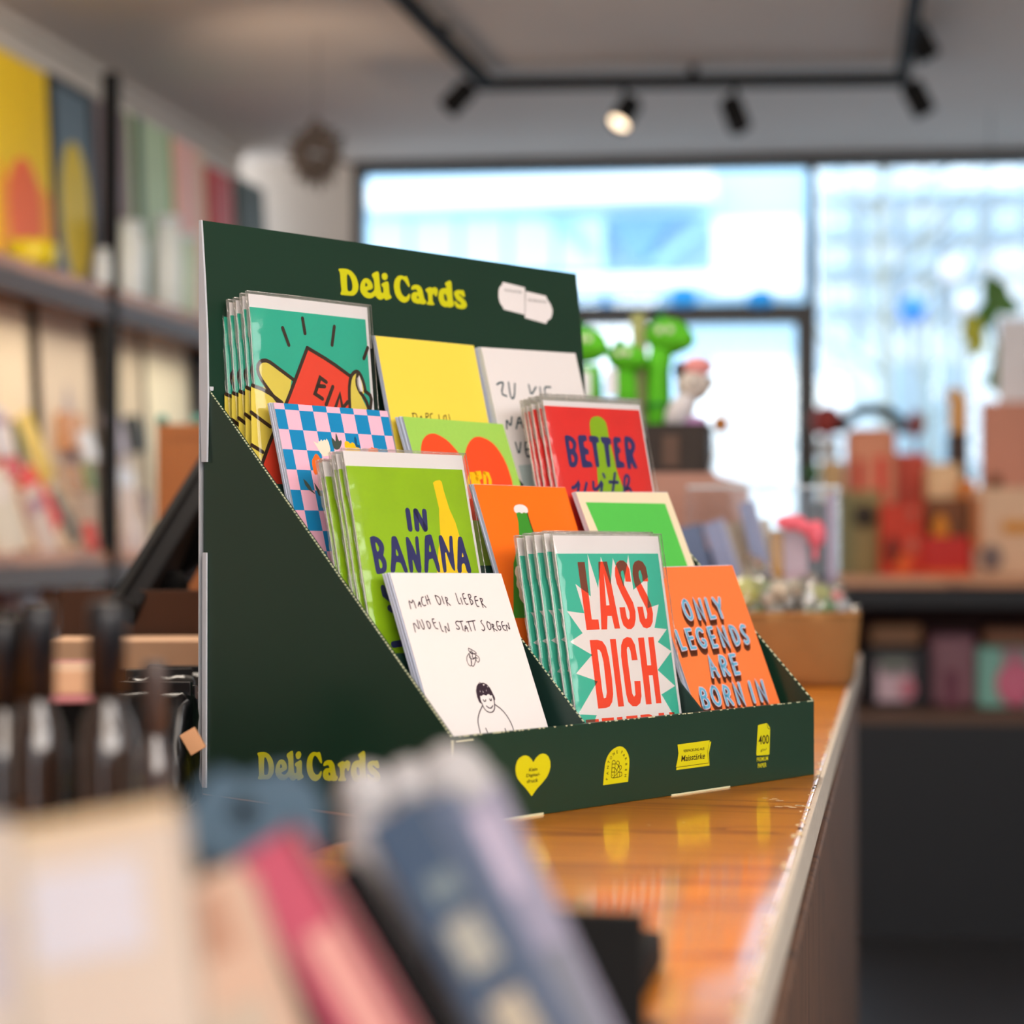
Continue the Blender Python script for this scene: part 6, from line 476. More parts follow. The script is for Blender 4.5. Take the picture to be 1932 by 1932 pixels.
def spot(px, py, anchor, tip, lit, label, rad=.034, ln=.105):
    P = Vector(anchor); body = on_plane(px, py, P, FW)
    root = empty('track_spotlight', P); d = (on_plane(tip[0], tip[1], P-FW*tip[2], FW)-body).normalized()
    R = d.to_track_quat('Z', 'Y').to_matrix().to_4x4(); B = Matrix.Translation(body-P) @ R
    o = obj('lamp_head', lathe([(rad*.7, -ln/2), (rad, -ln/2+.012), (rad, ln/2), (rad*.93, ln/2), (rad*.9, ln/2-.02), (0, ln/2-.022)], 24, B), m_black, root)
    e = obj('lamp_face', lathe([(rad*.88, ln/2-.018), (rad*.88, ln/2-.012)], 24, B, False), emit('lamp_glow', (255,226,190), 5.0) if lit else M('dark_lens', (60,54,50), .2), root)
    obj('arm', tube([(0, 0, -.01), (body-P)*.5+Vector((0,0,.004)), (body-P)*.85], .007), m_black, root)
    tag(root, label, 'spotlight', 'spotlights on the ceiling track')
    if lit:
        l = bpy.data.lights.new('spot_lamp', 'SPOT'); l.energy = 60; l.color = (1, .86, .68); l.spot_size = math.radians(60); l.shadow_soft_size = .03
        lo = bpy.data.objects.new('spot_lamp', l); COL.objects.link(lo); lo.location = body+d*(ln/2+.01); lo.rotation_euler = d.to_track_quat('-Z', 'Y').to_euler()
    return root
spot(866, 183, pA, (845, 205, .0), False, 'black spotlight hanging at the left corner of the track')
spot(1180, 212, pA.lerp(pB, .335), (1150, 262, .05), True, 'track spotlight with its lit face towards us')
spot(1386, 214, pA.lerp(pB, .60), (1396, 240, .02), False, 'unlit spotlight between the lit one and the right corner')
spot(1731, 185, pB, (1745, 212, .0), False, 'black spotlight hanging at the right corner of the track')
spot(1736, 78, pB.lerp(pD, .46), (1752, 108, .0), False, 'black spotlight on the right arm of the track, near the picture top')
# dried wreath hung from the ceiling
wc = at(598, 292, 5.6); wr = empty('dried_wreath', wc, A5)
bm = bmesh.new(); n = 60
for k in range(n):
    t = 2*math.pi*k/n; r = .055+random.uniform(-.02, .02); c = Vector((r*math.cos(t), random.uniform(-.03, .0), r*math.sin(t)))
    add_blob(bm, c, (random.uniform(.012,.022), .006, random.uniform(.018,.038)), 6, Vector((math.cos(t), 0, math.sin(t))).to_track_quat('Z', 'Y'))
obj('dried_leaves', bm_mesh(bm, smooth=True), M('dried_leaf', (74,66,62), .8, .3, 30), wr)['kind'] = 'stuff'
bm = bmesh.new()
for c, r in (((.015, -.02, .025), .024), ((.035, -.02, .045), .016), ((-.02, -.02, -.045), .022), ((.0, -.02, -.065), .018), ((-.045, -.02, .02), .013)): add_blob(bm, c, (r, .02, r), 10)
obj('dried_flower_heads', bm_mesh(bm, smooth=True), M('dried_brown', (50,44,42), .8, .3, 40), wr)['kind'] = 'stuff'
obj('wire_ring', tube([(.055*math.cos(t), 0, .055*math.sin(t)) for t in [2*math.pi*k/24 for k in range(25)]], .004, 6), m_black, wr)
obj('wire', tube([(0, 0, .055), (0, 0, CEIL-wc.z)], .001, 5), m_black, wr)
tag(wr, 'brown dried wreath hanging left of the window', 'wreath')
# ------------------------------------------------------------------ street outside
m_pave = M('pale_pavement', (190,194,196), .9, .08, 3)
tag(wbox('street', (-14, 8.7, -.12), (22, 34, -.04), m_pave), 'pale grey street and pavement outside the shop window', 'street', kind='structure')
YB = 19.0
def fac(x0, y0, x1, y1, off=0.0):
    a = onY(x0, y1, YB+off); b = onY(x1, y0, YB+off); return a, b
def panel(name, q, th, m, parent, off=0.0):
    a, b = fac(*q, off); lo = Vector((a.x, YB+off-th, a.z)); hi = Vector((b.x, YB+off, b.z)); return wbox(name, lo-parent.location, hi-parent.location, m, parent=parent)
bl = empty('shopping_building', (onY(1000, 900, YB).x, YB, 0))
panel('wall', (430, 40, 1528, 1180), .4, M('facade_paleblue', (186,220,240), .6, .04, 1), bl, .6)
panel('fascia_band', (660, 345, 1352, 408), .5, M('facade_white', (250,251,252), .6, .02, 1), bl)
panel('side_panel', (1352, 420, 1512, 560), .3, M('facade_white'), bl); panel('lower_band', (700, 522, 1352, 560), .3, M('facade_white'), bl)
for i in range(5): panel('glazing', (690+i*92, 415, 690+i*92+84, 515), .12, M('facade_glass', (196,232,250), .3, .03, 1), bl)
def tri(name, pts, m, parent, th=.15, off=0.0):
    P = [onY(x, y, YB+off)-parent.location for x, y in pts]; y = off
    return obj(name, prism([(p.x, p.z) for p in P], y-th, y), m, parent)
tri('awning_panel', [(1150, 412), (1335, 408), (1262, 432), (1215, 500), (1185, 480)], M('facade_blue', (110,160,205), .5, .05, 1), bl)
tri('awning_brace', [(1030, 416), (1075, 412), (1130, 480), (1120, 492)], M('facade_midblue', (150,196,228), .5, .05, 1), bl)
tri('awning_brace', [(1225, 500), (1330, 425), (1340, 432), (1250, 508)], M('facade_midblue'), bl)
tag(bl, 'pale blue and white glass building seen through the fanlight', 'building')
br = empty('apartment_building', (onY(1750, 900, YB).x, YB, 0))
panel('wall', (1546, 40, 2100, 1180), .4, M('facade_grey', (214,228,238), .7, .05, 1), br, .5)
for r in range(5):
    for c in range(6):
        x = 1552+c*78; y = 322+r*72
        f_ = panel('window', (x, y, x+(58 if (r+c) % 3 else 66), y+46), .1, M('facade_white'), br)
        panel('window_blind', (x+6, y+4+(r*7+c*5) % 22, x+52, y+42), .16, M('facade_blind', (196,220,236) if r % 2 else (206,230,244), .4, .04, 1), br)
for r in range(4): panel('balcony_slab', (1546, 374+r*72, 2000, 384+r*72), .5, M('facade_beigegrey', (204,216,224), .7, .05, 1), br)
tag(br, 'grey apartment block with rows of pale windows behind the bare tree', 'building')
def tree(px, t, w, label):
    base = at(px, 1100, t); base.z = -.04; r = empty('bare_tree', base); h = 4.6
    bm = bmesh.new(); add_tube(bm, [(0,0,0), (.02,0,1.5), (-.03,0,3), (0,0,h)], [w, w*.85, w*.7, w*.4], 10)
    obj('trunk', bm_mesh(bm, smooth=True), M('bark_grey', (150,152,142), .9, .15, 20), r)
    bm = bmesh.new(); rnd = random.Random(int(px))
    for k in range(9):
        z = 1.6+k*.3; a = rnd.uniform(0, 6.28); L_ = rnd.uniform(.5, 1.0); add_tube(bm, [(0,0,z), (L_*.5*math.cos(a), L_*.5*math.sin(a), z+.3), (L_*math.cos(a), L_*math.sin(a), z+.8)], [w*.35, w*.22, w*.08], 6)
    obj('branches', bm_mesh(bm, smooth=True), M('bark_grey'), r); tag(r, label, 'tree')
tree(1672, 12.2, .05, 'bare grey tree nearer the dark mullion, outside the window'); tree(1752, 12.4, .03, 'thin bare tree further right outside the window')
def ball(name, px, py, t, r, m, label, cat, pole=None):
    c = at(px, py, t); root = empty(name, (c.x, c.y, -.04)); obj('ball', blob((0,0,c.z+.04), (r,r,r), 20), m, root)
    obj('pole', tube([(0,0,0), (0,0,c.z+.04-r*.8)], .02, 8), M('pole_grey', (140,146,150), .5), root); tag(root, label, cat)
ball('street_sign', 1722, 584, 11, .075, M('sign_blue', (20,120,225), .4), 'blue round sign on a pole outside the right window', 'sign')
ball('street_lamp', 1795, 508, 12, .07, M('lamp_globe', (236,224,228), .4), 'pale globe lamp higher on its pole outside the right window', 'street lamp')
ball('street_lamp', 1822, 574, 11.6, .05, M('lamp_globe'), 'pale globe lamp just left of the hanging green leaves', 'street lamp')
def vehicle(px0, px1, py0, t, m, label, cat, name, base=-.04):
    a = at(px0, py0, t); b = at(px1, py0, t); L_ = (b-a).length; h = a.z-base; r = empty(name, ((a.x+b.x)/2, (a.y+b.y)/2, base), YAW)
    pr = [(-L_/2, .35), (-L_/2, h*.55), (-L_/2+L_*.08, h*.62), (-L_/2+L_*.2, h), (L_/2-.1, h), (L_/2, h*.9), (L_/2, .35)]
    obj('body', prism(pr, -.8, .8), m, r)
    wp = [(-L_/2+L_*.12, h*.64), (-L_/2+L_*.22, h*.93), (L_/2-L_*.35, h*.93), (L_/2-L_*.35, h*.64)]
    obj('side_window', prism(wp, -.82, -.79), M('car_glass', (150,172,184), .15), r)
    for x in (-L_*.3, L_*.3) if False else (-1.0, 1.0):
        w_ = obj('wheel', lathe([(.1, -.09), (.32, -.09), (.32, .09), (.1, .09)], 24), M('tyre', (40,40,42), .8), r); w_.location = (x, -.78, .32); w_.rotation_euler = (math.pi/2, 0, 0)
    tag(r, label, cat)
vehicle(1280, 1520, 700, 12.0, M('van_white', (244,250,248), .3, .02, 2), 'white van parked outside behind the glass door', 'van', 'parked_van')
vehicle(1560, 1960, 655, 14.6, M('car_silver', (196,204,204), .3, .03, 2), 'silver van parked outside the right window', 'van', 'parked_van')

# ------------------------------------------------------------------ counter
CXR = -0.0492; CZ = 1.0
m_top = wood('varnished_pine', (176,92,8), (238,150,30), 'X', 2.2, .34, .75, 6)
m_side = wood('walnut_panel', (54,34,22), (112,78,54), 'Z', 3.0, .7, .0, 9)
ct = empty('shop_counter', (-.7, 1.2, 0))
def cbox(name, lo, hi, m, bev=0): return wbox(name, Vector(lo)-ct.location, Vector(hi)-ct.location, m, bev, ct)
YE = onX(1625, 1100, CXR).y
nb = 7; yb = [-.6+(YE+.6)*k/nb for k in range(nb+1)]
cbox('counter_top', (-1.15, -.6, CZ-.028), (CXR-.004, YE, CZ), m_top, .002)
cbox('edge_band', (CXR-.004, -.6, CZ-.026), (CXR-.0005, YE, CZ-.0008), M('raw_edge', (206,196,182), .8, .25, 200), .0008)
cbox('front_panel', (CXR-.022, -.6, .06), (CXR-.006, YE-.002, CZ-.028), m_side); cbox('end_panel', (-1.12, YE-.02, .06), (CXR-.022, YE-.004, CZ-.028), m_side)
cbox('back_panel', (-1.14, -.6, .06), (-1.12, YE-.004, CZ-.028), m_side)
cbox('kickboard', (-1.10, -.58, 0), (CXR-.05, YE-.05, .06), m_black)
cbox('edge_moulding', (CXR-.006, -.6, CZ-.040), (CXR+.002, YE, CZ-.032), m_side, .003); cbox('edge_moulding', (CXR-.006, -.6, CZ-.055), (CXR-.001, YE, CZ-.046), m_side, .002)
tag(ct, 'orange varnished pine shop counter with a walnut front panel', 'counter')
# chipped pale varnish along the rim
bm = bmesh.new(); rnd = random.Random(4)
for k in range(150):
    y = rnd.uniform(.45, 1.9); x = CXR-.004-abs(rnd.gauss(0, .0018)); r = rnd.uniform(.0006, .0022)
    vs = [bm.verts.new((x+r*rnd.uniform(.5,1)*math.cos(a)-ct.location.x, y+r*2.6*math.sin(a)-ct.location.y, CZ+.0001)) for a in [i*math.pi/3 for i in range(6)]]; bm.faces.new(vs)
for x, y, s in ((1497, 1520, 1), (1290, 1552, .4), (1225, 1557, .5), (1465, 1508, .7)):
    p = onZ(x, y, CZ)
    for k in range(7 if s > .6 else 1):
        r = .0016*s; cx = p.x+rnd.gauss(0, .005 if s > .6 else 0); cy = p.y+rnd.gauss(0, .006 if s > .6 else 0)
        bm.faces.new([bm.verts.new((cx+r*1.8*math.cos(a)-ct.location.x, cy+r*math.sin(a)-ct.location.y, CZ+.0001)) for a in [i*math.pi/4 for i in range(8)]])
o = obj('worn_patches', bm_mesh(bm), M('worn_varnish', (226,202,160), .8, .15, 100), ct); o['kind'] = 'stuff'

# ------------------------------------------------------------------ cardboard display box
BO = Vector((-.2514, 1.1306, 1.0)); TH = 1.0
BM = Matrix.Translation(BO) @ Matrix.Rotation(TH, 4, 'Z')
m_green = M('green_cardboard', (24,54,40), .33, .07, 14, bump=.01, spec=.4, coat=.0); m_greenin = M('green_inside', (22,52,46), .5, .07, 20)
m_whitec = M('white_cardboard', (196,202,212), .6, .03, 60); m_kerf = PM('edge_pale')
db = empty('card_display_box', mat=BM); mm = .001
def dpart(name, me, m): return obj(name, me, m, db)
SP = [(0, 0), (0, .0522), (.2269, .2651), (.2269, 0)]
side = dpart('side_panel', prism_x(SP, 0, .0028), m_green); dpart('side_panel', prism_x(SP, .3572, .360), m_green)
lip = dpart('front_lip', box_me((.0002, -.0006, 0), (.3598, .003, .0522), .0008), m_green)
dpart('inner_lip_fold', box_me((.003, .003, .002), (.357, .0052, .0508)), m_greenin)
for x in (.122, .2405): dpart('divider', prism_x([(.004, .003), (.004, .0500), (.22, .2520), (.22, .003)], x, x+.0018), m_greenin)
dpart('box_floor', box_me((.003, .003, 0), (.357, .2265, .002)), m_greenin)
FLOORZ = [.0075, .0640, .1110, .1645]; RD = [.0052, .062, .119, .172]; RT_ = [.05, .097, .148, .201]
for r in range(1, 4):
    dpart('tier_riser', box_me((.003, RD[r], .002), (.357, RD[r]+.0018, RT_[r])), m_greenin)
for r in range(4):
    y1 = RD[r+1] if r < 3 else .2265
    dpart('tier_floor', box_me((.003, RD[r]+.002, FLOORZ[r]-.0018), (.357, y1, FLOORZ[r])), m_greenin)
TL4 = math.atan2(.0091, .1148)
HM = Matrix.Translation((0, .2321, .3748)) @ Matrix.Rotation(-TL4, 4, 'X')
me = prism([(0, -.16), (0, 0), (.3695, 0), (.3720, -.05), (.3720, -.16)], 0, .0026); me.transform(HM); hd = dpart('header_board', me, m_green)
dpart('back_board', box_me((.0, .2269, 0), (.360, .2290, .2652)), m_greenin)
dpart('white_back_liner', box_me((.001, .2345, .001), (.3675, .2355, .372)), m_whitec)
dpart('white_side_flap', prism_x([(.2300, .3745), (.2262, .335), (.2236, .30), (.2226, .262), (.2236, .2160), (.2290, .2160), (.2312, .262), (.2320, .30), (.2322, .3745)], -.0018, -.0004), m_whitec)
dpart('white_corner_strip', box_me((-.0016, .2240, .004), (-.0002, .2284, .1570), .0004), m_whitec)
dpart('hook_tab', box_me((.0002, .2232, .2590), (.0040, .2266, .2655), .0008), m_whitec)
prints('HEAD', hd, 0, xform=HM); prints('LIP', lip, 0, xform=Matrix.Translation((0, -.0006, .0522)))
prints('SIDE', side, 0, xform=Matrix.Translation((0, .2269, .2651)) @ Matrix.Rotation(-math.pi/2, 4, 'Z'))
# perforated cut edges along both slopes and the divider
def perf(x0, x1, y0, z0, y1, z1, n, name='perforated_edge'):
    bm = bmesh.new(); rnd = random.Random(int(x0*1e4)); A = Vector((0, y0, z0)); B = Vector((0, y1, z1)); d = (B-A)/n; nrm = Vector((0, -(z1-z0), (y1-y0))).normalized()
    for i in range(n):
        p = A+d*(i+.12); q = A+d*(i+rnd.uniform(.55, .8)); t = .0004
        vs = [(x0, p, 0), (x1, p, 0), (x1, q, 0), (x0, q, 0)]
        lo = [bm.verts.new((x, c.y, c.z)) for x, c, _ in vs]; hi = [bm.verts.new((x, c.y+nrm.y*t, c.z+nrm.z*t)) for x, c, _ in vs]
        bm.faces.new(hi); bm.faces.new(lo[::-1])
        for k in range(4): bm.faces.new([lo[k], lo[(k+1) % 4], hi[(k+1) % 4], hi[k]])
    o = dpart(name, bm_mesh(bm), m_kerf); o['kind'] = 'stuff'
perf(.0004, .0014, 0, .0522, .2269, .2651, 120); perf(.3578, .3590, 0, .0522, .2269, .2651, 66); perf(.1222, .1232, .004, .0500, .22, .2520, 90)
bm = bmesh.new(); rnd = random.Random(9)
for i in range(70):
    x = .004+.352*rnd.random(); w_ = rnd.uniform(.0006, .004) if x > .3 or x < .04 else .0012; add_box(bm, (x, -.0009, .0518), (x+w_, -.0002, .0524))
add_box(bm, (.0004, -.0009, .002), (.0016, -.0004, .0505)); add_box(bm, (.004, -.0009, .0492), (.018, -.0006, .0500))
add_box(bm, (.028, -.0010, -.0), (.078, -.0004, .0014)); add_box(bm, (.20, -.0010, 0), (.262, -.0004, .0010))
o = dpart('frayed_edge', bm_mesh(bm), m_kerf); o['kind'] = 'stuff'
tag(db, 'dark green cardboard tabletop display box filled with greeting cards', 'display box')
# ------------------------------------------------------------------ the cards: (right, back, up) of the top left corner in box mm, lean, roll
CW, CH = 101.0, 143.0
CARD = {'MACH': (18.8, 71.0, 145.2, 24.0, 1.0), 'LASS': (133.7, 39.0, 156.6, 10.0, 0.3), 'ONLY': (255.5, 64.0, 146.0, 23.0, -0.5), 'BAN': (12.9, 104.0, 211.0, 13.0, 0.0), 'ORA': (150.8, 130.0, 202.7, 22.0, 0.3), 'GRN': (244.2, 121.0, 198.8, 24.5, -0.9), 'CHK': (14.0, 175.0, 253.2, 17.2, 0.6), 'HRT': (137.2, 185.0, 250.1, 22.3, 0.8), 'BET': (240.4, 147.0, 260.8, 11.4, -0.9), 'EIN': (15.1, 200.0, 316.7, 6.2, 0.2), 'YEL': (139.1, 215.0, 307.9, 15.0, 0.0), 'ZU': (238.8, 209.0, 306.4, 14.9, -1.4)}
WIDTH = dict(MACH=96.5, LASS=101.5, ONLY=95, BAN=101, ORA=92, GRN=103, CHK=99, HRT=99, BET=105, EIN=101, YEL=98, ZU=104.5)
def card_matrix(key, back=0.0, dx=0.0, dz=0.0, H=None):
    x, y, z, le, ro = CARD[key]; le = math.radians(le); ro = math.radians(ro)
    w = Vector((1,0,0)); dn = Vector((0, -math.sin(le), -math.cos(le)))
    w2 = w*math.cos(ro)+dn*math.sin(ro); d2 = dn*math.cos(ro)-w*math.sin(ro); Z = -d2; Y = Z.cross(w2)
    H = H if H is not None else CH
    TLp = Vector((x+dx, y+back, z+dz))/1000 + d2*(H/1000)
    return BM @ (Matrix.Translation(TLp) @ Matrix((w2, Y, Z)).transposed().to_4x4())
def paper(name, rgb, streak=.05, sc=30, rough=.45): return M('card_'+name, rgb, rough, streak, sc)
film = glass('clear_film', (.985, .985, .975), .025, .12, .008, .35, 45)
film_edge = glass('film_edge', (1, 1, .98), .14, .15, .12, .8, 90)
m_env = M('envelope_white', (232,230,234), .6, .02, 60)
CARDTH = .0008
def rng(o=0): return random.Random(o)
ORD = ['first', 'second', 'third', 'fourth', 'fifth', 'sixth', 'seventh', 'eighth', 'ninth']
def postcard_stack(key, mat, label, behind, n, pitch=.95, trim=None, H=None):
    H = H or CH; W = WIDTH[key]; rd = rng(hash(key) % 97 if False else sum(map(ord, key)))
    grp = 'postcards stacked in the display box'
    for i in range(n):
        jx, jz = (0, 0) if i == 0 else (rd.uniform(-.5, .6), rd.uniform(-.5, .3))
        root = obj('postcard', box_me((0, 0, 0), (W/1000, CARDTH, H/1000), .0), M('card_edge', (202,212,232), .7, .04, 300))
        root.matrix_world = card_matrix(key, i*pitch, jx, jz, H)
        if i == 0:
            f = obj('card_front', box_me((0, -.00005, 0), (W/1000, 0, H/1000)), mat, root)
            if key == 'CHK':
                bm = bmesh.new(); cw, ch, x0, y0 = 11.9, 13.6, 8.4, 4.3
                xs = [0]+[x0+cw*k for k in range(20) if x0+cw*k < W]+[W]; ys = [0]+[y0+ch*k for k in range(20) if y0+ch*k < H]+[H]
                for a in range(len(xs)-1):
                    for b in range(len(ys)-1):
                        if (a+b) % 2 == 1: poly(bm, [[(xs[a], ys[b]), (xs[a+1], ys[b]), (xs[a+1], ys[b+1]), (xs[a], ys[b+1])]], -.00012, H)
                for q in bm.faces:
                    q.normal_update()
                    if q.normal.y > 0: q.normal_flip()
                obj('checked_print', bm_mesh(bm), PM('check_blue'), root)
            prints(key, root, H, -.00006)
            tag(root, label, 'postcard', grp)
        else:
            tag(root, '%s pale postcard edge from the front behind the %s card' % (ORD[i], trim), 'postcard', 'plain pale edged postcards behind the %s card' % trim)
def sleeved_stack(key, mat, label, behind, steps, drops, top, side, sl, H=None):
    # folded card + envelope in a clear sleeve; steps = mm back of each further one, drops = mm lower
    H = H or CH; W = WIDTH[key]; back = 0; grp = 'sleeved greeting cards in the display box'
    root = empty('greeting_card', mat=card_matrix(key, 0, 0, 0, H))
    fc = obj('folded_card', box_me((0, 0, 0), (W/1000, .0009, H/1000), .0002), mat, root)
    prints(key, fc, H, -.00006)
    h0 = H/1000; ev = obj('envelope', box_me((.0004, .0013, .004), ((W+side)/1000, .0021, h0+top/1000), .0003), m_env, root)
    bm = bmesh.new(); nx, nz = 10, 14; X0, X1, Z0, Z1 = -.0013, (W+side+3.2)/1000, 0, h0+(top+sl)/1000
    rd = rng(sum(map(ord, key))); grid = []
    for iz in range(nz+1):
        row = []
        for ix in range(nx+1):
            e = 0 if ix in (0, nx) or iz == nz else 1; y = -.0009*e+.0006*(1-e)+rd.uniform(-.0002, .0002)
            row.append(bm.verts.new((X0+(X1-X0)*(ix/nx if ix not in (1, nx-1) else (.012 if ix == 1 else .985)), y, Z0+(Z1-Z0)*iz/nz)))
        grid.append(row)
    for iz in range(nz):
        for ix in range(nx): bm.faces.new([grid[iz][ix], grid[iz][ix+1], grid[iz+1][ix+1], grid[iz+1][ix]])
    sv = obj('clear_sleeve', bm_mesh(bm, smooth=True), film, root)
    bm = bmesh.new(); add_tube(bm, [(X0, .001, Z0), (X0, .0009, Z1*.5), (X0, .001, Z1)], .00022, 6)
    for k in range(6):
        z = Z1*(k+.5)/6; add_tube(bm, [(X0-.0002, .0006, z), (X0-.0004-rd.random()*.0006, .0012, z+Z1*.07)], .00025, 5)
    add_tube(bm, [(X1, .001, Z0), (X1+.0003, .0009, Z1*.5), (X1, .001, Z1)], .0004, 6); add_tube(bm, [(X0, .001, Z1), (W/2000, .0016, Z1+.0004), (X1, .001, Z1)], .0005, 6)
    obj('sleeve_seam', bm_mesh(bm, smooth=True), film_edge, root)
    # flap of film folded over at the top
    obj('sleeve_flap', box_me((X0, .0026, Z1-.03), (X1, .00275, Z1+.0003)), film_edge, root)
    tag(root, label, 'greeting card', grp)
    for i, (s, dp) in enumerate(zip(steps, drops)):
        back += s
        dup(root, card_matrix(key, back, rd.uniform(-.6, .6), -dp, H), behind % ORD[i+1] if '%s' in behind else behind, grp)
sleeved_stack('EIN', paper('teal', (36,178,150), .12, 16), 'teal sleeved card with a red note in a yellow hand, front of its stack', 'teal sleeved card with a red note, %s from the front of the back left stack', [6.6,6.8,6.4,7.2], [1.0,3.2,4.0,4.4], 9.0, 3.6, 1.6)
sleeved_stack('BET', paper('red', (232,44,40), .16, 22), 'red sleeved card reading BETTER with over a green pickle, front of its stack', 'red sleeved card, %s from the front of the BETTER stack', [4.7,6.2,5.2,3.6], [1.6,2.2,3.4,4.0], 4.4, 3.2, 4.6)
sleeved_stack('BAN', paper('lime', (146,194,6), .14, 26), 'lime green sleeved card reading IN BANANA, front of its stack', 'lime green sleeved card, %s from the front of the BANANA stack', [6.4,4.0,8.0,4.0], [1.8,2.2,6.2,6.8], 10.0, 3.4, 1.2)
sleeved_stack('LASS', paper('aqua', (58,188,162), .10, 20), 'turquoise sleeved card reading LASS DICH FEIERN on a white burst, front of its stack', 'turquoise sleeved card, %s from the front of the LASS DICH stack', [8.0,8.0,8.2,8.0], [-1.2,-.4,.3,1.6], 12.0, 4.0, 1.4)
PBH = 'postcard seen only as a pale edge in the stack behind the %s card'
def pst(key, mat, label, n, trim, **k): postcard_stack(key, mat, label, PBH % trim, n, trim=trim, **k)
pst('MACH', paper('white', (240,236,236), .01), 'white postcard with MACH DIR LIEBER NUDELN STATT SORGEN above a drawn figure', 8, 'white noodle drawing')
pst('ONLY', paper('coral', (255,128,66), .02), 'coral postcard reading ONLY LEGENDS ARE BORN IN in blue letters', 6, 'coral legends')
pst('ORA', paper('orange', (255,118,16), .02), 'bright orange postcard with a foaming green beer bottle', 6, 'orange beer bottle')
pst('GRN', paper('cream', (243,228,195), .02), 'green postcard with a cream border', 5, 'cream bordered green')
pst('CHK', paper('pink', (246,190,214), .02), 'pink and blue checked postcard with flowers', 7, 'checked flower')
pst('HRT', paper('leafgreen', (162,214,92), .06, 400), 'light green postcard with a big orange heart', 8, 'orange heart')
pst('YEL', paper('yellow', (246,222,80), .02), 'plain yellow postcard with small black handwriting', 5, 'yellow')
pst('ZU', paper('offwhite', (234,230,230), .01), 'white postcard with dark teal handwriting starting ZU VIEL', 8, 'white ZU VIEL', pitch=1.1)
# ------------------------------------------------------------------ shelf rack along the left wall
RX = -2.05
m_shelf = wood('shelf_wood', (120,66,30), (190,126,78), 'Y', 1.6, .5, .1, 8); m_kraft = M('kraft_paper', (178,134,88), .8, .12, 40, bump=.15)
ysec = [onX(p, 700, RX).y for p in (-260, 205, 500)]
rack = empty('wall_rack', (RX-.13, 5.0, 0))
def rbox(name, lo, hi, m, bev=0): return wbox(name, Vector(lo)-rack.location, Vector(hi)-rack.location, m, bev, rack)
Y0R, Y1R = 3.0, 6.75
for z, n_ in ((1.80, 'shelf_board'), (1.10, 'shelf_board'), (.72, 'shelf_board'), (.2, 'shelf_board')):
    rbox(n_, (WL+.004, Y0R, z), (RX+.01, Y1R, z+.032), m_shelf, .002); rbox('shelf_rail', (RX+.005, Y0R, z-.055), (RX+.018, Y1R, z-.001), M('rail_greybrown', (84,72,68), .6))
    rbox('shelf_rail', (WL+.005, Y0R, z-.03), (WL+.03, Y1R, z), m_black)
for y in (3.55, ysec[1], 6.5):
    rbox('upright', (RX-.012, y-.02, 0), (RX+.022, y+.02, 2.40 if y < 6 else 1.8), m_black); rbox('upright', (WL+.004, y-.02, 0), (WL+.03, y+.02, 2.40 if y < 6 else 1.8), m_black); 0
for p in (86, 288): 
    y = onX(p, 700, WL+.03).y; rbox('rear_upright', (WL+.004, y-.025, 1.13), (WL+.035, y+.025, 1.80), M('rear_post', (92,88,72), .6))
tag(rack, 'black steel wall rack with wooden shelves along the left wall', 'shelf')
def onrack(name, px0, px1, pytop, zbot, m, X=-2.16, th=.025, label='', cat='print', lean=.05, group=None, bev=.002):
    a = onX(px0, 600, X); b = onX(px1, 600, X); zt_ = onX((px0+px1)/2, pytop, X).z; w_ = b.y-a.y
    o = obj(name, box_me((-w_/2, 0, 0), (w_/2, th, zt_-zbot), bev), m); o.matrix_world = Matrix.Translation((X, (a.y+b.y)/2, zbot+.001)) @ Matrix.Rotation(math.pi/2, 4, 'Z') @ Matrix.Rotation(-lean, 4, 'X')
    if label: tag(o, label, cat, group)
    return o, w_, zt_-zbot
def motif(parent, name, pts, m, y=-.0015): return obj(name, prism(pts, y, y+.0014), m, parent)
def ell(cx, cz, rx, rz, n=24): return [(cx+rx*math.cos(2*math.pi*k/n), cz+rz*math.sin(2*math.pi*k/n)) for k in range(n)]
TS = 1.833; GP = 'framed art prints on the top shelf'
o, w_, h_ = onrack('art_print', 0, 104, 108, TS, M('print_sunyellow', (255,214,0), .5, .03, 3), label='bright yellow framed print with an orange oval on the top shelf', group=GP)
motif(o, 'orange_shade', [(-w_*.5, .02), (-w_*.12, .02), (w_*.5, .03), (w_*.5, h_*.40), (w_*.2, h_*.45), (-w_*.35, h_*.42), (-w_*.5, h_*.5)][::-1], M('print_amber', (255,170,10), .5, .05, 4)); motif(o, 'orange_oval', ell(-w_*.02, h_*.30, w_*.30, h_*.24), M('print_coralred', (255,118,62), .5), -.0035)
o, w_, h_ = onrack('art_print', 112, 186, 158, TS, M('print_slate', (96,118,134), .4, .1, 4), label='slate blue framed print with a tall yellow oval on the top shelf', group=GP)
motif(o, 'yellow_oval', ell(w_*.0, h_*.38, w_*.38, h_*.34), M('print_mustard', (222,194,20), .5, .08, 5))
for s in (-1, 1): obj('frame_side', box_me((s*w_*.5-.012, -.006, 0), (s*w_*.5+.012, .028, h_)), M('frame_navy', (22,38,50), .4), o)
obj('frame_top', box_me((-w_*.5, -.006, h_-.02), (w_*.5, .028, h_)), M('frame_navy'), o)
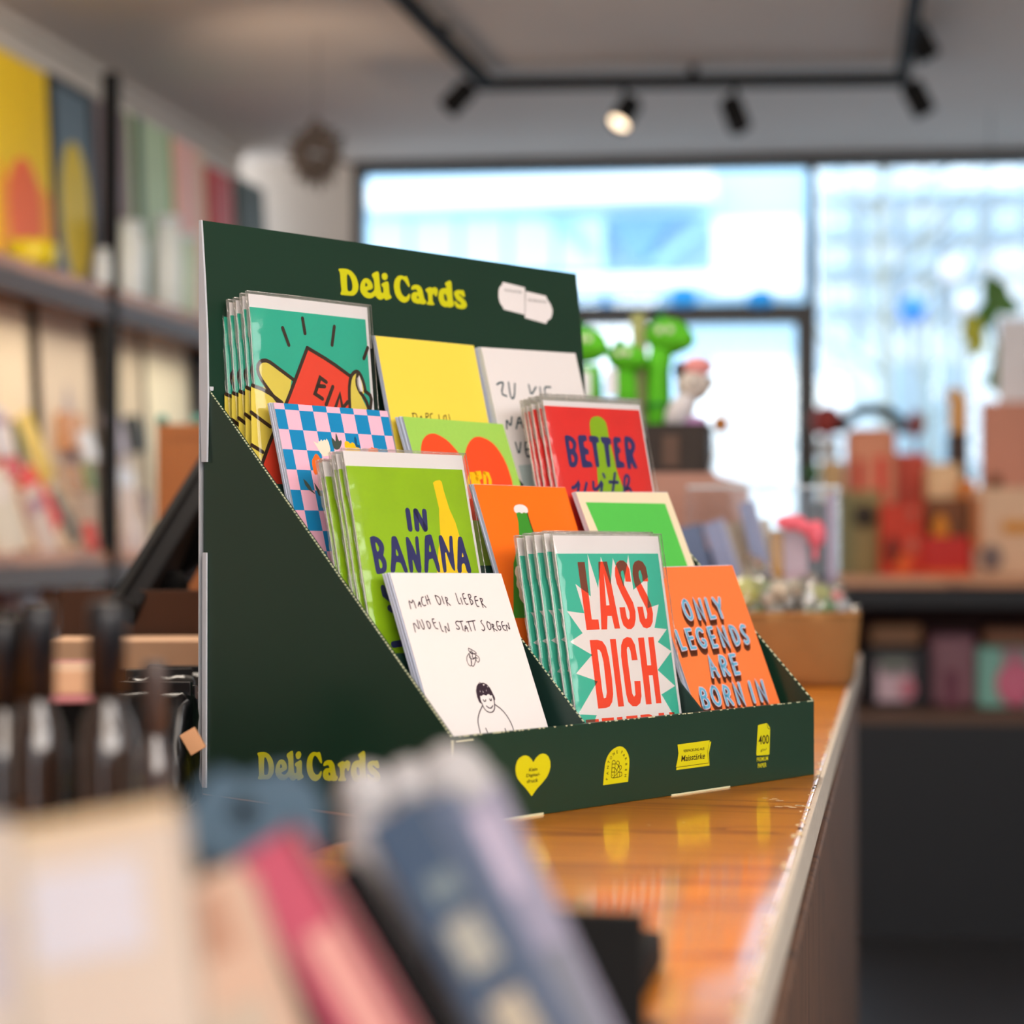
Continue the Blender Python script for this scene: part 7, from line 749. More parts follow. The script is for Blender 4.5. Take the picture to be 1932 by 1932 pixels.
for p0, p1, top, rgb, lab in ((197, 256, 200, (150,132,134), 'plain mauve grey framed print just right of the black upright'), (264, 338, 232, (190,212,174), 'pale green print in a darker green frame on the top shelf'),
  (348, 398, 272, (250,190,178), 'salmon pink print on the top shelf'), (412, 450, 322, (196,70,70), 'small red topped print on the top shelf'), (466, 512, 345, (60,74,70), 'dark green topped print at the far end of the top shelf')):
    o, w_, h_ = onrack('art_print', p0, p1, top, TS, M('print_%d' % p0, rgb, .6, .08, 6), label=lab, group=GP)
    if p0 == 264: motif(o, 'green_margin', [(-w_*.5, 0), (-w_*.28, 0), (-w_*.28, h_), (-w_*.5, h_)], M('print_deepgreen', (66,88,66), .6)); motif(o, 'green_border', [(w_*.4, 0), (w_*.5, 0), (w_*.5, h_), (w_*.4, h_)], M('print_leafy', (130,170,96), .6))
    if p0 == 348: motif(o, 'peach_side', [(w_*.2, 0), (w_*.5, 0), (w_*.5, h_), (w_*.2, h_)], M('print_peach', (230,196,166), .6))
    if p0 == 412: motif(o, 'white_lower_half', [(-w_*.5, 0), (w_*.5, 0), (w_*.5, h_*.45), (-w_*.5, h_*.45)], M('print_offwhite', (232,220,222), .6))
    if p0 == 466: motif(o, 'lilac_lower_half', [(-w_*.5, 0), (w_*.5, 0), (w_*.5, h_*.5), (-w_*.5, h_*.5)], M('print_lilac', (204,184,214), .6))
c = onX(60, 470, -2.08); tag(obj('yellow_tin', lathe([(.0,0),(.055,0),(.062,.012),(.062,.05),(.055,.06),(0,.06)], 24), M('tin_yellow', (232,208,20), .35), None, (c.x, c.y, TS)), 'low round yellow tin in front of the yellow print', 'tin')
def jar(px, py0, py1, X, wpx, rgb, label, zb=TS, cat='jar', name='glass_jar', group=None):
    c = onX(px, py1, X); zt_ = onX(px, py0, X).z; t = (Vector(c)-EYE).dot(FW); r = wpx/2/F*t; h = zt_-zb
    root = empty(name, (X, c.y, zb)); obj('body', lathe([(r*.9,0),(r,.01),(r,h*.72),(r*.8,h*.82),(r*.78,h*.9)], 20), M(name+'_%d' % px, rgb, .25, .03), root)
    obj('lid', lathe([(r*.84,h*.9),(r*.84,h),(r*.5,h)], 20), M('lid_pale', (226,236,240), .3), root); tag(root, label, cat, group)
jar(245, 418, 505, -2.09, 62, (240,250,255), 'wide pale glass jar below the mauve print on the top shelf', group='pale jars on the top shelf'); jar(195, 470, 520, -2.06, 34, (226,240,248), 'small pale jar beside the black upright', group='pale jars on the top shelf')  # near-white jar colours hold the bright window reflection
jar(316, 408, 540, -2.09, 56, (244,255,252), 'tall pale jar below the green print', group='pale jars on the top shelf'); jar(356, 440, 560, -2.08, 34, (204,222,196), 'slim pale green jar right of the tall pale jar', group='pale jars on the top shelf')
# cream panels coloured as the LED-lit wall between the uprights
for i, (p0, p1, lab) in enumerate(((2, 74, 'cream lit wall panel left of the first thin post under the top shelf'), (97, 188, 'cream lit wall panel with a grey drop shape under the top shelf'), (216, 284, 'beige lit wall panel just right of the black upright, under the top shelf'), (294, 372, 'brightest cream lit wall panel next to the card display, under the top shelf'))):
    o, w_, h_ = onrack('lit_wall_panel', p0, p1, (566, 584, 606, 628)[i], 1.135, M('sheet_%d' % i, ((250,228,196), (226,206,182), (222,206,178), (255,244,214))[i], .7, .03, 5), X=-2.235, th=.004, label=lab, cat='paper', lean=.06, group='cream panels standing for the lit wall', bev=0)
    if i == 1: motif(o, 'grey_drop', [(.0, h_*.70), (w_*.22, h_*.42), (w_*.16, h_*.3), (-w_*.16, h_*.3), (-w_*.22, h_*.45)], M('sheet_grey', (176,164,166), .7))
    if i == 0: motif(o, 'rose_side', [(-w_*.5, 0), (-w_*.42, 0), (-w_*.42, h_), (-w_*.5, h_)], M('sheet_rose', (220,196,184), .7))
l_ = bpy.data.lights.new('assumed_shelf_light', 'AREA'); l_.shape = 'RECTANGLE'; l_.size = .05; l_.size_y = 2.6; l_.energy = 9; l_.color = (1, .88, .7)  # assumed LED light under the top shelf, no fitting is built
lo = bpy.data.objects.new('assumed_shelf_light', l_); COL.objects.link(lo); lo.location = (-2.12, 4.9, 1.79); lo.rotation_euler = (0, math.radians(-18), 0)
# stepped magazines and cards on the middle shelf
def mag(px, py0, py1, wpx, X, rgb, label, tilt=0.0, th=.012, cat='magazine', name='magazine', band=None):
    t = (onX(px, py1, X)-EYE).dot(FW); c = onX(px, py1, X); zt_ = onX(px, py0, X).z; w_ = wpx/F*t*1.25; h = (zt_-c.z)/max(.3, math.cos(tilt))
    o = obj(name, box_me((-w_/2, 0, 0), (w_/2, th, h), .001), M('mag_%d_%d' % (px, py0), rgb, .5, .12, 9)); o.matrix_world = Matrix.Translation(c) @ Matrix.Rotation(math.pi/2, 4, 'Z') @ Matrix.Rotation(tilt, 4, 'Y') @ Matrix.Rotation(-.22, 4, 'X')
    if band: motif(o, 'cover_band', [(-w_/2, h*.62), (w_/2, h*.62), (w_/2, h*.84), (-w_/2, h*.84)], M('band_%d_%d' % (px, py0), band, .5))
    tag(o, label, cat, 'magazines and cards on the middle shelf'); return o
mag(14, 765, 860, 50, -2.2, (206,200,206), 'pale grey magazine at the left edge, upper row of the rack', band=(150,120,140)); mag(52, 790, 880, 22, -2.19, (96,110,84), 'dark olive magazine beside the leaning yellow one')
mag(96, 782, 905, 42, -2.17, (228,196,92), 'yellow magazine leaning on the upper row of the rack', -.42); mag(150, 778, 850, 84, -2.22, (196,136,84), 'tan wooden box behind the white round card', th=.05, cat='box', name='wooden_box')
mag(176, 812, 868, 46, -2.15, (220,220,226), 'small white card in front of the tan box', cat='card', name='small_card'); mag(150, 872, 930, 60, -2.13, (176,128,84), 'brown backed card in the second row, left of the upright', cat='card', name='small_card'); mag(178, 872, 925, 22, -2.12, (110,136,70), 'little green card in the second row, left of the upright', cat='card', name='small_card')
mag(26, 862, 905, 78, -2.10, (196,48,44), 'red edged magazine lying along the lower row at the left edge', -.1); mag(112, 895, 990, 44, -2.09, (222,42,22), 'bright red leaning magazine in the lower row', -.75)
mag(30, 888, 1040, 96, -2.06, (214,200,180), 'big cream magazine in the lower row at the left edge', -.25, band=(222,206,196)); mag(98, 918, 1042, 58, -2.055, (204,180,166), 'beige magazine with a mauve stripe in the lower row', -.3, band=(166,120,130)); mag(150, 930, 1020, 26, -2.07, (86,84,70), 'dark leaning magazine in the lower row', -.6); mag(180, 985, 1035, 32, -2.05, (212,44,30), 'small red card at the foot of the upright', cat='card', name='small_card')
mag(234, 778, 855, 40, -2.2, (200,190,204), 'pale lilac box right of the upright', th=.04, cat='box', name='small_box'); mag(272, 782, 850, 30, -2.2, (52,54,50), 'black box right of the pale lilac one', th=.04, cat='box', name='small_box'); mag(258, 856, 1010, 74, -2.10, (206,186,176), 'pale cover with a dark purple spot right of the upright', band=(222,222,230)); mag(286, 925, 975, 16, -2.085, (110,90,104), 'small dark purple card on the pale cover', cat='card', name='small_card')
mag(258, 1004, 1040, 84, -2.07, (190,166,156), 'low pink beige card tray right of the upright', cat='tray', name='card_tray')
mag(62, 1078, 1150, 62, -2.12, (176,164,172), 'pale lilac box under the middle shelf', th=.05, cat='box', name='small_box'); mag(12, 1084, 1130, 30, -2.12, (128,36,40), 'dark red box under the middle shelf at the left edge', th=.05, cat='box', name='small_box'); mag(150, 1066, 1180, 120, -2.22, (184,122,62), 'orange brown wooden crate under the middle shelf', th=.08, cat='crate', name='wooden_crate')
# orange wooden cabinet between rack and counter
a = at(296, 800, 3.25); b = at(560, 800, 3.25)
cb = empty('wooden_cabinet', ((a.x+b.x)/2+FW.x*.15, (a.y+b.y)/2+FW.y*.15, 0), YAW); L_ = (b-a).length; m_cab = wood('cabinet_orange', (108,58,20), (152,90,36), 'Z', 1.2, .5, .1, 6)
obj('side_panel', box_me((-L_/2, -.15, 0), (-L_/2+.02, .15, a.z)), m_cab, cb); obj('side_panel', box_me((L_/2-.02, -.15, 0), (L_/2, .15, a.z)), m_cab, cb); obj('front_panel', box_me((-L_/2+.02, -.148, .05), (L_/2-.02, -.13, a.z-.02)), m_cab, cb); obj('cabinet_top', box_me((-L_/2+.02, -.15, a.z-.02), (L_/2-.02, .15, a.z)), m_cab, cb)
for s in (0, 1): obj('handle', box_me((-.02+s*.06, -.16, .8), (-.01+s*.06, -.15, .95), .002), m_black, cb)
tag(cb, 'orange brown wooden cabinet standing behind the counter, left of the display', 'cabinet')
for px, w_, h_, l_ in ((306, 10, 14, 'tiny teal cap on top of the orange cabinet, left one'), (372, 14, 20, 'tiny teal cap on top of the orange cabinet, right one')):
    p = at(px, 790, 3.28); o = obj('bottle_cap', lathe([(.009,0),(.009,.012),(.006,.016),(0,.016)], 16), M('teal_cap', (52,140,130), .4), None, (p.x, p.y, a.z)); tag(o, l_, 'cap', 'teal caps on the orange cabinet')

# ------------------------------------------------------------------ things on the counter behind the display, left side
tb = empty('tablet_stand', onZ(330, 1250, CZ)); tb.location.z = CZ
P1 = at(236, 1136, 1.78); P2 = at(440, 806, 2.0)
o = slab('tablet', P1, P2, .027, .15, M('dark_plastic', (26,26,29), .8, .05, spec=.15), .003, side=FW); attach(o, tb)
o = slab('screen_bezel', at(222, 1128, 1.775), at(426, 798, 1.995), .006, .15, m_black, .001, side=FW); attach(o, tb)
wp = [at(x, y, 1.93)-tb.location for x, y in ((250,1150), (440,850), (440,1010), (300,1112))]
bm = bmesh.new(); f1 = [bm.verts.new(v) for v in wp]; f2 = [bm.verts.new(v+FW*.06) for v in wp]; bm.faces.new(f1); bm.faces.new(f2[::-1])
for i in range(4): bm.faces.new([f1[i], f2[i], f2[(i+1) % 4], f1[(i+1) % 4]])
bmesh.ops.recalc_face_normals(bm, faces=bm.faces[:]); obj('shadow_wedge', bm_mesh(bm), M('flat_black', (8,8,8), .95, .1, spec=.1), tb)  # flat black wedge added for the tablet's shadow side
q = at(330, 1100, 1.86); obj('stand_arm', tube([(0, 0, 0), (.01, .02, .05), q-tb.location], .012, 10), m_black, tb); obj('stand_foot', lathe([(.06,0),(.065,.004),(.05,.010),(0,.012)], 28), m_black, tb)
tag(tb, 'black tablet on a stand leaning behind the left side of the display', 'tablet')
p = onZ(330, 1392, CZ); cbx = empty('cardboard_tray', (p.x-.13, p.y+.10+.08, CZ), .22); cbx.location = (*at(330, 1250, 1.74).xy, CZ)
for nm, lo_, hi_ in (('tray_front', (-.11,-.06,0), (.10,-.056,.057)), ('tray_back', (-.11,.056,0), (.10,.06,.12)), ('tray_side', (-.114,-.06,0), (-.11,.06,.057)), ('tray_side', (.10,-.06,0), (.104,.06,.057)), ('tray_bottom', (-.11,-.056,0), (.10,.056,.003))): obj(nm, box_me(lo_, hi_, .0008), M('tray_brown', (70,40,20), .8, .1, 20), cbx)
obj('paper_stack', box_me((-.105,-.052,.003), (.095,.052,.080), .001), M('peach_paper', (196,156,122), .7, .04), cbx)
tag(cbx, 'brown cardboard tray of peach coloured paper behind the display', 'tray')
MZ = CZ+.003
bm = bmesh.new(); mp_ = [(-1.12,.70),(-.33,.70),(-.30,1.06),(-.275,1.118),(-.47,1.250),(-.47,2.6),(-1.12,2.6)]
lo_ = [bm.verts.new((x, y, CZ+.0002)) for x, y in mp_]; hi_ = [bm.verts.new((x, y, MZ)) for x, y in mp_]; bm.faces.new(lo_[::-1]); bm.faces.new(hi_)
for i in range(7): bm.faces.new([lo_[i], lo_[(i+1) % 7], hi_[(i+1) % 7], hi_[i]])
tag(obj('counter_mat', bm_mesh(bm), M('mat_black', (12,12,14), .9, .1, spec=.15)), 'flat black mat on the counter left of the display', 'mat')
def pouch(px, py, t, r, rot, label, d=.022):
    c = at(px, py, t); root = empty('black_pouch', (c.x, c.y, MZ), rot); h = c.z-MZ; rd = random.Random(int(px))
    bm = bmesh.new(); add_box(bm, (-r, -d, 0), (r, d, h*.92), .008)
    bmesh.ops.subdivide_edges(bm, edges=[e for e in bm.edges if e.calc_length() > .02], cuts=5, use_grid_fill=True)
    for v in bm.verts:
        k = v.co.z/h; v.co.y *= 1.15-.75*k*k; v.co.x *= 1-.06*math.sin(3*k); v.co += Vector([rd.uniform(-1, 1) for _ in range(3)])*.0014
    obj('pouch_body', bm_mesh(bm, smooth=True), M('glossy_black', (7,7,10), .3, .1, 30, bump=.3, spec=.35), root); obj('seal_strip', box_me((-r*.93, -.0025, h*.86), (r*.93, .0025, h), .0008), M('glossy_black'), root)
    tag(root, label, 'pouch', 'black pouches left of the display')
pouch(340, 1256, 1.56, .026, .2, 'glossy black pouch touching the left edge of the display'); pouch(300, 1262, 1.46, .026, .5, 'glossy black pouch in front of the tray, further left'); pouch(248, 1286, 1.22, .040, .1, 'low glossy black pouch between the tray and the bottles'); pouch(322, 1292, 1.34, .020, -.1, 'small glossy black pouch nearest us beside the display')
c = onZ(368, 1418, CZ); 
o = slab('wooden_peg', at(352, 1380, 1.18), at(374, 1418, 1.18), .010, .004, M('pale_wood', (206,154,112), .7), .0006); o.matrix_world = o.matrix_basis; o.location.z = max(o.location.z, CZ); tag(o, 'small pale wooden peg beside the left edge of the display', 'peg')
# note pad
p = at(138, 1300, .98); pd = empty('note_pad', (p.x, p.y, MZ), .35); obj('pad_pages', box_me((-.018,-.035,.090), (.018,.035,.101), .001), M('peach_paper'), pd); obj('pad_cover', box_me((-.019,-.037,.086), (.019,.037,.090), .001), M('pad_rose', (176,112,116), .6), pd); obj('pad_binding', box_me((-.02,.033,.086), (.02,.038,.102), .001), M('pad_rose'), pd)
obj('pad_box', box_me((-.018,-.034,0), (.018,.034,.086), .002), M('flat_black'), pd)
tag(pd, 'small peach note pad with a rose cover between the dark bottles', 'note pad')
# ------------------------------------------------------------------ slim dark bottles, out of focus, left foreground
def bottle(px, pyt, t, r, body, cap, lab, label, n_lab=True):
    c = at(px, pyt, t); H = c.z-CZ; root = empty('dropper_bottle', (c.x, c.y, MZ))
    obj('bottle_glass', lathe([(r*.9,0),(r,.004),(r,H*.60),(r*.86,H*.68),(r*.5,H*.74),(r*.5,H*.78)], 24), body, root)
    obj('bottle_cap', lathe([(r*.62,H*.76),(r*.62,H*.97),(r*.55,H),(0,H)], 24), cap, root)
    if n_lab: obj('paper_label', lathe([(r*1.005,H*.06),(r*1.02,H*.061),(r*1.02,H*.38),(r*1.005,H*.381)], 24), lab, root)
    tag(root, label, 'bottle', 'dark bottles left of the display')
g_br = M('amber_glass', (38,24,16), .08, .1, 20, coat=.6); lab_w = M('label_white', (236,240,248), .5, .05, 40)
bottle(202, 1150, .72, .0112, g_br, M('cap_black', (18,20,26), .3), lab_w, 'dark bottle with a black cap and white label nearest the display')
bottle(72, 1155, .73, .0105, g_br, M('cap_black'), M('label_grey', (150,146,146), .5), 'dark bottle with a black cap and grey label in the middle of the row')
bottle(8, 1180, .74, .0110, g_br, M('cap_black'), lab_w, 'dark bottle cut off by the left edge of the picture')
bottle(292, 1262, .78, .0075, M('smoke_glass', (70,60,58), .12, .1, 20, coat=.5), M('cap_smoke', (74,62,60), .4), M('label_dim', (120,116,114), .5), 'thin smoky grey bottle just right of the labelled one')

# ------------------------------------------------------------------ leaning books, strongly out of focus, foreground
GB = 'books leaning in the near rack'
rackb = empty('book_rack', (onZ(700, 1932, CZ).x, .50, CZ))
def fbook(name, top, bot, w_, th, m, label, patches=(), t0=.42, t1=.37, cap=None):
    P1 = at(*bot, t1); P2 = at(*top, t0); M4, Ln = bar_between(P1, P2, w_, th)
    root = empty(name, mat=M4); obj('cover', box_me((-w_/2, 0, 0), (w_/2, .0016, Ln), .0006), m, root)
    obj('pages', box_me((-w_/2+.0012, .0016, .001), (w_/2-.0006, th-.0016, Ln-.0015), .0004), m if 'black' in m.name else M('page_cream', (170,162,148), .8), root); obj('back_cover', box_me((-w_/2, th-.0016, 0), (w_/2, th, Ln), .0006), m, root)
    obj('spine', box_me((-w_/2-.0012, 0, 0), (-w_/2, th, Ln), .0005), m, root)
    for k, (u0, u1, v0, v1, rgb) in enumerate(patches):
        me = box_me((w_*(u0-.5), -.0006, Ln*v0), (w_*(u1-.5), -.0001, Ln*v1), .0002); obj('cover_print', me, M('patch_%s_%d' % (m.name, k), rgb, .6, .06, 60), root)
    if cap: obj('top_edge', blob((0, th*.4, Ln), (w_*.55, th*.6, w_*.28), 14), cap, root)
    tag(root, label, 'book', GB)
fbook('small_book', (500, 1590), (894, 2270), .0165, .010, M('cover_pink', (170,70,94), .6), 'pink book with a pale blotch on its cover, leaning in the foreground', ((.28, .78, .30, .74, (200,146,140)), (.86, 1.0, 0, 1, (104,34,48))), .50, .47)
fbook('small_book', (632, 1640), (1010, 2270), .0115, .010, M('cover_black', (14,14,16), .8, spec=.15), 'black book leaning between the pink and the blue one', (), .505, .475)
fbook('small_book', (742, 1530), (1163, 2270), .0155, .010, M('cover_blue', (42,66,94), .6), 'dark blue book with cream shapes down its cover', ((.35, .86, .76, .82, (104,120,128)), (.25, .85, .58, .71, (150,152,146)), (.25, .85, .38, .51, (166,158,142))), .515, .485)
fbook('small_book', (828, 1500), (1213, 2270), .0070, .010, M('cover_steel', (76,90,116), .6), 'thin steel blue book behind the lavender one', t0=.53, t1=.50)
fbook('small_book', (890, 1490), (1256, 2270), .0145, .010, M('cover_lavender', (132,130,152), .6), 'lavender grey book, last of the leaning row towards the wood', ((.1, .6, .74, .94, (172,162,184)), (.1, .9, .1, .6, (106,110,124))), t0=.54, t1=.51, cap=M('cap_white', (168,168,172), .6))
fbook('small_book', (372, 1660), (579, 2270), .0215, .012, M('cover_peach', (184,156,138), .7), 'peach and cream book left of the pink one', ((.05, .7, .75, .95, (160,122,102)), (.1, .8, .1, .6, (172,160,146))), .485, .45)
fbook('small_book', (178, 1535), (251, 2270), .0380, .014, M('cover_cream', (180,170,160), .7), 'wide cream book at the left edge with a pale lilac square', ((.05, .75, .62, .86, (178,180,192)), (0, 1, .95, 1, (184,164,132))), .475, .445)
fbook('small_book', (-60, 1555), (-30, 2270), .0200, .026, M('cover_cream2', (174,168,162), .7), 'cream book cut off by the left edge of the picture', ((.2, .9, .5, .75, (160,158,168)),), .47, .44)
# soft white tops and the slate hang tab
for i, (x, y, t, r, l_) in enumerate(((690, 1480, .56, .0075, 'small white rounded cap above the blue book'), (775, 1466, .57, .0075, 'second white rounded cap, above the steel blue book'), (855, 1456, .57, .0100, 'largest white rounded cap, above the lavender book'))):
    c = at(x, y, t); root = empty('white_tube', (c.x, c.y, CZ)); h = c.z-CZ; obj('tube_body', lathe([(r*.8,0),(r*.9,.01),(r*.9,h-.01),(r*.8,h-.004)], 16), M('tube_grey', (178,176,180), .5), root); obj('tube_cap', blob((0,0,h-.003), (r*1.1, r*1.1, r*1.1), 16), M('cap_white'), root); tag(root, l_, 'tube', 'white capped tubes behind the books')
tabM, _ = bar_between(at(475, 1560, .52), at(467, 1440, .52), 1, 1)
bm = bmesh.new(); oc = [(-.0135,-.004),(-.0140,.004),(-.0105,.0095),(-.0060,.0130),(-.0010,.0105),(.0040,.0120),(.0095,.0125),(.0145,.0080),(.0165,.001),(.0150,-.006),(.004,-.009),(-.006,-.008)]
ring = ell(-.0015, .0035, .0028, .0030, 14); y = 0
vs = [bm.verts.new((p[0], y, p[1])) for p in oc+ring]
for t_ in tessellate_polygon([[Vector((p[0], p[1], 0)) for p in oc], [Vector((p[0], p[1], 0)) for p in ring]]):
    try: bm.faces.new([vs[i] for i in t_])
    except ValueError: pass
bmesh.ops.solidify(bm, geom=bm.faces[:], thickness=.003)
o = obj('hanging_tab', bm_mesh(bm), M('tab_slate', (100,128,150), .6)); o.matrix_world = tabM @ Matrix.Scale(1.2, 4)
tag(o, 'slate blue hanging tab with a round hole above the pink book', 'tab')
wbox('rack_base', Vector((-.20, .38, 0))-Vector((rackb.location.x, rackb.location.y, 0))+Vector((-.06,0,0)), Vector((-.075, .66, .008))-Vector((rackb.location.x, rackb.location.y, 0)), m_black, .002, rackb)
pp = onZ(1150, 1850, CZ)-rackb.location
obj('rack_foot', box_me((pp.x-.020, pp.y-.03, 0), (pp.x+.017, pp.y+.03, .014), .003), m_black, rackb); o = obj('rack_foot_reflection', box_me((pp.x-.010, pp.y-.032, .001), (pp.x+.012, pp.y-.030, .011), .0005), M('brown_reflection', (96,82,72), .5), rackb)  # brown plate colours in the reflection on the black foot
obj('rack_back', box_me((-.20-rackb.location.x-.06, .648-rackb.location.y, 0), (-.08-rackb.location.x, .654-rackb.location.y, .045), .001), m_black, rackb)
tag(rackb, 'black rack base on the counter holding the near books', 'rack')
# ------------------------------------------------------------------ counter, right of the display: basket, sweets, comics, plush pens
pr_ = onZ(1610, 1300, CZ); pl_ = onZ(1300, 1300, CZ)
bk = empty('kraft_basket', ((pr_.x+pl_.x)/2, pr_.y+.075, CZ), YAW*.6); BWd = (pr_-pl_).length/2; BH = (onY(1600, 1160, pr_.y).z-CZ)
def basket_me(w1, w2, d1, d2, h, th=.003):
    bm = bmesh.new(); n = 14
    def loop(w, d, z, jit=0):
        pts = []; rd = random.Random(3)
        for i in range(4*n):
            s, k = divmod(i, n); u = k/n*2-1
            x, y = ((u*w, -d), (w, u*d), (-u*w, d), (-w, -u*d))[s]
            rr = .93 if (k == 0) else 1.0
            pts.append(bm.verts.new((x*rr, y*rr+jit*math.sin(i*1.7)*.0015, z+jit*math.sin(i*.9)*.0015)))
        return pts
    zs = [(0, .0), (.12, .45), (.5, .8), (.85, 1), (1, 1)]
    outer = [loop(w1*.90+(w2-w1*.90)*k, d1*.9+(d2-d1*.9)*k, h*z, 1 if z > 0 else 0) for z, k in zs]; inner = [loop(w2-th, d2-th, h*.985, 1), loop(w1-th, d1-th, h*.25)]
    L_ = outer+inner; m_ = 4*n
    for a in range(len(L_)-1):
        for i in range(m_): bm.faces.new([L_[a][i], L_[a][(i+1) % m_], L_[a+1][(i+1) % m_], L_[a+1][i]])
    bm.faces.new(outer[0][::-1]); bm.faces.new(inner[1]); return bm_mesh(bm, smooth=True)
obj('basket_body', basket_me(BWd*.97, BWd, .062, .068, BH), M('kraft_bag', (142,100,54), .8, .14, 30, bump=.5), bk)
bm = bmesh.new(); add_tube(bm, [(x, y, BH) for x, y in ((-BWd*.95,-.067),(BWd*.95,-.067),(BWd*.99,-.06),(BWd*.99,.06),(-BWd*.99,.067),(-BWd*.99,-.06))], .0022, 6); obj('rolled_rim', bm_mesh(bm, smooth=True), M('kraft_rim', (170,122,70), .7, .1, 30), bk)
tag(bk, 'brown kraft paper basket of wrapped sweets at the counter end', 'basket')
wrap = glass('sweet_wrapper', (.93, .95, .94), .22, .10, .10, 1.0, 120)
sw = [(1405,1118,.020,(196,204,40)),(1432,1108,.0130,(120,150,40)),(1448,1130,.0135,(196,186,170)),(1470,1116,.0150,(210,196,170)),(1490,1134,.0120,(60,70,64)),(1502,1112,.0130,(190,176,150)),(1522,1130,.0135,(200,206,204)),(1546,1122,.0130,(176,190,90)),(1556,1146,.0150,(50,140,70)),(1578,1128,.0100,(222,120,130)),(1584,1142,.0110,(200,208,220)),(1422,1144,.0125,(90,140,50)),(1462,1150,.0110,(150,150,140)),(1530,1152,.0120,(110,150,84))]
wd_ = ['lime green sweet at the left end of the basket', 'olive sweet just right of the lime green one', 'grey beige wrapped sweet in the left half of the basket', 'large beige wrapped sweet left of the basket middle', 'dark grey wrapped sweet in the middle of the basket', 'tan wrapped sweet on top in the middle', 'silvery sweet right of the basket middle', 'yellow green sweet on the right half', 'deep green wrapped sweet near the right rim', 'small pink sweet sticking up at the right', 'pale blue sweet against the right rim', 'mid green sweet low at the left rim', 'grey sweet low in the left half', 'moss green sweet low in the right half']
for (x, y, r, rgb), wl_ in zip(sw, wd_):
    c = at(x, y, 2.27); root = empty('wrapped_sweet', c); rd = random.Random(x)
    obj('sweet', blob((0,0,0), (r, r*.9, r*.85), 16), M('sweet_%d' % x, rgb, .35, .25, 60), root)
    bm = bmesh.new(); a_ = rd.uniform(0, 3.14); dr = Vector((math.cos(a_), .3, math.sin(a_)*.7)).normalized(); q = dr.to_track_quat('Z', 'Y').to_matrix().to_4x4()
    add_lathe(bm, [(r*.9, -r*1.9), (r*.25, -r*1.15), (r*.8, -r*.8), (r*1.1, 0), (r*.8, r*.8), (r*.25, r*1.15), (r*.9, r*1.9)], 9, q)
    for v in bm.verts: v.co += Vector([rd.uniform(-1, 1) for _ in range(3)])*r*.16
    obj('wrapper', bm_mesh(bm), wrap, root); tag(root, wl_+', wrapped in clear film', 'sweet', 'wrapped sweets in the kraft basket')
# clear acrylic case with comics and cards
T0 = 2.50
pa = at(1290, 1270, T0); pb = at(1578, 1270, T0); xa, xb, ya = pa.x, pb.x, (pa.y+pb.y)/2; zt_ = at(1570, 916, T0).z
ac = empty('acrylic_case', ((xa+xb)/2, ya+.06, CZ), .05); hw = (xb-xa)/2; hh = zt_-CZ; acr = glass('acrylic', (.97,.98,.99), .015, .03, .0)
for nm, lo_, hi_ in (('front_sheet', (-hw,-.06,0), (hw,-.057,hh*.99)), ('back_sheet', (-hw,.057,0), (hw,.06,hh)), ('side_sheet', (-hw-.003,-.06,0), (-hw,.06,hh)), ('side_sheet', (hw,-.06,0), (hw+.003,.06,hh)), ('bottom_sheet', (-hw,-.057,0), (hw,.057,.003))): obj(nm, box_me(lo_, hi_, .0006), acr, ac)
obj('top_edge', box_me((-hw,-.0605,hh*.985), (hw+.003,-.0565,hh*1.0), .0006), M('acrylic_edge', (196,216,228), .15), ac)
tag(ac, 'clear acrylic case holding comics and cards behind the sweets', 'case')
def comic(x0, y0, x1, y1, wpx, t, rgb, label, th=.006, cat='booklet', name='comic_booklet', edge=None):
    P1 = at(x1, y1, t); P2 = at(x0, y0, t); w_ = wpx/F*t; M4, Ln = bar_between(P1, P2, w_, th)
    root = empty(name, mat=M4); obj('front_cover', box_me((-w_/2, 0, 0), (w_/2, .0008, Ln), .0003), M('comic_%d' % (x0*7+y0), rgb, .35, .2, 25), root); obj('pages', box_me((-w_/2+.001, .0008, .001), (w_/2-.001, th, Ln-.001)), M('page_grey', (196,190,186), .8), root)
    if edge: obj('spine_strip', box_me((w_/2, -.0003, 0), (w_/2+.005, th, Ln), .0003), M('spine_%d' % x0, edge, .4, .1, 30), root)
    tag(root, label, cat, 'booklets in the acrylic case')
comic(1300, 992, 1345, 1215, 50, 2.51, (56,82,128), 'navy blue booklet leaning at the left end of the case'); comic(1342, 985, 1420, 1225, 34, 2.50, (116,130,172), 'periwinkle booklet leaning right of the navy one', edge=(150,160,190))
comic(1385, 985, 1432, 1225, 62, 2.56, (176,160,140), 'beige patterned booklet in the middle of the case'); comic(1405, 948, 1470, 1225, 24, 2.49, (112,126,166), 'slim blue grey booklet standing highest and tilted', edge=(140,150,186)); comic(1432, 980, 1462, 1225, 40, 2.57, (186,172,150), 'cream booklet behind the tall blue grey one')
comic(1466, 1000, 1476, 1225, 26, 2.54, (196,140,30), 'ochre booklet in the right half of the case'); comic(1500, 1000, 1506, 1225, 44, 2.53, (196,164,176), 'dusty pink booklet in the right half of the case'); comic(1548, 948, 1552, 1225, 34, 2.56, (22,20,24), 'black booklet near the right wall of the case'); comic(1568, 930, 1570, 1225, 18, 2.555, (170,150,176), 'lilac booklet against the right wall of the case'); comic(1318, 1040, 1350, 1225, 60, 2.545, (48,66,104), 'dark blue booklet low behind the navy one')
c = at(1518, 995, 2.48); fl_ = empty('pink_bow', c)
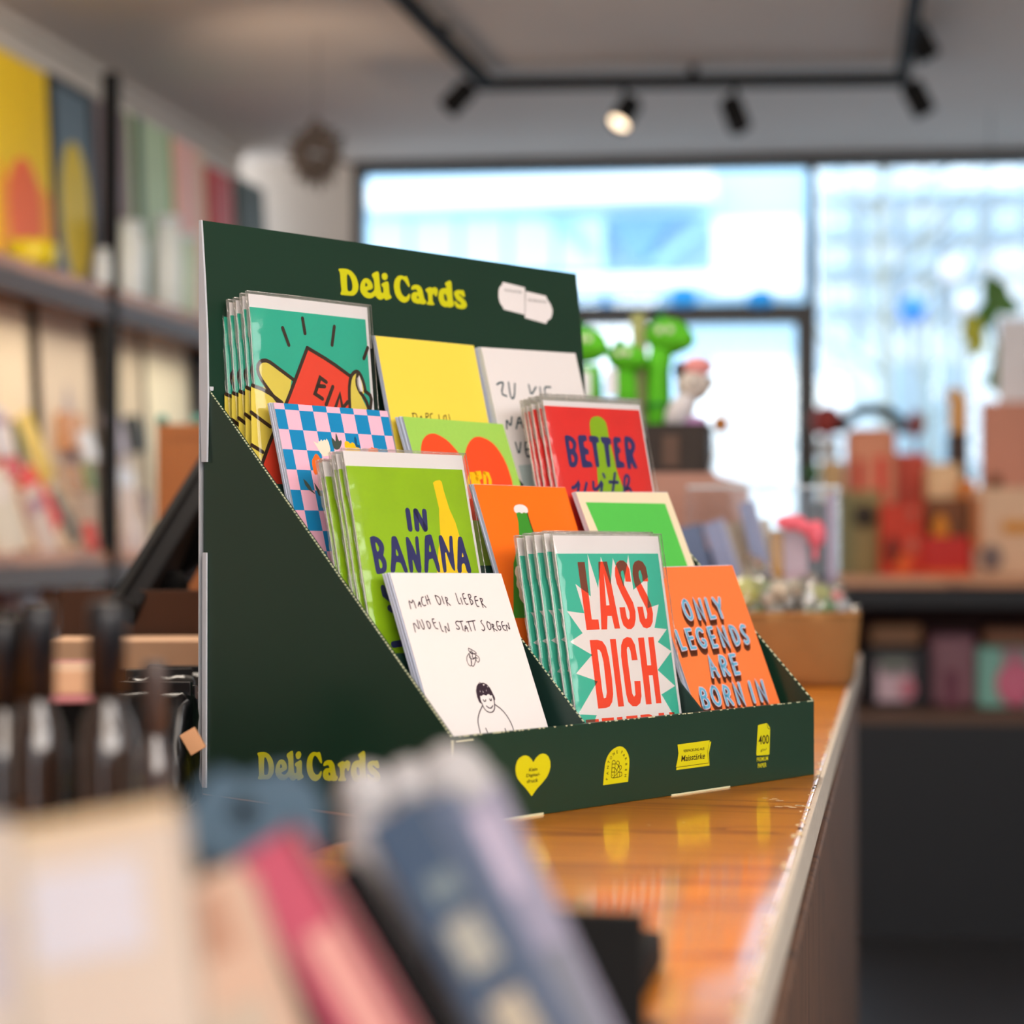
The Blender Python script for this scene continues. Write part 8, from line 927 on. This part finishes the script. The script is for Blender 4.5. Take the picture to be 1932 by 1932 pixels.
bm = bmesh.new(); [add_blob(bm, p_, r_, 12) for p_, r_ in (((-.016,0,.006),(.020,.006,.010)), ((.014,0,-.008),(.012,.006,.017)), ((0,0,0),(.009,.008,.009)))]; obj('bow_loops', bm_mesh(bm, smooth=True), M('bow_pink', (232,104,124), .6), fl_)
obj('ribbon_tail', box_me((.010,-.002,-.040), (.016,.001,-.012), .0006), M('bow_pink'), fl_); tag(fl_, 'coral pink bow on the booklets in the acrylic case', 'bow')
# pinkish wooden box carrying the dark bin
a = at(1130, 905, 2.72); b = at(1408, 918, 2.72); wbx = empty('wooden_box', ((a.x+b.x)/2, a.y+.05, CZ), .12); hw = (b.x-a.x)/2; hh = b.z-CZ+.002; mwb = M('rose_wood', (168,128,114), .7, .1, 12)
ME = prism([(-hw, 0), (hw, 0), (hw, hh), (hw*.5, hh+.012), (-hw, hh+.0165)], -.05, -.042); obj('box_front', ME, mwb, wbx); obj('box_back', box_me((-hw,.042,0), (hw,.05,hh)), mwb, wbx); obj('box_side', box_me((-hw,-.042,0), (-hw+.008,.042,hh)), mwb, wbx); obj('box_side', box_me((hw-.008,-.042,0), (hw,.042,hh)), mwb, wbx); obj('box_lid', box_me((-hw,-.042,hh+.004), (hw*.55,.05,hh+.0165)), mwb, wbx)
tag(wbx, 'rose brown wooden box behind the display under the dark bin', 'box')
zb = CZ+hh+.017
a = at(1085, 905, 2.76); b = at(1340, 905, 2.76); zt2 = at(1300, 803, 2.76).z; bn = empty('dark_bin', ((a.x+b.x)/2, (a.y+b.y)/2+.01, zb)); hw = (b.x-a.x)/2
bnm = M('bin_blackbrown', (40,32,28), .7, .25, 40, bump=.4)
obj('bin_wall', prism([(-hw*.92, 0), (hw*.92, 0), (hw, zt2-zb), (-hw, zt2-zb)], -.05, -.045), bnm, bn); obj('bin_wall', prism([(-hw*.92, 0), (hw*.92, 0), (hw, zt2-zb), (-hw, zt2-zb)], .045, .05), bnm, bn)
for s in (-1, 1): obj('bin_side', prism_x([(-.045,0),(.045,0),(.045,zt2-zb),(-.045,zt2-zb)], s*hw*.95-.004, s*hw*.95+.004), bnm, bn)
obj('bin_floor', box_me((-hw*.92,-.045,0), (hw*.92,.045,.004)), bnm, bn); obj('brown_tag', box_me((hw*.35,-.0525,.008), (hw*.6,-.0505,.05), .0006), M('tag_brown', (86,66,56), .7), bn)
tag(bn, 'dark brown bin of green plush pens on the wooden box', 'bin')
gr1 = M('plush_green', (84,186,22), .8, .12, 50, bump=.3); gr2 = M('plush_darkgreen', (26,120,44), .8, .1, 50); eye_m = M('eye_white', (226,214,214), .4)
def dino(neck, head, hr, label, nr=.0165, crest=True, belly=None, group='green plush pens in the dark bin', t=2.78, gm=None):
    root = empty('plush_pen', at(neck[0][0], neck[0][1], t)); L0 = root.location; g = gm or gr1
    pts = [at(x, y, t)-L0 for x, y in neck]; obj('pen_body', tube(pts, nr, 14), g, root)
    hc = at(*head, t)-L0; obj('plush_head', blob(hc, hr, 20), g, root); obj('snout', blob(hc+Vector((hr[0]*.55, -hr[1]*.3, -hr[2]*.18)), (hr[0]*.6, hr[1]*.7, hr[2]*.62), 16), g, root)
    for s in (-1, 1): obj('eye', blob(hc+Vector((-hr[0]*.1+s*hr[0]*.22, -hr[1]*.86, hr[2]*.28)), (.005, .004, .0055), 10), eye_m, root)
    if crest:
        for k in range(3): obj('back_spike', blob(hc+Vector((-hr[0]*(.35+.25*k), 0, hr[2]*(.95-.35*k))), (.007, .004, .010), 10), gr2, root)
    obj('collar', tube([pts[-1]*.45+pts[0]*.55-Vector((0,0,.002)), pts[-1]*.45+pts[0]*.55+Vector((0,0,.004))], nr*1.12, 14), gr2, root)
    tag(root, label, 'plush pen', group)
dino([(1236,862), (1244,790), (1242,700), (1250,650)], (1262,636), (.032,.026,.026), 'tallest green plush dinosaur pen, rising above the red card')
dino([(1185,870), (1182,760), (1180,700)], (1183,676), (.027,.024,.020), 'middle green plush pen with a dark crest, left of the tallest one', .015)
dino([(1120,870), (1116,740), (1112,690)], (1110,652), (.026,.024,.024), 'green plush pen nearest the green display board', .015, t=2.74)
g2 = M('plush_grey', (196,190,184), .9, .15, 50, bump=.4)
root = empty('grey_plush', at(1285, 800, 2.74)); L0 = root.location; C_ = lambda x, y, t=2.74: at(x, y, t)-L0
obj('plush_body', blob(C_(1284,775), (.020,.018,.030), 16, Vector((.5,0,.8)).to_track_quat('Z','Y')), M('plush_lightgrey', (206,206,212), .9, .1, 50), root); obj('plush_head', blob(C_(1308,728), (.024,.020,.022), 18), g2, root); obj('pink_cap', blob(C_(1316,692), (.021,.018,.014), 16), M('cap_pink', (226,150,150), .8), root)
obj('snout', blob(C_(1332,722), (.012,.010,.010), 12), M('snout_grey', (170,160,160), .8), root); obj('ear', blob(C_(1282,700), (.008,.006,.014), 10), M('ear_dark', (50,46,46), .8), root); obj('eye', blob(C_(1310,720,2.72), (.003,.003,.003), 8), m_black, root); obj('lilac_skirt', blob(C_(1306,798), (.022,.016,.010), 12), M('skirt_lilac', (180,136,186), .8), root)
obj('pen_body', tube([C_(1275,860), C_(1284,790)], .008, 10), M('pen_dark', (40,36,38), .5), root)
tag(root, 'grey plush figure with a pink cap at the right end of the bin', 'plush pen')
root = empty('khaki_ruler', at(1208, 860, 2.80)); o = slab('ruler', at(1214, 860, 2.80), at(1204, 596, 2.80), .021, .004, M('khaki', (166,170,110), .6), .001); attach(o, root); o = obj('ruler_end', blob(at(1204, 598, 2.80)-root.location, (.011,.003,.006), 12), M('khaki'), root); tag(root, 'khaki stick standing between the plush pens', 'stick')
for x, y, l_ in ((1153, 722, 'white tag hanging from the middle plush pen'), (1104, 725, 'white tag beside the green display board')):
    o = obj('paper_tag', box_me((-.008,-.0006,-.018), (.008,.0006,.018), .0004), M('tag_white', (222,228,236), .5)); o.matrix_world = Matrix.Translation(at(x, y, 2.70)) @ Matrix.Rotation(YAW, 4, 'Z'); tag(o, l_, 'tag', 'white tags on the plush pens')
c = at(1359, 800, 2.76); root = empty('orange_lolly', c); obj('lolly_head', blob((0,0,0), (.011,.008,.011), 14), M('lolly_orange', (190,120,50), .4), root); obj('lolly_stick', tube([(0,0,-.009), (-.018,0,-.075)], .0015, 6), M('stick_white', (226,222,214), .5), root); tag(root, 'small orange lolly right of the grey plush figure', 'lolly')

# ------------------------------------------------------------------ window bench with its goods
TB = 6.0
BZ = at(1700, 1086, TB).z; SZ = at(1700, 1338, TB+.05).z
p0 = at(1480, 1100, TB); p1 = at(2200, 1100, TB)
bn2 = empty('window_bench', ((p0.x+p1.x)/2, p0.y, 0), A5); BL = (p1-p0).length/2; m_bt = wood('bench_wood', (150,96,66), (206,150,112), 'X', 1.5, .45, .15, 6); m_dk = M('bench_black', (22,27,36), .65, .08, 10); m_in = M('bench_oxblood', (62,24,22), .7, .1, 10)
def bb(nm, lo_, hi_, m, bev=0): return obj(nm, box_me(lo_, hi_, bev), m, bn2)
bb('bench_top', (-BL, -.02, BZ-.03), (BL, .62, BZ), m_bt, .003); bb('shadow_rail', (-BL, .0, BZ-.09), (BL, .02, BZ-.03), m_dk); bb('front_panel', (-BL, .0, 0), (BL, .02, SZ-.03), m_dk); bb('shelf', (-BL, .0, SZ-.03), (BL, .58, SZ), M('shelf_umber', (96,70,56), .6, .1, 8)); bb('back_panel', (-BL, .58, 0), (BL, .60, BZ-.03), m_in)  # dark rail stands in for the shadow under the bench top
for x in (-BL, BL-.02): bb('end_panel', (x, .0, 0), (x+.02, .6, BZ-.03), m_dk)
xq = onW(1925, 1100, -1.35); bb('divider_panel', (.86, .02, SZ), (.90, .58, BZ-.03), M('divider_orange', (166,70,30), .6))
tag(bn2, 'black fronted window bench with a pinkish wooden top', 'bench')
def bench_pt(px, t): p = at(px, 1000, t); return p
def good(name, x0, x1, ytop, t, th, m, label, cat, bev=.006, z=None, rz=A5, parts=(), group='goods on the window bench', ybot=None):
    a = at(x0, ytop, t); b = at(x1, ytop, t); zb_ = BZ if z is None else z; w_ = (b-a).length; h = a.z-zb_
    root = empty(name, ((a.x+b.x)/2, (a.y+b.y)/2, zb_), rz); obj('body', box_me((-w_/2, 0, 0), (w_/2, th, h), bev, True), m, root)
    for k, (nm, sh, u0, u1, v0, v1, mt) in enumerate(parts):
        if sh == 'e': obj(nm, blob((w_*((u0+u1)/2-.5), -.004, h*(v0+v1)/2), (w_*(u1-u0)/2, .010, h*(v1-v0)/2), 14), mt, root)
        else: obj(nm, box_me((w_*(u0-.5), -.006, h*v0), (w_*(u1-.5), -.0005, h*v1), .002), mt, root)
    tag(root, label, cat, group); return root, w_, h
mm_ = lambda n, c=None, r=.6: M('good_'+n, c, r, .08, 12)
good('olive_box', 1584, 1664, 925, 6.10, .10, mm_('olive', (150,132,84)), 'olive box with a dark round window at the left end of the bench', 'box', parts=(('round_window', 'e', .30, .85, .55, .85, mm_('darkolive', (46,34,20))), ('olive_band', 'b', 0, .35, .0, .95, mm_('olive2', (118,116,78)))))
root, w_, h_ = good('pink_backpack', 1598, 1692, 806, 6.30, .12, mm_('salmon', (226,150,118)), 'salmon pink backpack with a black arched handle and red stripes', 'backpack', .03, parts=(('red_stripe', 'b', .16, .34, .45, .78, mm_('red', (206,52,36))), ('red_stripe', 'b', .58, .78, .45, .80, mm_('red2', (228,58,40))), ('front_pocket', 'b', .1, .9, .05, .36, mm_('tan', (222,164,112)))))
obj('arched_handle', tube([(w_*.62*math.cos(t), 0, h_+.0+.075*math.sin(t)-.02) for t in [math.pi*k/14 for k in range(15)]], .02, 10), m_black, root)
good('cream_bag', 1548, 1594, 868, 6.35, .08, mm_('creamtan', (210,176,128)), 'cream tan bag left of the salmon backpack', 'bag', .02)
good('red_gift_box', 1662, 1740, 950, 6.02, .12, mm_('redorange', (206,50,14)), 'red orange gift box with pale dots in the middle of the bench', 'box', parts=(('pale_dot', 'e', .62, .88, .78, .95, mm_('rosedot', (206,110,90))), ('pale_dot', 'e', .62, .9, .30, .52, mm_('rosedot')), ('orange_patch', 'b', .35, .7, .0, .3, mm_('orange', (228,92,10))), ('dark_patch', 'e', .1, .45, .15, .55, mm_('darkred', (110,30,10)))))
good('red_gift_box', 1742, 1832, 1012, 6.00, .10, mm_('deepred', (196,22,8)), 'deep red low gift box right of the dotted one', 'box', parts=(('orange_rim', 'b', .0, 1, .0, .14, mm_('orange')),))
good('red_book', 1668, 1750, 855, 6.42, .05, mm_('brickred', (206,78,56)), 'brick red book standing behind the gift boxes', 'book', parts=(('pink_spot', 'e', .40, .65, .12, .32, mm_('coralspot', (236,70,60))),))
good('amber_lantern', 1752, 1828, 940, 6.12, .08, mm_('brown', (120,66,22)), 'brown box with an amber oval behind the deep red gift box', 'box', parts=(('amber_oval', 'e', .08, .5, .25, .8, mm_('amber', (230,146,30))),))
good('cream_face_mug', 1748, 1816, 872, 6.25, .09, mm_('cream', (242,204,160)), 'rounded cream pot on the bench right of the backpack', 'pot', .03)
good('brown_pot', 1790, 1828, 815, 6.40, .07, mm_('umber', (62,42,34)), 'small dark brown pot behind the cream one', 'pot', .015)
root, w_, h_ = good('giraffe_figure', 1792, 1828, 745, 6.48, .06, mm_('giraffe', (232,176,104)), 'tan yellow upright figure in front of the window', 'figure', .02); obj('head', blob((-.012, .02, h_), (.034, .026, .026), 14), mm_('figure_head', (236,190,130)), root)
good('rose_poster', 1852, 1960, 758, 6.35, .03, mm_('rose', (206,140,118)), 'rose coloured board standing at the right end of the bench', 'board', parts=(('dark_spot', 'e', .12, .36, .48, .58, mm_('umber2', (110,62,26))),))
good('white_board', 1884, 1950, 600, 6.50, .02, mm_('whiteblue', (232,232,240)), 'white panel standing behind the rose board', 'board')
good('beige_box', 1836, 1960, 920, 6.05, .12, mm_('beige', (222,186,156)), 'large beige box at the right end of the bench', 'box', parts=(('ochre_band', 'b', .45, 1, .48, .62, mm_('ochre', (210,140,40))), ('orange_edge', 'b', .0, .12, .3, .9, mm_('orange3', (196,112,50))), ('grey_spot', 'e', .1, .45, .05, .35, mm_('greymauve', (120,104,104)))))
good('orange_tin', 1812, 1842, 905, 6.15, .06, mm_('tinorange', (232,132,24)), 'small orange tin between the pots and the beige box', 'tin', .01)
def onball(name, px, py, t, r, m, label, cat, zb_=BZ):
    c = at(px, py, t); root = empty(name, (c.x, c.y, zb_)); h = c.z-zb_; obj('round_body', blob((0,0,h), r, 18), m, root); obj('stem', tube([(0,0,0), (0,0,h)], .006, 8), m_black, root); tag(root, label, cat, 'goods on the window bench')
onball('red_paper_ball', 1560, 794, 6.5, (.055,.05,.052), mm_('darkrose', (150,54,50)), 'dark red paper ball beside the mullion', 'paper ball'); onball('red_paper_ball', 1728, 800, 6.5, (.028,.03,.045), mm_('darkrose2', (140,60,56)), 'narrow dark red ball right of the backpack', 'paper ball'); onball('white_ball', 1562, 846, 6.4, (.038,.03,.040), mm_('iceblue', (206,216,226)), 'pale blue white ball under the dark red one', 'ball'); onball('green_ball', 1534, 893, 6.3, (.024,.024,.026), mm_('green', (40,110,50)), 'small green ball beside the foot of the mullion', 'ball')
# trailing plant hung in the window
c = at(1870, 500, 6.6); pl = empty('hanging_plant', (c.x, c.y, 2.05)); lf1 = M('leaf_green', (60,112,16), .5, .2, 20); lf2 = M('leaf_lime', (176,178,30), .5, .15, 20)
def leaf(px, py, s, m, rot, asp=.6):
    p = at(px, py, 6.6)-pl.location; bm = bmesh.new(); pts = [(0,-1),(.5,-.5),(.62,.1),(.35,.65),(0,1),(-.35,.65),(-.62,.1),(-.5,-.5)]
    ca, sa = math.cos(rot), math.sin(rot); c_ = bm.verts.new(p+Vector((0, -.012, 0))); vs = [bm.verts.new(p+Vector(((x*asp/.6*ca-y*sa)*s, .01*abs(x), (x*asp/.6*sa+y*ca)*s))) for x, y in pts]
    for i in range(8): bm.faces.new([c_, vs[i], vs[(i+1) % 8]])
    obj('leaf', bm_mesh(bm, smooth=True), m, pl)
for a_ in [(1880,556,.075,lf1,.4), (1862,592,.06,lf1,-.3), (1900,574,.05,lf1,1.0), (1836,616,.055,lf2,.5), (1842,648,.05,lf2,-.4), (1828,632,.035,lf2,1.2), (1882,700,.045,lf1,.0), (1890,728,.05,lf1,.5), (1872,716,.035,lf1,-.6), (1880,672,.03,lf1,.3)]: leaf(*a_)
obj('stem', tube([Vector((0,0,0)), at(1868,580,6.6)-pl.location, at(1880,650,6.6)-pl.location, at(1884,735,6.6)-pl.location], .006, 6), lf1, pl)
obj('hanging_wire', tube([(0,0,0), (0,0,CEIL-2.05)], .0015, 5), m_black, pl); tag(pl, 'trailing green and lime leaved plant hanging in the right window', 'plant')
# lower shelf: baskets and boxes
good('black_basket', 1636, 1752, 1222, 6.12, .25, M('basket_black', (24,24,34), .6, .2, 40, bump=.3), 'black basket with a pale and pink print on the lower shelf', 'basket', z=SZ, parts=(('pale_print', 'b', .16, .72, .10, .72, mm_('palepink', (206,180,196))), ('pink_print', 'e', .5, .8, .12, .5, mm_('dustypink', (196,120,140))), ('grey_print', 'b', .2, .7, .55, .85, mm_('greengrey', (120,128,124)))), group='goods on the lower shelf of the bench')
good('peach_bundle', 1640, 1740, 1178, 6.30, .12, mm_('peach', (176,126,90)), 'peach coloured bundle behind the black basket', 'bundle', .02, z=SZ, group='goods on the lower shelf of the bench')
good('mauve_bag', 1756, 1842, 1196, 6.15, .16, mm_('mauve', (140,96,110)), 'mauve bag between the black and the mint basket', 'bag', .02, z=SZ, parts=(('plum_fold', 'b', .3, .6, 0, .5, mm_('plum', (110,50,74))),), group='goods on the lower shelf of the bench')
good('mint_basket', 1846, 1960, 1222, 6.10, .20, mm_('mint', (130,190,180)), 'mint green basket with a pink ball on the lower shelf', 'basket', .012, z=SZ, parts=(('pink_ball', 'e', .28, .95, .02, .78, mm_('hotpink', (214,112,146))), ('mauve_patch', 'b', .4, .8, .75, .98, mm_('mauve2', (176,130,146)))), group='goods on the lower shelf of the bench')
good('peach_bundle', 1856, 1960, 1186, 6.30, .12, mm_('peach2', (166,112,84)), 'brown peach bundle behind the mint basket', 'bundle', .02, z=SZ, group='goods on the lower shelf of the bench')
